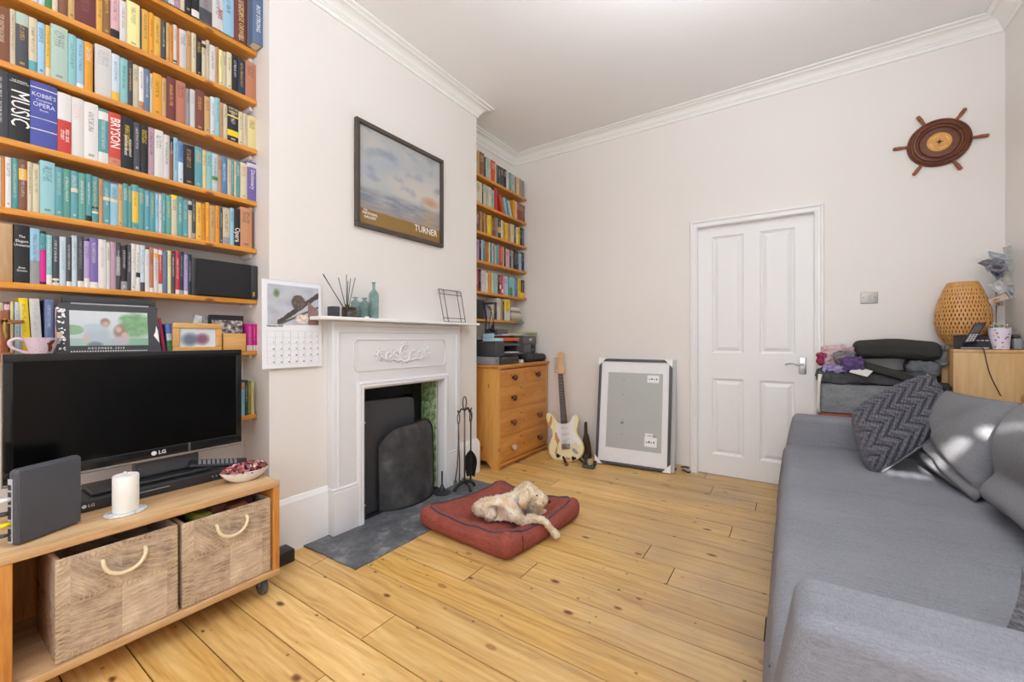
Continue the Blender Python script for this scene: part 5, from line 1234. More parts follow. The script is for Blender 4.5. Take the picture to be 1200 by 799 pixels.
# lettering that can be read in the photograph
def spine_text(bk, s, size, col, vfrac, ufrac=.5, vertical=True, sx=1.0, bold=0):
    cs_ = [v.co for v in bk.data.vertices]; lo = [min(c[i] for c in cs_) for i in range(3)]; hi = [max(c[i] for c in cs_) for i in range(3)]
    o = V(WLOC[bk.name]); y = o.y + lo[1] + (hi[1] - lo[1]) * ufrac; z = o.z + hi[2] * vfrac; x = o.x + hi[0] + .0006
    M = fr((x, y, z), (0, 0, -1), (0, 1, 0)) if vertical else fr((x, y, z), (0, 1, 0), (0, 0, 1))
    text(s, size, M, plain('print_' + col, col, .5), bk, 'spine_lettering', sx=sx, bold=bold)
def lab(b, s): b['label'] = s
spine_text(L[0][9], 'GEORGE ORWELL', .030, 'd8b878', .36, sx=.75); lab(L[0][9], 'dark red hardback with GEORGE ORWELL in gold on the topmost shelf')
spine_text(L[0][7], 'PEAKE', .024, 'b8343c', .30, .68, sx=.7); lab(L[0][7], 'white hardback with red and black lettering beside the dark red one')
spine_text(L[3][1], 'MUSIC', .062, 'f0eeea', .50, .5, sx=.72); lab(L[3][1], 'thick black book with MUSIC in white capitals down its spine')
spine_text(L[3][1], 'THE OXFORD\nCOMPANION TO', .0058, 'f0eeea', .90, .5, False)
spine_text(L[3][2], "KOBBÉ'S", .020, 'd8daf0', .80, .5, False, .8); spine_text(L[3][2], 'Complete', .010, 'd8daf0', .725, .5, False); spine_text(L[3][2], 'OPERA', .022, 'd8daf0', .65, .5, False, .8); spine_text(L[3][2], 'Book', .010, 'd8daf0', .575, .5, False)
lab(L[3][2], 'thick royal blue opera guide with white lettering, beside the black music book')
spine_text(L[3][3], 'RED SIDE\nSTORY', .013, 'f4ece6', .30, sx=.9); 
spine_text(L[3][7], 'BRYSON', .040, 'f0e2dc', .62, .5, sx=.8, bold=.0005); lab(L[3][7], 'red paperback with BRYSON in large pale capitals on its spine')
spine_text(L[3][8], 'JONATHAN MEADES', .011, 'e8e4dc', .45, .35, sx=.8); spine_text(L[3][8], 'MUSEUM WITHOUT', .010, 'e8e4dc', .42, .7, sx=.8)
spine_text(L[3][29], 'Dictionary', .026, 'ece4f0', .55, .5, sx=.9)
spine_text(L[2][30], 'OSCAR\nWILDE', .017, '2a2622' if 0 else 'e0c898', .85, .5, False, .75); lab(L[2][30], 'black and yellow book with OSCAR WILDE at the top of the spine')
spine_text(L[4][41], 'Opera', .032, 'eeeae4', .30, .5, sx=.85); lab(L[4][41], 'black book with Opera in white letters beside the salmon hardback')
for s, v, z_ in (('The', .80, .012), ('Elegant', .72, .013), ('Universe', .65, .013), ('Brian', .26, .010), ('Greene', .21, .010)): spine_text(L[5][0], s, z_, 'e8e8e6', v, .5, False, .8)
lab(L[5][0], 'thick black book with small white lettering, beside the wooden block')
# the overhanging slate blue hardback at the end of the top shelf
X_ = -2.20
rs = make_book(at(296.6, 300, X=X_).y, at(308.3, 300, X=X_).y - 0, ZL[0] - .0, .30, .17, X_, book_mat('bw', (), None, 0), 'tall slate blue hardback with ROY STRONG overhanging the end of the topmost shelf')
spine_text(rs, 'ROY STRONG', .026, 'e4e4ea', .42, .5, sx=.8)
# wooden block at the left of the sixth shelf
wb = thing('wooden_box', 'plain pale wooden box at the left end of the sixth shelf', 'box', (-2.33, .15, ZL[5]))
ya, yb = at(-14, 300, X=-2.275).y, at(15.6, 300, X=-2.275).y
bm = NB(); rbox(bm, (-2.40, ya, ZL[5]), (-2.275, yb, ZL[5] + .205), .004); obj('body', bm, wood('pale_oak_box', 'a8855c', 'c4a074', 'Z', 1.5, True, .5, '7a5a38'), wb, SM)
# black speaker lying on the sixth shelf
y0, y1 = at(226.2, 300, X=-2.25).y, at(303.5, 300, X=-2.245).y
spk = thing('loudspeaker', 'black loudspeaker lying on its side at the right end of sixth shelf', 'speaker', (-2.33, (y0 + y1) / 2, ZL[5]))
bm = NB(); rbox(bm, (-2.405, y0, ZL[5] + .001), (-2.262, min(y1, YN - .004), ZL[5] + .172), .004); obj('cabinet', bm, plain('black_ash_vinyl', '3a3b3d', .5, var=.05), spk, SM)
bm = NB(); rbox(bm, (-2.262, y0 + .012, ZL[5] + .003), (-2.248, min(y1, YN - .004) - .032, ZL[5] + .170), .004); obj('grille', bm, plain('black_speaker_cloth', '222224', .9, bump=.3, bs=900), spk, SM)
bm = NB(); rbox(bm, (-2.262, min(y1, YN - .004) - .030, ZL[5] + .003), (-2.250, min(y1, YN - .004), ZL[5] + .170), .003); obj('end_strip', bm, plain('black_ash_strip', '333437', .4), spk, SM)
bm = NB(); rbox(bm, (-2.2505, min(y1, YN - .004) - .022, ZL[5] + .014), (-2.2485, min(y1, YN - .004) - .014, ZL[5] + .036), .001); obj('badge', bm, plain('gold_badge', 'c8a860', .3, .7), spk)
# crucifix
p = at(5, 400, X=-2.225)
cr = thing('crucifix', 'small brown wooden standing crucifix with gilt figure on the seventh shelf', 'crucifix', (-2.22, p.y, ZL[6]))
m_cw = wood('crucifix_wood', '7a3e20', '9c5a34', 'Z', 3, False, .4)
bm = NB(); rbox(bm, (-2.232, p.y - .009, ZL[6] + .012), (-2.220, p.y + .009, ZL[6] + .156), .002); rbox(bm, (-2.232, p.y - .045, ZL[6] + .112), (-2.220, p.y + .045, ZL[6] + .126), .002); rbox(bm, (-2.25, p.y - .020, ZL[6] + .0), (-2.205, p.y + .020, ZL[6] + .014), .004)
shf = -2.262 
obj('cross', bm, m_cw, cr, SM)
m_gilt = plain('gilt_figure', 'a98a4c', .35, .6)
bm = NB()
bmesh.ops.create_icosphere(bm, subdivisions=2, radius=.0040, matrix=T(-2.213, p.y, ZL[6] + .126))
tube(bm, [(-2.215, p.y, ZL[6] + .120), (-2.214, p.y, ZL[6] + .105), (-2.214, p.y, ZL[6] + .088), (-2.213, p.y + .003, ZL[6] + .070), (-2.215, p.y, ZL[6] + .052)], [.003, .0052, .0042, .0038, .0022], 8)
for s in (-1, 1): tube(bm, [(-2.215, p.y, ZL[6] + .112), (-2.215, p.y + s * .018, ZL[6] + .116), (-2.216, p.y + s * .036, ZL[6] + .121)], [.0028, .0022, .0016], 6)
obj('figure', bm, m_gilt, cr, True)
# black photo calendar and the dark frame behind it
y0, y1 = at(73, 350, X=-2.265).y, at(183, 350, X=-2.265).y
pf = thing('framed_photo', 'black picture frame with white mount standing behind the black calendar', 'photo frame', (-2.27, (y0 + y1) / 2, ZL[6]))
bm = NB(); w = .022; z1 = ZL[6] + .222
for q in ((y0, y1, z1 - w, z1), (y0, y1, ZL[6], ZL[6] + w), (y0, y0 + w, ZL[6] + w, z1 - w), (y1 - w, y1, ZL[6] + w, z1 - w)): rbox(bm, (-2.285, q[0], q[2]), (-2.268, q[1], q[3]), .002)
obj('frame', bm, plain('dark_grey_frame', '3a3c3f', .45), pf, SM)
bm = NB(); box(bm, -2.283, -2.275, y0 + w, y1 - w, ZL[6] + w, z1 - w); obj('mount', bm, plain('white_mount_card', 'eaeaec', .35), pf)
a = V((-2.238, at(66, 400, X=-2.238).y, ZL[6] + .001)); b = V((-2.238, at(190, 400, X=-2.238).y, ZL[6] + .001)); topz = .192
Mc = fr(a, (0, 1, 0), (-.022, 0, topz)); W = b.y - a.y; Hh = math.hypot(.022, topz)
pc = thing('desk_calendar', 'black photo calendar with a blurred outdoor portrait, standing behind the television', 'calendar', (-2.24, (a.y + b.y) / 2, ZL[6]))
bm = NB(); 
pl = [(0, 0), (W, 0), (W * .975, Hh * .3), (W * .985, Hh * .55), (W * .96, Hh * .8), (W * .965, Hh), (W * .02, Hh), (0, Hh * .6), (W * .012, Hh * .4)]
prism(bm, pl, -.003, 0, Mc); obj('card', bm, plain('black_card', '404245', .5, var=.1, vs=30), pc)
def por(u, v):
    c = mixc(hx('aab6b0'), hx('d4d8da'), v * 1.2)
    c = mixc(c, hx('c8ccd0'), fb(u * 3, v * 3, 2))
    g = ((u - .83) / .24) ** 2 + ((v - .62) / .38) ** 2 + .5 * (fb(u * 7, v * 7) - .5)
    if g < 1.3: c = mixc(mixc(hx('3f7a3c'), hx('7cb06c'), fb(u * 9, v * 9)), c, max(0, min(1, (g - .6) * 1.6)))
    if ((u - .03) / .14) ** 2 + ((v - .45) / .14) ** 2 < 1: c = hx('6f9a62')
    if v < .22: c = mixc(hx('9db5a4'), hx('6da27a'), max(0, min(1, (u - .62) * 6)))
    def e(cu, cv, ru, rv, col, c):
        q = ((u - cu) / ru) ** 2 + ((v - cv) / rv) ** 2; return mixc(hx(col), c, max(0, min(1, (q - .4) * 1.1)))
    c = e(.33, .30, .17, .30, 'a3b2ba', c); c = e(.30, .52, .16, .12, 'a9bac2', c); c = e(.19, .22, .035, .14, 'c9a592', c); c = e(.30, .02, .10, .10, '5d6670', c)
    c = e(.43, .68, .065, .13, '7c5848', c); c = e(.435, .62, .045, .10, 'c08e7c', c)
    c = e(.62, .40, .095, .22, '84604c', c); c = e(.60, .47, .040, .09, 'cc9c8a', c); c = e(.62, .12, .12, .16, 'b0a4ac', c); c = e(.68, .3, .05, .1, 'c79e8c', c)
    g_ = .30; return mixc(c, (.80, .83, .84), g_)
bm = NB(); picture(bm, W * .74, Hh * .70, por, 70, 50, Mc @ T(W * .115, Hh * .17, .0006)); obj('photo', bm, vcol(), pc)
text('D E C E M B E R   2 0 1 8', .010, Mc @ T(W * .44, Hh * .115, .0006), m_whiteprint, pc, 'month_lettering')
bm = NB()
for k in range(31): box(bm, W * (.12 + k * .0235), W * (.12 + k * .0235 + .012), Hh * .050, Hh * .068, 0, .0006, M=Mc)
obj('date_row', bm, m_whiteprint, pc)
bm = NB(); R_2 = random.Random(4)
for k in range(46):
    y = R_2.random(); s_ = .0015 + R_2.random() * .0045; x = W * (.015 + .06 * R_2.random()) ; Mq = Mc @ T(x, Hh * (.08 + .85 * y), .0004) @ Matrix.Rotation(R_2.random() * 6, 4, 'Z')
    prism(bm, [(-s_, -s_ * .5), (s_ * .4, -s_), (s_, s_ * .3), (0, s_ * .9), (-s_ * .9, s_ * .4)], 0, .0004, Mq)
prism(bm, [(W * .915, Hh * .38), (W * .975, Hh * .22), (W * .96, Hh * .5), (W * .945, Hh * .6), (W * .935, Hh * .46)], .0002, .0006, Mc)
obj('white_blossom_print', bm, m_whiteprint, pc)
# pink mug
X_ = -2.195; m0 = at(50, 390, X=X_); mz = ZL[6]
mg = thing('mug', 'wide pale pink speckled mug with a brown patch, before the seventh shelf', 'mug', (X_, m0.y, mz))
def mugmat():
    t = NT('pale_pink_glaze'); v = t.n('ShaderNodeTexVoronoi'); t.l(t.coord(), v.inputs['Vector']); v.inputs['Scale'].default_value = 130
    return t.fin(t.ramp(v.outputs['Distance'], [(.13, 'a06a74'), (.18, 'e0c8d2')]), .2)
mug_x = -2.218
prof = [(.024, 0), (.027, .002), (.0375, .035), (.045, .062), (.0455, .0635), (.0435, .063), (.036, .036), (.024, .006), (0, .005)]
bm = NB(); lathe(bm, prof, T(mug_x, m0.y, mz + .001), 40); obj('body', bm, mugmat(), mg, SM)
bm = NB(); q = V((mug_x, m0.y, mz)); tube(bm, spline([tuple(q + V((.0, -.041, .056))), tuple(q + V((.004, -.060, .060))), tuple(q + V((.006, -.074, .048))), tuple(q + V((.004, -.066, .028))), tuple(q + V((.0, -.045, .016))), tuple(q + V((0, -.030, .010)))], 6, False), .0052, 8); obj('handle', bm, bpy.data.materials['pale_pink_glaze'], mg, True)
bm = NB(); 
for (a, z, ra, rz) in ((.50, .046, .16, .008), (.42, .036, .13, .010), (.52, .024, .17, .011), (.30, .042, .10, .004), (.62, .050, .1, .006)):
    vs = []
    for k in range(14):
        b_ = 2 * PI * k / 14; zz = z + rz * math.sin(b_); aa = a + ra * math.cos(b_); rr = .0278 + (zz - .002) * .288 + .0006
        vs.append(bm.verts.new((mug_x + rr * math.cos(aa), m0.y + rr * math.sin(aa), mz + .001 + zz)))
    face(bm, vs)
obj('brown_patch', bm, plain('brown_transfer', '7a3e2c', .35), mg)
bm = NB(); rbox(bm, (-2.262, at(66, 390, X=-2.25).y, mz + .003), (-2.245, at(73, 390, X=-2.25).y, mz + .085), .002)
tag(obj('card', bm, plain('beige_card', 'c8b49c', .7), None), 'beige folded card tucked between the pink mug and black calendar', 'card')
# pine photo frame and small pine box
y0, y1 = at(203.5, 390, X=-2.235).y, at(260.5, 390, X=-2.235).y
ph = thing('framed_photo', 'pale pine photo frame with a blurred group photo behind the television', 'photo frame', (-2.24, (y0 + y1) / 2, ZL[6]))
z1 = ZL[6] + .130; w = .024; m_lp = wood('light_pine', 'd09850', 'e2b070', 'Y', 2, False, .4)
bm = NB()
for q in ((y0, y1, z1 - w, z1), (y0, y1, ZL[6], ZL[6] + w), (y0, y0 + w, ZL[6] + w, z1 - w), (y1 - w, y1, ZL[6] + w, z1 - w)): rbox(bm, (-2.258, q[0], q[2] + .0005), (-2.238, q[1], q[3]), .003)
obj('frame', bm, m_lp, ph, SM)
bm = NB(); picture(bm, y1 - y0 - 2 * w, z1 - ZL[6] - 2 * w, lambda u, v: mixc(mixc(hx('d8dce0'), hx('6e7884'), max(0, 1.2 - ((u - .28) / .26) ** 2 - ((v - .4) / .4) ** 2)), mixc(hx('c04a6c'), hx('5a7078'), fb(u * 6, v * 4, 2)), max(0, min(1, 1.2 - ((u - .62) / .22) ** 2 - ((v - .42) / .36) ** 2))), 36, 26, fr((-2.246, y0 + w, ZL[6] + w), (0, 1, 0), (0, 0, 1))); obj('photo', bm, vcol(), ph)
y0, y1 = at(261.5, 390, X=-2.25).y, at(288.5, 390, X=-2.25).y
bx_ = thing('pine_box', 'small open pine box between the photo frame and magenta paperbacks', 'box', (-2.3, (y0 + y1) / 2, ZL[6]))
bm = NB(); z1 = ZL[6] + .086; rbox(bm, (-2.262, y0, ZL[6] + .0005), (-2.250, y1, z1), .002); rbox(bm, (-2.285, y0, ZL[6] + .0005), (-2.262, y0 + .008, z1), .002); rbox(bm, (-2.285, y1 - .008, ZL[6] + .0005), (-2.262, y1, z1), .002)
obj('body', bm, m_lp, bx_, SM)
# ---- far alcove
XR_ = -2.278
R_ = random.Random(8)
row('562.3=tn@.21 568.3=br@.215 569.8=ch@.19 574.3=sg@.20 575.8=cr@.19 580.6=ro:wh@.20 582.2=cr@.2 584.3=ch@.185 587=ch@.185 590.8=ch@.185 593.8=bk@.185 596.8=wh@.19 599.8=tg@.18 603.6=sg@.18 605.8=sa@.175 608.8=cr@.18 611=tn@.18 614.5=gy@.175', 0, XR_, ZR[0], 0, 'topmost shelf of far alcove', .19, 556)
row('565.2=cr 566.8=ch 569.8=cr 573=sg@.19 576=cr@.19 579.6=sg@.18 583.2=rd:rd@.205', 0, XR_, ZR[1], 0, 'second shelf of far corner', .185, 556)
for k, (a, b, c, h, tl) in enumerate(((588.5, 590.5, 'ro', .17, 16), (593.5, 595.2, 'sg', .165, 17), (596.2, 597.9, 'te', .16, 17.5), (598.8, 600.4, 'pb', .155, 18))):
    one(a, b, c, ZR[1], h, XR_, ['orange red book leaning left on second shelf of the far alcove', 'sage green book, first of the leaning trio on far second shelf', 'teal book in the middle of the leaning trio on far second shelf', 'pale blue book, rightmost of leaning trio on far second shelf'][k], None, (), math.radians(tl))
row('604.2=or@.185 606.3=cr@.18 608.6=rd@.18 610.8=br@.175 613=br@.175 615.6=br@.175', 0, XR_, ZR[1], 0, 'second shelf of far alcove, right', .18, 602)
row('563=br 565.4=tn 567.6=br 569.6=tn 571.5=br 574.4=yl 576.6=yl@.185 579=br 581.8=br 584=gy 587.6=dg/.3-.6-tn 590=cr 593=yo 595.6=yl 598.8=tn 602.8=cr 605=ch 607.4=cy 610=yl 612.4=bk 614.8=bw', 0, XR_, ZR[2], 0, 'third shelf of far alcove', .18, 556)
row('562.3=mv 564.6=nb 566=pb 568=te 570=ol 571.8=rd 573.4=ol 575=cy 576.6=ch 578.6=lb 580.4=gy 582.4=cr 585.6=te 589.6=ro 591=cr 593=bk 597.6=pk 599.8=ch 602.4=gy 605=bk 606.6=nb 608.4=ch 611.8=lt 614.6=nb', 0, XR_, ZR[3], 0, 'fourth shelf of far alcove', .185, 556)
row('561.6=rd 564.4=bk 568=wh 570=wh 572=wh 574.2=or 576.6=tn 578.4=cy 580.6=lt 584=sg 586=bk 588=rd/.3-.5-wh 590=rd/.1-.3-wh 593=lv 596=pb 597.6=te 601=lt/0-.45-gn 603.6=lb 605.6=bl 607.4=bw 610.8=yl 614.8=bk/0-.3-yl', 0, XR_, ZR[4], 0, 'fifth shelf of far alcove', .188, 556)
row('576=gy@.13 579=cr@.14 580.6=ch@.16 583=bk@.165 587=wh@.205 589.6=tn@.18 591.6=dg@.18 598.2=wh/.45-1.1-yl@.205', 0, XR_, ZR[5], 0, 'lowest shelf of far alcove', .17, 571)
bm = NB(); ya, yb = at(558, 300, X=-2.28).y, at(566.5, 300, X=-2.28).y
o = thing('speaker', 'small black speaker on the lowest far alcove shelf behind the desk lamp', 'speaker', (-2.33, (ya + yb) / 2, ZR[5])); rbox(bm, (-2.40, ya, ZR[5] + .001), (-2.275, yb, ZR[5] + .17), .004); obj('cabinet', bm, m_blackplastic, o, SM)
ws_ = ['c8ccd4', 'b46a40', 'd8cfc0', '9aa2a0', 'cfc4a4', 'b8b09a', '8e9488', 'dcd8cc']
zc = ZR[5] + .0005
lbl = ['grey green', 'khaki', 'straw coloured', 'pale cream', 'grey', 'rust coloured', 'pale blue grey', 'white topmost']
for k, (c_, th, r) in enumerate((('8e9488', .022, .0), ('b8b09a', .018, .04), ('cfc4a4', .022, -.03), ('d8cfc0', .014, .02), ('9aa2a0', .012, -.04), ('b46a40', .010, .05), ('c8ccd4', .012, -.02), ('dcd8cc', .018, .03))):
    bm = NB(); yc = 3.495 - k * .006; M = T(-2.335, yc, zc) @ Matrix.Rotation(r, 4, 'Z'); hw = .118 - k * .004 ; rbox(bm, (-.070, -hw * .85, 0), (.055, hw * .85, th), .002, M=M)
    tag(obj('book', bm, plain('stacked_%s' % c_, c_, .55, var=.12, vs=40)), '%s book in the flat stack on the lowest far alcove shelf' % lbl[k], 'book', 'books stacked flat in the far alcove'); zc += th + .0006
bm = NB(); rbox(bm, (-2.40, 3.43, ZR[5] - .020), (-2.285, 3.63, ZR[5] - .0008), .002); tag(obj('ledge_board', bm, plain('grey_ledger', '8f8a84', .6)), 'short grey board carrying the flat stack of books in the far corner', 'board')
# ------------------------------------------------------------------ sofa
m_sofa = cloth('grey_woven_linen', '707178', '96979e', 520, .92, 3, .3)
m_cush = cloth('grey_cushion_linen', '6c6c70', '8e8e92', 520, .92, 3, .25)
def nz(p, s, k=0): return noise.noise(V((p.x * s + k, p.y * s, p.z * s)))
def flare(z): return .012 if z > .60 else -.002 - .078 * (1 - min(1, max(0, z / .60))) + .014 * min(1, max(0, z / .60))
sofa = thing('sofa', 'long grey linen sofa along the right wall with low square arms', 'sofa', (.45, 2.1, 0))
SYN, SYF = .90, 3.295
bm = NB()
def seatf(p):
    q = V(p); t = max(0, min(1, (q.z) / .42))
    if q.x < .25: q.x += (-.078 + .040 * t ** 1.5) * (1 - max(0, q.x + .02) / .27)
    q.z += .012 * nz(q, 2.2) * t + (.006 * nz(q, 9, 4) * t)
    q.x += .006 * nz(V((q.x, q.y, q.z * .4)), 8, 2) * (1 if q.x < .05 else 0)
    return q
rbox(bm, (0, 1.03, .0), (.86, 3.19, .425), .045, 5, (10, 26, 6), f=seatf)
obj('seat', bm, m_sofa, sofa, True)
def armf(p):
    q = V(p); t = max(0, min(1, q.z / .6))
    if q.x < .3: q.x += (-.080 * (1 - t ** 1.3) + .010 * t) * (1 - max(0, q.x) / .3)
    q += V((.004 * nz(q, 6, 1), .004 * nz(q, 7, 5), .005 * nz(q, 4, 9)))
    return q
for ya, yb in ((.885, 1.072), (3.175, 3.325)):
    bm = NB(); rbox(bm, (0, ya, 0), (.98, yb, .605), .035, 5, (8, 3, 6), f=armf); obj('arm', bm, m_sofa, sofa, True)
bm = NB(); rbox(bm, (.80, .90, .02), (1.035, 3.31, .74), .05, 5, (3, 20, 5), f=lambda p: p + V((.004 * nz(p, 5), 0, .006 * nz(p, 4, 3)))); obj('backrest', bm, m_sofa, sofa, True)
# raised seams
bm = NB(); tube(bm, [V(seatf(V((0.003, 1.06 + 2.1 * k / 40, .375)))) + V((-.001, 0, 0)) for k in range(41)], .0022, 6)
tube(bm, [V(armf(V((.02 + .9 * k / 20, .912, .597)))) + V((0, 0, .0)) for k in range(21)], .0022, 6)
tube(bm, [V(armf(V((.004, .912, .02 + .55 * k / 20)))) for k in range(21)], .0022, 6)
obj('seam_piping', bm, cloth('dark_grey_seam', '46464a', '5c5c60'), sofa, True)
# crumbs-like pale spots are lint: leave out; cushions -------------------------------------------------
def pillow(bm, c, T_, n=24, f=None, pinch=.05, nrm=None, mi=0, rc=0):
    "c: four corners (bottom-left, bottom-right, top-right, top-left) seen from the front; T_ half thickness"
    a, b, d, e = [V(q) for q in c]
    N = nrm or (b - a).cross(e - a).normalized()
    ctr = (a + b + d + e) / 4
    rows = []
    for side in (1, -1):
        g = []
        for i in range(n + 1):
            r = []
            for j in range(n + 1):
                u, v = i / n, j / n
                p = a * (1-u) * (1-v) + b * u * (1-v) + d * u * v + e * (1-u) * v
                cu, cv = 2 * u - 1, 2 * v - 1
                p = p + (ctr - p) * pinch * ((1 - cu * cu) * cv * cv + (1 - cv * cv) * cu * cu)
                p = p + (ctr - p) * rc * abs(cu * cv) ** 3
                th = ((1 - cu ** 4) * (1 - cv ** 4)) ** .6
                o = f(u, v, side) * min(1, th * 3) if f else 0
                if (i in (0, n) or j in (0, n)) and side == -1: r.append(rows[0][i][j])
                else: r.append(bm.verts.new(p + N * (side * (T_ * th + o))))
            g.append(r)
        rows.append(g)
    for side, g in zip((1, -1), rows):
        for i in range(n):
            for j in range(n):
                q = (g[i][j], g[i+1][j], g[i+1][j+1], g[i][j+1]); face(bm, q if side == 1 else q[::-1], mi)
def wr(s, amp, k): return lambda u, v, side: amp * (noise.noise(V((u * s + k, v * s * 1.6, k))) + .5 * noise.noise(V((u * s * 2.3, v * s * 2, k + 5))))
# large near back cushion
bc1 = thing('back_cushion', 'big plump grey linen back cushion nearest the camera on the sofa', 'cushion', (.70, 1.8, .42), 'loose back cushions of the sofa')
bm = NB()
def bcf(p):
    q = V(p); t = (q.z - .43) / .42
    bulge = .055 * math.sin(PI * min(1, max(0, (t - .30) / .62))) + .045 * math.sin(PI * min(1, max(0, t / .34)))
    if q.x < .74: q.x -= bulge * (1 - .6 * abs((q.y - 1.8) / .62) ** 3)
    q.x += .12 * (t - .2) * .8
    if q.y > 1.9: q.y += .09 * t * (q.y - 1.9) / .45
    q.y += .02 * nz(q, 3, 2); q.x += .012 * nz(q, 4, 7); q.z += .02 * nz(q, 2.5, 3) + .02 * math.sin((q.y - 1.1) * 2.2)
    return q
rbox(bm, (.635, 1.16, .432), (.81, 2.375, .845), .07, 6, (4, 26, 20), f=bcf); obj('cover', bm, m_cush, bc1, True)
# far back cushion, slumped
bc2 = thing('back_cushion', 'slumped creased grey cushion with a pointed top corner, behind the knitted one', 'cushion', (.68, 2.8, .42), 'loose back cushions of the sofa')
bm = NB()
c4 = [at(1152, 597, X=.60), at(1083, 548, X=.585), at(1108, 457, X=.735), at(1188, 466, X=.76)]
c4 = [V((.615, 2.42, .435)), V((.575, 2.99, .435)), at(1109, 457, Y=3.10), V((.76, 2.50, .835))]
def creases(u, v, side):
    a = .012 * (noise.noise(V((u * 3, v * 3, 1))))
    for (cu, cv, ang, w, am) in ((.75, .55, .9, .09, .028), (.5, .28, .35, .07, .020), (.6, .18, .3, .06, .016), (.35, .75, 2.3, .10, .016), (.2, .2, .5, .06, .014)):
        d = (u - cu) * math.sin(ang) - (v - cv) * math.cos(ang); l = (u - cu) * math.cos(ang) + (v - cv) * math.sin(ang)
        a -= 1.7 * am * math.exp(-(d / w) ** 2 * 4) * math.exp(-(l / .35) ** 2)
    return a
pillow(bm, c4, .095, 34, creases, .03, nrm=V((-1, -.05, .25)).normalized()); obj('cover', bm, m_cush, bc2, True)
# knitted chevron cushion
kc = thing('knitted_cushion', 'square charcoal knitted cushion with zigzag ribs leaning in the far sofa corner', 'cushion', (.5, 2.95, .44))
Lc, Tc, Rc, Bc = at(994, 480, Y=2.97), at(1087, 437, Y=3.20), at(1123, 491, Y=2.93), at(1020, 562, Y=2.72)
BLc = at(1008, 545, Y=2.80)
def knit(u, v, side):
    if side < 0: return 0
    ph = v * 8 + 1.15 * abs(((u * 3.0) % 1) * 2 - 1)
    rib = abs((ph % 1) * 2 - 1)
    h = .020 * (1 - rib) ** .7 - .006
    h += .0035 * math.sin(u * 150) * math.sin(v * 150 + (int(u * 24) % 2) * PI)
    return h + .01 * noise.noise(V((u * 3, v * 3, 2)))
lowL = Lc.lerp(Bc, .0)
bm = NB(); pillow(bm, [Lc, Bc, Rc, Tc], .080, 120, knit, -.05, rc=.10, nrm=(Bc - Lc).cross(Tc - Lc).normalized())
def knitmat():
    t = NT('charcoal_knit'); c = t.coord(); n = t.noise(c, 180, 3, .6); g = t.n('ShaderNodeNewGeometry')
    pt = t.ramp(g.outputs['Pointiness'], [(.46, '343439'), (.52, '6d6c73'), (.58, '8a8990')])  # groove shade painted into the wool colour, ridges lighter
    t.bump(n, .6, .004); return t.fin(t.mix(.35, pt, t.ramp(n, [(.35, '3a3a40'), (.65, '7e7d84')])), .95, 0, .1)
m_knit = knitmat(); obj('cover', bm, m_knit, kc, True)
bm = NB()
N_ = (Bc - Lc).cross(Tc - Lc).normalized()
tube(bm, [Bc.lerp(Rc, k / 20) - N_ * (.012 - .018 * math.sin(PI * k / 20)) + (Lc - Bc).normalized() * (.004 + .014 * math.sin(PI * k / 20) * .0) for k in range(21)], [.006 + .014 * math.sin(PI * k / 20) for k in range(21)], 8, flat=.5)
tube(bm, [Rc.lerp(Tc, k / 20) - N_ * .006 + (Lc - Tc).normalized() * .012 * math.sin(PI * k / 20) * 1.2 for k in range(21)], [.004 + .006 * math.sin(PI * k / 20) for k in range(21)], 8, flat=.5)
obj('fabric_edge', bm, cloth('smooth_grey_band', '77777c', '8e8e93'), kc, True)
# second knitted cushion at the near arm
k2 = thing('fluffy_cushion', 'grey looped yarn cushion peeping in behind the near sofa arm', 'cushion', (.6, 1.3, .44))
c4 = [V((.405, 1.40, .445)), V((.56, 1.10, .445)), V((.66, 1.16, .80)), V((.55, 1.50, .78))]
def loops(u, v, side): return .012 * abs(noise.noise(V((u * 30, v * 30, side)))) + .006 * noise.noise(V((u * 70, v * 70, side)))
c4 = [at(1175, 742, Z=.455), V((.72, 1.10, .46)), V((.90, 1.13, .74)), at(1197, 662, Y=1.36)]
bm = NB(); pillow(bm, c4, .07, 70, loops, .03); obj('cover', bm, cloth('light_grey_loop_yarn', '5c5c62', 'a4a4aa', 150, .97, 30, .6), k2, True)
# ------------------------------------------------------------------ pile of things between sofa and back wall
m_red = wood('red_brown_wood', '7c3218', 'a04a28', 'X', 2, False, .4)
tb = thing('side_table', 'low red-brown wooden table behind the sofa carrying the grey box', 'table', (.44, 3.5, 0))
bm = NB(); rbox(bm, (.150, 3.36, .585), (.735, 3.63, .608), .004); obj('top', bm, m_red, tb, SM)
for x in (.165, .685):
    for y in (3.375, 3.585): bm = NB(); box(bm, x, x + .032, y, y + .032, 0, .585); obj('leg', bm, m_red, tb)
m_felt = cloth('mottled_grey_felt', '6c6e70', '9a9c9e', 60, .95, 12, .2)
gb_ = thing('fabric_storage_box', 'mottled grey felt storage box on the red-brown table', 'storage box', (.44, 3.49, .61))
bm = NB(); rbox(bm, (.165, 3.385, .6085), (.715, 3.62, .800), .012, 3, (8, 3, 4), f=lambda p: p + V((.002 * nz(p, 9), .003 * nz(p, 7, 3), .004 * nz(p, 6, 2)))); obj('body', bm, m_felt, gb_, True)
m_blk = cloth('dark_grey_fleece', '3c3d3f', '616264', 120, .97, 14, .5)
bl_ = thing('fleece_blanket', 'folded dark grey fluffy blanket lying on the felt box', 'blanket', (.4, 3.48, .80))
def lump(amp, s, k): return lambda p: p + V((amp * nz(p, s, k), amp * nz(p, s, k + 3), amp * nz(p, s, k + 6)))
bm = NB(); rbox(bm, (.145, 3.362, .801), (.70, 3.625, .880), .035, 5, (40, 14, 4), f=lambda p: lump(.012, 24, 0)(lump(.018, 7, 4)(V(p))) + V((0, 0, max(0, .004))))
obj('folds', bm, m_blk, bl_, True)
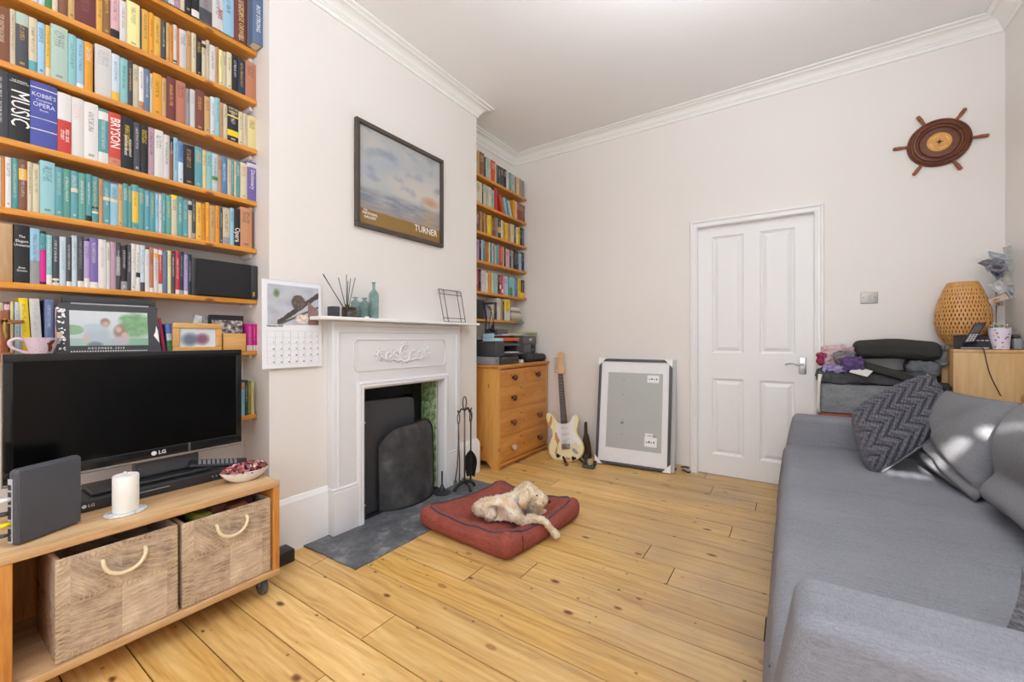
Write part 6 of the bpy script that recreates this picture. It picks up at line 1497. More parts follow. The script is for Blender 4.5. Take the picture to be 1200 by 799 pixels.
m_dkc = cloth('charcoal_canvas', '2e2e2c', '403f3c', 300, .8, 6, .15)
bb = thing('folded_chair_bag', 'rounded charcoal fabric bolster on top of the clothes pile', 'bag', (.53, 3.47, .95))
bm = NB(); p0, p1 = at(1001, 412, Y=3.45), at(1104, 412, Y=3.42)
def bagf(p):
    q = V(p); t = (q.x - .53) / .2
    q.z += .006 * math.cos(t * 3) - .004 * t + .004 * nz(q, 7, 1); q.y += .006 * nz(q, 5, 2)
    return q
rbox(bm, (p0.x, 3.375, .962), (p1.x, 3.60, 1.082), .045, 6, (20, 6, 5), f=bagf); obj('cover', bm, m_dkc, bb, True)
bm = NB(); tube(bm, [V((p0.x + .02 + (p1.x - p0.x - .04) * k / 20, 3.372, .990 + .004 * math.sin(k))) for k in range(21)], .003, 6); obj('seam', bm, m_dkc, bb, True)
b2 = thing('charcoal_strap_roll', 'flat charcoal fabric band sloping down to the right under the bolster', 'fabric band', (.5, 3.4, .9))
bm = NB(); A_, B_ = at(1012, 428, Y=3.385), at(1073, 446, Y=3.37)
Mq = fr(A_, B_ - A_, (0, .15, 1)); rbox(bm, (0, -.026, -.03), ((B_ - A_).length, .026, .03), .018, 4, (8, 2, 2), M=Mq, f=lump(.006, 9, 3)); obj('band', bm, m_dkc, b2, True)
m_jk = cloth('blue_grey_fabric', '55585c', '7c7f84', 200, .9, 8, .2)
jk = thing('grey_jacket', 'crumpled blue grey jacket stuffed at the right end of the pile', 'jacket', (.7, 3.48, .85))
def crump(k): return lambda p: V(p) + V((.020 * nz(p, 11, k), .020 * nz(p, 13, k + 2) - .016 * abs(nz(V((p.x, p.y, p.z * 2.5)), 14, k)), .022 * nz(p, 12, k + 4) - .022 * abs(nz(V((p.x * 2.2, p.y, p.z)), 13, k + 8)))) + V((.008 * nz(p, 35, k), .008 * nz(p, 35, k + 1), .008 * nz(p, 35, k + 2)))
bm = NB(); rbox(bm, (.585, 3.385, .882), (.728, 3.61, .962), .035, 5, (20, 20, 10), f=crump(1)); rbox(bm, (.695, 3.40, .93), (.752, 3.60, 1.05), .024, 5, (8, 20, 14), f=crump(5)); obj('folds', bm, m_jk, jk, True)
rl = thing('dark_roll', 'dark charcoal rolled cloth at the lower right of the pile', 'cloth roll', (.68, 3.40, .84))
bm = NB(); A_, B_ = at(1090, 453, Y=3.372), at(1113, 455, Y=3.372)
tube(bm, [V((A_.x - .02, 3.372, A_.z)), V((A_.x, 3.368, A_.z)), V((B_.x - .01, 3.37, B_.z)), V((B_.x, 3.374, B_.z))], [.018, .030, .030, .016], 16); obj('roll', bm, m_dkc, rl, True)
ctn = thing('storage_box', 'plain beige box standing behind the jacket beside the plywood cabinet', 'box', (.73, 3.5, .6))
bm = NB(); rbox(bm, (.7355, 3.44, .0), (.7625, 3.60, 1.015), .003); obj('body', bm, plain('beige_box', 'b08c60', .6), ctn, SM)
m_sc = [cloth('pink_wool', 'b59a9c', 'd9c0c2', 100, .95, 10, .4), cloth('purple_wool', '3f3054', '705a8c', 100, .95, 10, .4), cloth('grey_scarf_stripes', '5a5658', '8e888c', 90, .95, 30, .4), cloth('lilac_scarf', '8c86b4', 'aaa4cc', 90, .95, 12, .4), cloth('raspberry_wool', '84304e', 'a84868', 90, .95, 12, .4)]
for (xa, xb, za, zb, ya, mi, nm, lb) in ((.150, .20, .925, 1.0, 3.42, 4, 'scarf', 'small raspberry pink scarf at the left edge of the clothes pile'), (.175, .36, .89, 1.045, 3.44, 0, 'scarf', 'pale pink knitted scarf heaped left of the charcoal bolster'),
    (.235, .345, .90, 1.01, 3.375, 2, 'scarf', 'grey striped scarf draped across the pale pink one'), (.175, .30, .880, .925, 3.345, 3, 'scarf', 'lilac scarf spilling over the front of the grey blanket'), (.265, .375, .885, .975, 3.335, 1, 'scarf', 'purple crumpled scarf beside the white label card')):
    s_ = thing(nm, lb, 'scarf', ((xa + xb) / 2, ya + .06, za), 'scarves on the clothes pile')
    bm = NB(); rbox(bm, (xa, ya, za), (xb, ya + .13, zb), .03, 5, (28, 18, 18), f=lambda p, k=mi * 3 + 1: crump(k)(p) + V((.012 * nz(V(p), 48, k), .012 * nz(V(p), 55, k + 1), .010 * nz(V(p), 50, k + 2)))); obj('folds', bm, m_sc[mi], s_, True)
bm = NB(); prism(bm, [(0, 0), (.085, -.028), (.115, .012), (.03, .045)], 0, .002, fr(at(995, 436, Y=3.33), (1, 0, -.0), (.0, .5, .86))); tag(obj('label_card', bm, plain('white_card', 'd4d2ce', .7)), 'white card label lying on the blanket below the purple scarf', 'card')
bm = NB(); tube(bm, [V((.158, 3.352, .86)), V((.150, 3.350, .80)), V((.146, 3.35, .66)), V((.150, 3.35, .615))], [.012, .009, .008, .012], 8); tag(obj('white_cord', bm, plain('white_ribbon', 'd8d4cc', .7), None, True), 'white ribbon hanging at the left end of the felt box', 'ribbon')
# ------------------------------------------------------------------ plywood cabinet with lamp, phone and pot
m_ply = wood('pale_plywood', 'c6985e', 'dab682', 'Z', .8, True, .4, 'a06a34')
cab = thing('cabinet', 'pale plywood cabinet in the far right corner behind the sofa', 'cabinet', (.9, 3.5, 0))
KX, KY, KZ = at(1117, 410, Y=3.35).x, 3.35, 1.030
bm = NB(); rbox(bm, (KX, KY + .020, .0), (XR - .004, YB - .003, KZ - .018), .003); obj('carcass', bm, m_ply, cab, SM)
bm = NB(); rbox(bm, (KX, KY + .004, KZ - .0178), (XR - .003, YB - .002, KZ), .003); obj('top', bm, m_ply, cab, SM)
bm = NB(); rbox(bm, (KX, KY, .03), (XR - .006, KY + .0195, KZ - .019), .003); obj('door', bm, m_ply, cab, SM)
bm = NB(); a = at(1153, 411, Y=KY - .004); b = at(1160, 438, Y=KY - .004); c = at(1173, 464, Y=KY - .004)
tube(bm, spline([tuple(a + V((0, .03, .008))), tuple(a + V((0, 0, .004))), tuple(b), tuple(c)], 6, False), .0022, 6); tag(obj('phone_cable', bm, m_blackplastic, None, True), 'thin dark phone cable hanging down the plywood cabinet door', 'cable')
# woven bamboo lamp
lp = V((.840, 3.52, KZ)); lm = thing('bamboo_lamp', 'woven bamboo table lamp shaped like a rounded lantern on the cabinet', 'lamp', tuple(lp))
bm = NB(); lathe(bm, [(.045, 0), (.050, .004), (.052, .020), (.045, .030), (.02, .034)], T(*lp), 32); obj('lamp_base', bm, plain('pale_metal_base', 'b8b4ae', .35, .4), lm, SM)
def lr(t): # radius along height t 0..1
    P_ = [(0, .066), (.06, .084), (.18, .105), (.34, .118), (.5, .117), (.7, .103), (.86, .084), (.97, .068), (1, .062)]
    for (a, ra), (b, rb) in zip(P_, P_[1:]):
        if t <= b: 
            k = (t - a) / (b - a); k = k * k * (3 - 2 * k) * .4 + k * .6; return ra + (rb - ra) * k
    return .062
LZ0, LH = KZ + .028, .362
bm = NB(); NS = 46
def strip(bm, s, k):
    L1 = []; 
    for j in range(25):
        t = j / 24; a = 2 * PI * (k + s * t * 7.5) / NS; wv = .0016 * math.sin(j * PI / 24 * 10 + (k % 2) * PI) * s
        r = lr(t) + wv; L1.append((a, r, t))
    prev = None
    for j, (a, r, t) in enumerate(L1):
        w = .0034 * (.65 + .5 * r / .118) / r; ring = [bm.verts.new((lp.x + (r + o) * math.cos(a + d), lp.y + (r + o) * math.sin(a + d), LZ0 + LH * t)) for d, o in ((-w, 0), (w, 0), (w, .0012), (-w, .0012))]
        if prev:
            for q in range(4): face(bm, (prev[q], prev[(q + 1) % 4], ring[(q + 1) % 4], ring[q]))
        prev = ring
for k in range(NS): strip(bm, 1, k); strip(bm, -1, k)
for t in (0, 1, .985, .02):
    tube(bm, [(lp.x + lr(t) * math.cos(a), lp.y + lr(t) * math.sin(a), LZ0 + LH * t) for a in [2 * PI * q / 48 for q in range(48)]], .003, 6, closed=True)
obj('woven_shade', bm, plain('golden_bamboo', 'd29c5a', .45, var=.15, vs=30), lm)
bm = NB(); lathe(bm, [(.060, .0)] + [(lr(t / 12) - .005, LH * t / 12) for t in range(1, 12)] + [(.057, LH)], T(lp.x, lp.y, LZ0), 40); obj('inner_liner', bm, plain('dark_bamboo_liner', '8a5422', .7), lm, True)
bm = NB(); lathe(bm, [(.060, LH - .002), (.03, LH - .001), (.0, LH - .001)], T(lp.x, lp.y, LZ0), 32); lathe(bm, [(0.0, .0), (.064, .001)], T(lp.x, lp.y, LZ0 - .001), 32); obj('end_disc', bm, plain('golden_bamboo', 'c98a42', .45), lm)
# telephone
tpx = thing('cordless_telephone', 'black cordless telephone with answering base before the bamboo lamp', 'telephone', (.85, 3.37, KZ))
a = at(1122, 408.5, Y=3.37); b = at(1162, 408.5, Y=3.37)
bm = NB(); Mp = T(a.x, 3.358, KZ + .001)
W = b.x - a.x
prof = [(0, 0), (.085, 0), (.085, .082), (.060, .080), (.0, .014)]
def pp(y0, y1): return Matrix(((0, 0, 1, 0), (1, 0, 0, 0), (0, 1, 0, 0), (0, 0, 0, 1)))
prism(bm, prof, 0, W, Mp @ pp(0, 0), bev=.003); obj('base', bm, plain('phone_black', '2a2a2e', .3), tpx, SM)
bm = NB(); q = V((a.x + .04, 3.385, KZ + .05)); Mh = fr(q + V((-.022, -.012, -.020)), (1, 0, .10), (.42, .22, .85)); rbox(bm, (0, 0, 0), (.046, .130, .020), .007, 3, M=Mh); hs_ = obj('handset', bm, plain('phone_black', '2a2a2e', .3), tpx, SM)
bm = NB(); rbox(bm, (.008, .070, .0195), (.038, .105, .0212), .002, M=Mh); obj('screen', bm, plain('brown_screen', '5a4c46', .2), hs_)
bm = NB()
for i in range(3):
    for j in range(4): rbox(bm, (.008 + i * .0115, .010 + j * .012, .0195), (.016 + i * .0115, .018 + j * .012, .0215), .0008, M=Mh)
obj('keypad', bm, plain('silver_keys', 'c4c2c0', .35), hs_)
bm = NB()
for i in range(4): rbox(bm, (a.x + W * .45 + i * .018, 3.392 - .012, KZ + .047), (a.x + W * .45 + i * .018 + .011, 3.392, KZ + .053), .001)
obj('button_row', bm, plain('silver_keys', 'c4c2c0', .35), tpx)
bm = NB(); rbox(bm, (a.x + .01, 3.3565, KZ + .006), (b.x - .02, 3.3590, KZ + .010), .001)
obj('front_trim', bm, plain('silver_keys', 'c4c2c0', .35), tpx)
bm = NB(); box(bm, b.x - .036, b.x - .014, 3.3572, 3.3582, KZ + .012 - .008, KZ + .012); obj('label', bm, plain('pale_label', 'a8acc4', .5), tpx)
# flowered pot with green plant
pt = at(1172, 409, Y=3.405); ptt = thing('plant_pot', 'white pot with pink flower print holding a small green plant', 'plant pot', (pt.x, 3.41, KZ))
def florals():
    t = NT('pink_floral_ceramic'); v = t.n('ShaderNodeTexVoronoi'); t.l(t.coord(), v.inputs['Vector']); v.inputs['Scale'].default_value = 62; s = t.n('ShaderNodeSeparateColor'); t.l(v.outputs['Color'], s.inputs[0])
    m = t.math('LESS_THAN', t.math('ADD', v.outputs['Distance'], t.math('MULTIPLY', t.noise(t.coord(), 260, 2), .25)), .44)
    c = t.ramp(s.outputs[0], [(.2, 'a85070'), (.5, '8a5a92'), (.7, '6a8a5a'), (.9, 'c8607a')])
    return t.fin(t.mix(t.math('MULTIPLY', m, t.math('GREATER_THAN', s.outputs[1], .3)), 'e6dcea', c), .3)
bm = NB(); r0_, r1_ = .034, .0445; lathe(bm, [(r0_, 0), (r0_ + .002, .002), (r1_ - .002, .08), (r1_, .108), (r1_, .120), (r1_ - .004, .120), (r1_ - .006, .112), (0, .110)], T(pt.x, 3.412, KZ + .001), 36); obj('pot', bm, florals(), ptt, SM)
bm = NB(); R3 = random.Random(9)
for k in range(60):
    a_ = R3.random() * 6.28; q = math.sqrt(R3.random()) * .036; M = T(pt.x + q * math.cos(a_), 3.412 + q * math.sin(a_), KZ + .118 + R3.random() * .014) @ Matrix.Rotation(a_, 4, 'Z') @ Matrix.Rotation(R3.uniform(-.6, .3), 4, 'Y')
    L_ = R3.uniform(.006, .011); vs = [bm.verts.new(M @ V(c)) for c in ((0, 0, 0), (L_ * .5, L_ * .45, .002), (L_, 0, .003), (L_ * .5, -L_ * .45, .002))]; face(bm, vs)
obj('leaves', bm, plain('fresh_leaf', '7fae4c', .6, var=.2, vs=60), ptt)
bm = NB()
for a_, q, h in ((2.6, .022, .022), (2.9, .010, .018), (4.4, .002, .024), (.2, .030, .012), (3.4, .034, .008)):
    x, y = pt.x + q * math.cos(a_), 3.412 + q * math.sin(a_); tube(bm, [(x, y, KZ + .118), (x, y, KZ + .122 + h)], .001, 5); bmesh.ops.create_icosphere(bm, subdivisions=1, radius=.0045, matrix=T(x, y, KZ + .124 + h))
obj('buds', bm, plain('white_bud', 'f0efe6', .6), ptt)
gbx = thing('grey_case', 'small grey case with dark rounded lid at the right end of the cabinet', 'case', (1.02, 3.43, KZ))
bm = NB(); rbox(bm, (pt.x + .048, 3.40, KZ + .001), (XR - .004, 3.60, KZ + .062), .008); obj('body', bm, plain('cool_grey_case', '8c8e92', .4), gbx, SM)
bm = NB(); rbox(bm, (pt.x + .050, 3.42, KZ + .0625), (XR - .006, 3.58, KZ + .085), .011, 3); obj('lid', bm, plain('umber_lid', '564a42', .5), gbx, SM)
# photo tree
pt_ = thing('photo_mobile', 'wire photo holder with loose photographs fanned out in the right corner', 'photo holder', (.98, 3.56, KZ))
bm = NB(); bx, by = .99, 3.575
lathe(bm, [(.03, 0), (.03, .005), (0, .007)], T(bx, by, KZ + .001), 20); tube(bm, [(bx, by, KZ + .005), (bx, by, KZ + .36)], .002, 6)
cards = []
def card(px4, Yd, lb, f_, wire=True):
    "a photo print with its own tilt: corners from the photograph on planes at slightly different depths"
    p = [at(x, y, Y=Yd + dY) for (x, y, dY) in px4]
    c0 = NB(); u_ = (p[1] - p[0]); v_ = (p[3] - p[0]); M = fr(p[0], u_, v_)
    lay = c0.loops.layers.color.new('Col'); n = 14
    nn = u_.cross(v_).normalized() * .0008
    for o in (0, 1):
        vs = [[c0.verts.new(p[0] * (1-i/n) * (1-j/n) + p[1] * (i/n) * (1-j/n) + p[2] * (i/n) * (j/n) + p[3] * (1-i/n) * (j/n) - nn * o) for j in range(n + 1)] for i in range(n + 1)]
        for i in range(n):
            for j in range(n):
                fc_ = face(c0, (vs[i][j], vs[i+1][j], vs[i+1][j+1], vs[i][j+1]))
                for lp_ in fc_.loops: c_ = f_(i / n, j / n); lp_[lay] = (*c_, 1)
    o = obj('photo_print', c0, vcol(), pt_, label=lb)
    ctr = (p[0] + p[2]) / 2; tube(bm, spline([(bx, by, max(KZ + .05, ctr.z - .05)), ((bx + ctr.x) / 2, (by + ctr.y) / 2, ctr.z - .01), tuple(ctr)], 4, False), .0012, 5)
def pic1(c1, c2, c3, s): return lambda u, v: mixc(mixc(hx(c1), hx(c2), min(1, max(0, fb(u * s, v * s, 2, 3, s) * 2 - .5))), hx(c3), 1 if (u - .5) ** 2 + (v - .35) ** 2 < .04 else 0)
card([(1157, 318, 0), (1183, 318, .03), (1177, 305, .05), (1150, 305, .02)], 3.44, 'brown and blue photograph', pic1('5a4a48', '8a94a6', '3c3a40', 3))
card([(1145, 308, 0), (1170, 320, .02), (1182, 317, .04), (1158, 303, .02)], 3.46, None, pic1('7a706c', 'a8a4a8', '4a4448', 2))
card([(1158, 303, 0), (1182, 317, .02), (1194, 317, .05), (1184, 301, .04)], 3.50, None, pic1('a8b0ac', 'c0c4c0', 'a0a8a4', 2))
card([(1158, 294, 0), (1160, 302, .0), (1184, 305, .04), (1177, 298, .04)], 3.49, None, pic1('8e9aa4', 'b4bcc0', 'c4c8c8', 2))
card([(1175, 290, 0), (1178, 302, .0), (1193.5, 301, .04), (1186, 287, .04)], 3.53, None, pic1('bcbcb6', 'cccac4', 'b8b8b0', 2))
card([(1160, 318, 0), (1169, 328, .01), (1176, 324, .03), (1174, 314, .03)], 3.47, None, pic1('4e5664', '7888a4', '30343c', 3))
card([(1172, 318, 0), (1177, 334, .0), (1194, 333, .04), (1188, 320, .04)], 3.51, None, pic1('c8c6c0', 'b8b6ae', 'cacac6', 2))
card([(1157, 334, 0), (1172, 345, .01), (1184, 338, .04), (1172, 328, .03)], 3.46, None, pic1('d0cecc', 'b0b0b4', 'e0e0e0', 2))
card([(1176, 338, 0), (1185, 350, .0), (1194.5, 350, .03), (1188, 336, .03)], 3.50, None, pic1('9aa0a8', 'd0d0cc', '707880', 2))
card([(1158, 351, 0), (1160, 356, .0), (1183, 350, .04), (1178, 344, .04)], 3.45, None, pic1('c4a890', 'd8ccc0', 'b07c58', 3))
card([(1163, 354, 0), (1169, 359, .0), (1176, 358, .02), (1175, 352, .02)], 3.45, None, pic1('7c5a50', 'b89c8c', '3c2c2c', 3))
obj('wire_stand', bm, m_chrome, pt_)
# ------------------------------------------------------------------ dog bed and dog
qa, qb, qc, qd = V((-1.775, 1.69, 0)), V((-1.135, 1.65, 0)), V((-1.06, 2.315, 0)), V((-1.655, 2.315, 0))
def bil(u, v): return qa * (1-u) * (1-v) + qb * u * (1-v) + qc * u * v + qd * (1-u) * v
def sst(a, b, x): t = min(1, max(0, (x - a) / (b - a))); return t * t * (3 - 2 * t)
def bedh(u, v):
    d = min(u, 1 - u, v, 1 - v)
    cu, cv = abs(2 * u - 1), abs(2 * v - 1)
    rim = .118 + .030 * max(0, min(cu, cv) - .6) / .4 - .012 * (1 - (cu * cv)) 
    dip = .058 * sst(.10, .27, d)
    if u > .5 and .15 < v < .75: rim -= .022 * sst(.5, 1, u) * math.sin(PI * (v - .15) / .6)
    return rim - dip
def bedf(p):
    q = V(p); u, v = q.x / .64, q.y / .64; b = bil(min(1, max(0, u)), min(1, max(0, v))); t = q.z / .13
    ctr = bil(.5, .5); d = min(u, 1 - u, v, 1 - v)
    out = 1 + .035 * math.sin(PI * min(1, max(0, t))) * (1 if d < .08 else 0)
    w = V((ctr.x + (b.x - ctr.x) * out, ctr.y + (b.y - ctr.y) * out, t * bedh(min(1, max(0, u)), min(1, max(0, v)))))
    if t > .4: w.z += (.007 * nz(w, 9, 2) + .004 * nz(w, 22, 5)) * t
    return w
bed = thing('dog_bed', 'square rust red cloth dog bed with grey piping on the floorboards', 'dog bed', (-1.42, 2.0, 0))
m_bed = cloth('rust_red_chenille', '7a3a31', 'a85e51', 260, .95, 16, .5)
bm = NB(); rbox(bm, (0, 0, 0), (.64, .64, .13), .045, 6, (44, 44, 5), f=bedf); obj('cover', bm, m_bed, bed, True)
bm = NB(); L_ = []
def rim(u, v): b = bedf(V((u * .64, v * .64, .13))); return tuple(b + V((0, 0, .001)))
i_ = .045; c_ = .10
for (u0, v0, u1, v1) in ((c_, i_, 1 - c_, i_), (1 - i_, c_, 1 - i_, 1 - c_), (1 - c_, 1 - i_, c_, 1 - i_), (i_, 1 - c_, i_, c_)):
    for k in range(15): L_.append(rim(u0 + (u1 - u0) * k / 14, v0 + (v1 - v0) * k / 14))
tube(bm, L_, .0048, 6, closed=True)
obj('piping', bm, cloth('slate_piping', '4c444c', '665e68'), bed, True)
bm = NB(); e_ = bedf(V((.64 * .99, .64 * .15, .06))); tube(bm, [bedf(V((.64, .64 * .17, .03 + .085 * k / 8))) + V((.001, 0, 0)) for k in range(9)], .0022, 6); obj('seam', bm, plain('dark_rust_seam', '5c2620', .9), bed)
bm = NB(); q = bedf(V((0, .05, .055))); rbox(bm, (q.x - .018, q.y - .004, q.z - .012), (q.x + .003, q.y + .012, q.z + .010), .001); obj('care_tag', bm, plain('white_label', 'e4e2de', .7), bed)
# dog
DN = [(-.172, 2.405, .128, .064), (-.095, 2.385, .126, .064), (-.010, 2.365, .134, .066), (.036, 2.355, .176, .052), (.078, 2.345, .226, .060), (.138, 2.332, .194, .044), (.200, 2.324, .174, .040),
      (.020, 2.305, .105, .036), (.055, 2.268, .096, .026), (.115, 2.240, .122, .020), (.172, 2.222, .122, .019), (.214, 2.232, .062, .018), (.250, 2.238, .020, .024),
      (.025, 2.415, .100, .034), (.085, 2.425, .092, .023), (.150, 2.405, .088, .020), (.200, 2.392, .086, .024),
      (-.150, 2.365, .110, .050), (-.085, 2.335, .090, .034), (-.232, 2.43, .112, .026),
      (.078, 2.298, .238, .030), (.060, 2.280, .200, .032), (.060, 2.282, .160, .026),
      (.088, 2.394, .236, .028), (.088, 2.410, .198, .026), (.062, 2.345, .262, .038)]
DE = [(0, 1), (1, 2), (2, 3), (3, 4), (4, 5), (5, 6), (2, 7), (7, 8), (8, 9), (9, 10), (10, 11), (11, 12), (2, 13), (13, 14), (14, 15), (15, 16), (0, 17), (17, 18), (0, 19), (4, 20), (20, 21), (21, 22), (4, 23), (23, 24), (4, 25)]
def DW(r, d, z): return V((RGT[0] * r + FWD[0] * d, RGT[1] * r + FWD[1] * d, z))
me = bpy.data.meshes.new('skel'); me.from_pydata([tuple(DW(*n[:3])) for n in DN], DE, []); so = bpy.data.objects.new('skel', me); COL.objects.link(so)
sm = so.modifiers.new('s', 'SKIN'); sv = me.skin_vertices[0].data
for i, n in enumerate(DN): sv[i].radius = (n[3], n[3])
sv[0].use_root = True
ss = so.modifiers.new('u', 'SUBSURF'); ss.levels = 3
bpy.context.view_layer.update(); dg = bpy.context.evaluated_depsgraph_get()
dm = bpy.data.meshes.new_from_object(so.evaluated_get(dg)); COL.objects.unlink(so); bpy.data.objects.remove(so)
dog = thing('dog', 'small cream and apricot curly haired dog lying on the red bed, facing right', 'dog', tuple(DW(-.02, 2.36, .02)))
bm = NB(); bm.from_mesh(dm); bm.normal_update()
for v in bm.verts:
    n1 = .5 * noise.noise(v.co * 26); n2 = noise.noise(v.co * 60 + V((5, 5, 5)))
    leg = v.co.z < .03 or False
    v.co += v.normal * (.006 * n1 + .004 * n2)
    if v.co.z < .002: v.co.z = .002
def dogmat():
    t = NT('cream_apricot_curls'); c = t.coord('Object'); n = t.noise(c, 17, 5, .7); n2 = t.noise(c, 70, 3)
    f = t.math('ADD', t.math('MULTIPLY', n, .88), t.math('MULTIPLY', n2, .12)); t.bump(n2, .5, .006)
    return t.fin(t.ramp(f, [(.30, 'c49a70'), (.42, 'debe9a'), (.52, 'ecdcc4'), (.64, 'f4ecdc')]), .9, 0, .15)
m_dog = dogmat()
import copy as _c
pts_n = [(v.co.copy(), v.normal.copy()) for v in bm.verts]
obj('body', bm, m_dog, dog, True)
bm = NB(); R5 = random.Random(2); EAR = DW(.058, 2.262, .180); MUZ = DW(.150, 2.31, .185)
for k in range(5200):
    co, no = R5.choice(pts_n); ln = .0038 + .0036 * R5.random()
    if co.z < .05 or (DW(.20, 2.23, .06) - co).length < .11 or (DW(.17, 2.40, .085) - co).length < .05: ln *= .4
    tg_ = V((noise.noise(co * 30), noise.noise(co * 30 + V((9, 0, 0))), noise.noise(co * 30 + V((0, 9, 0))) - .55)); tg_ = (tg_ - no * tg_.dot(no)).normalized()
    co = co + V((R5.uniform(-.003, .003), R5.uniform(-.003, .003), R5.uniform(-.003, .003)))
    r = .0010 + .0008 * R5.random(); s_ = no.cross(tg_)
    a = [co - no * .002, co + no * ln * .45 + tg_ * ln * .35, co + no * ln * .62 + tg_ * ln * .95, co + no * ln * .35 + tg_ * ln * 1.45]
    w = [r, r * 1.1, r * .8, 0]
    prev = None; mi_ = 1 if ((co - EAR).length < .038 or (co - MUZ).length < .036) and R5.random() < .75 else 0
    for p, ww in zip(a, w):
        ring = [bm.verts.new(p + s_ * ww), bm.verts.new(p + no * ww), bm.verts.new(p - s_ * ww)] if ww else [bm.verts.new(p)]
        if prev:
            if len(ring) == 3:
                for q in range(3): face(bm, (prev[q], prev[(q+1) % 3], ring[(q+1) % 3], ring[q]), mi_)
            else:
                for q in range(3): face(bm, (prev[q], prev[(q+1) % 3], ring[0]), mi_)
        prev = ring
m_fur = plain('cream_fur', 'f0e2cb', .95, var=.08, vs=30, spec=.05)
m_apr = plain('apricot_coat', 'c89868', .9, var=.15, vs=40)
fo = obj('fur', bm, [m_fur, m_apr], dog, True); fo['kind'] = 'stuff'
m_nose = plain('dark_wet_nose', '2a2022', .3)
bm = NB(); bmesh.ops.create_icosphere(bm, subdivisions=3, radius=.0105, matrix=Matrix.Translation(DW(.208, 2.322, .182))); obj('nose', bm, m_nose, dog, True)
for dd in (-1, 1):
    bm = NB(); bmesh.ops.create_icosphere(bm, subdivisions=2, radius=.0065, matrix=Matrix.Translation(DW(.136, 2.335 + dd * .041, .224))); obj('eye', bm, plain('dark_eye', '1c1210', .15), dog, True)
bm = NB(); cpt = DW(.048, 2.355, .178); ax = (DW(.085, 2.345, .222) - DW(0, 2.365, .136)).normalized(); x_, y_ = basis(ax)
tube(bm, [cpt + (x_ * math.cos(2 * PI * k / 28) + y_ * math.sin(2 * PI * k / 28)) * .056 for k in range(28)], .0075, 8, closed=True); obj('collar', bm, plain('pale_blue_collar', 'b8c2d0', .8), dog, True)
# ------------------------------------------------------------------ light, sky and camera
SC.world = bpy.data.worlds.new('daylight_sky'); SC.world.use_nodes = True
wn = SC.world.node_tree; bgd = wn.nodes['Background']; bgd.inputs[0].default_value = (.80, .88, 1, 1); bgd.inputs[1].default_value = 2.0
def area(name, loc, rot, sx, sy, power, col):
    l = bpy.data.lights.new(name, 'AREA'); l.shape = 'RECTANGLE'; l.size = sx; l.size_y = sy; l.energy = power; l.color = col
    o = bpy.data.objects.new(name, l); COL.objects.link(o); o.location = loc; o.rotation_euler = rot; return o
for i, w in enumerate(WIN):
    area('window_daylight', ((w[0] + w[1]) / 2, YW + .02, (w[2] + w[3]) / 2), (math.radians(90), 0, 0), w[1] - w[0] - .05, w[3] - w[2] - .05, 10 if i == 0 else 28, (.84, .915, 1))
for x_, y_ in ((-.6, -.9), (.5, -.9), (-.05, 1.5)):
    area('added_upward_fill', (x_, y_, 2.0 if y_ < 0 else 2.35), (PI, 0, 0), .6, .6, 29 if y_ < 0 else 28, (.83, .91, 1))  # unseen fill lamps, added to even out the room's brightness
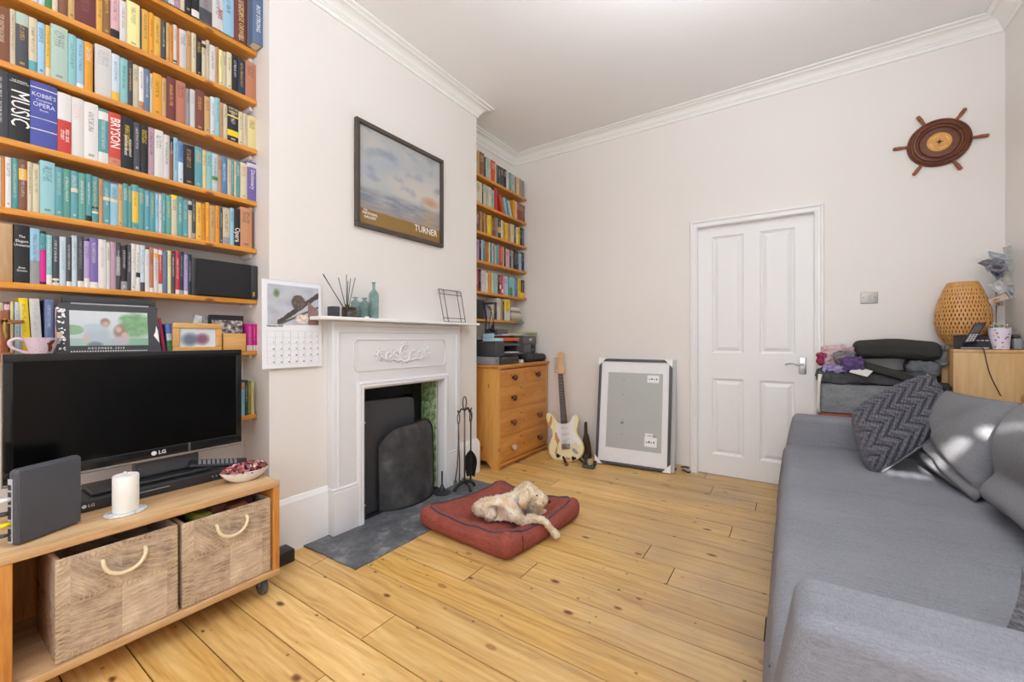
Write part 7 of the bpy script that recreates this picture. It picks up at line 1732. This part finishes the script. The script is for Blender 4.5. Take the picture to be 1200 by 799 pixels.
# winter sun through slits in an unseen board added to shape its streaks
sd = V((.50, 4.1, -1.42)).normalized()
sl = bpy.data.lights.new('sun', 'SUN'); sl.energy = 13; sl.angle = math.radians(.4); sl.color = (1, .96, .9)
so = bpy.data.objects.new('sun', sl); COL.objects.link(so); so.rotation_euler = sd.to_track_quat('-Z', 'Y').to_euler(); so.location = (0, -6, 4)
def back(p, Y=-1.9): t = (Y - p.y) / sd.y; q = p + sd * t; return (q.x, q.z)
streaks = [(V((.40, 2.77, .424)), V((.54, 2.735, .43)), .028), (V((.55, 2.71, .49)), V((.60, 2.55, .64)), .055), (V((.655, 2.42, .735)), V((.672, 2.15, .80)), .05)]
holes = [(V(back(a)), V(back(b)), w) for a, b, w in streaks]
def inhole(x, z):
    for A_, B_, w in holes:
        p = V((x, z)); d = B_ - A_; t = min(1, max(0, (p - A_).dot(d) / d.length_squared))
        if (p - (A_ + d * t)).length < w / 2 + .007 * math.sin(t * 19): return True
    return False
gx0 = min(min(h[0].x, h[1].x) for h in holes) - .1; gx1 = max(max(h[0].x, h[1].x) for h in holes) + .1
gz0 = min(min(h[0].y, h[1].y) for h in holes) - .1; gz1 = max(max(h[0].y, h[1].y) for h in holes) + .1
bm = NB(); c_ = .008; yo, y1_ = -1.9, -1.89
box(bm, -6, gx0, yo, y1_, 0, 8); box(bm, gx0 + c_ * math.ceil((gx1 - gx0) / c_), 6, yo, y1_, 0, 8)
nx = math.ceil((gx1 - gx0) / c_); nz_ = math.ceil((gz1 - gz0) / c_)
for i in range(nx):
    x = gx0 + i * c_; st_ = 0.0; run = True
    for j in range(nz_ + 1):
        z = gz0 + j * c_; h = j < nz_ and inhole(x + c_ / 2, z + c_ / 2)
        if h and run: box(bm, x, x + c_, yo, y1_, st_, z); run = False
        elif not h and not run: st_ = z; run = True
    box(bm, x, x + c_, yo, y1_, st_, 8)
struct('sun_slit_blocker', bm, plain('sun_blocker_surface', '9a6a52', .9))  # added sun blocker out of view, slits cut to the streak shapes
cam = bpy.data.cameras.new('camera'); co = bpy.data.objects.new('camera', cam); COL.objects.link(co)
cam.sensor_width = 36; cam.lens = FPX / 1200 * 36; cam.shift_y = -3 / 1200; cam.clip_start = .02; cam.clip_end = 60
co.location = (0, 0, EYE); co.rotation_euler = (PI / 2, 0, YAW); SC.camera = co
SC.view_settings.view_transform = 'Standard'; SC.view_settings.look = 'None'; SC.view_settings.gamma = 1; SC.view_settings.exposure = 0.13
SC.view_settings.use_curve_mapping = False
cy_ = SC.cycles; cy_.max_bounces = 10; cy_.diffuse_bounces = 6; cy_.transmission_bounces = 8; cy_.glossy_bounces = 4; cy_.use_denoising = True
cy_.sample_clamp_indirect = 6; cy_.caustics_reflective = False; cy_.caustics_refractive = False
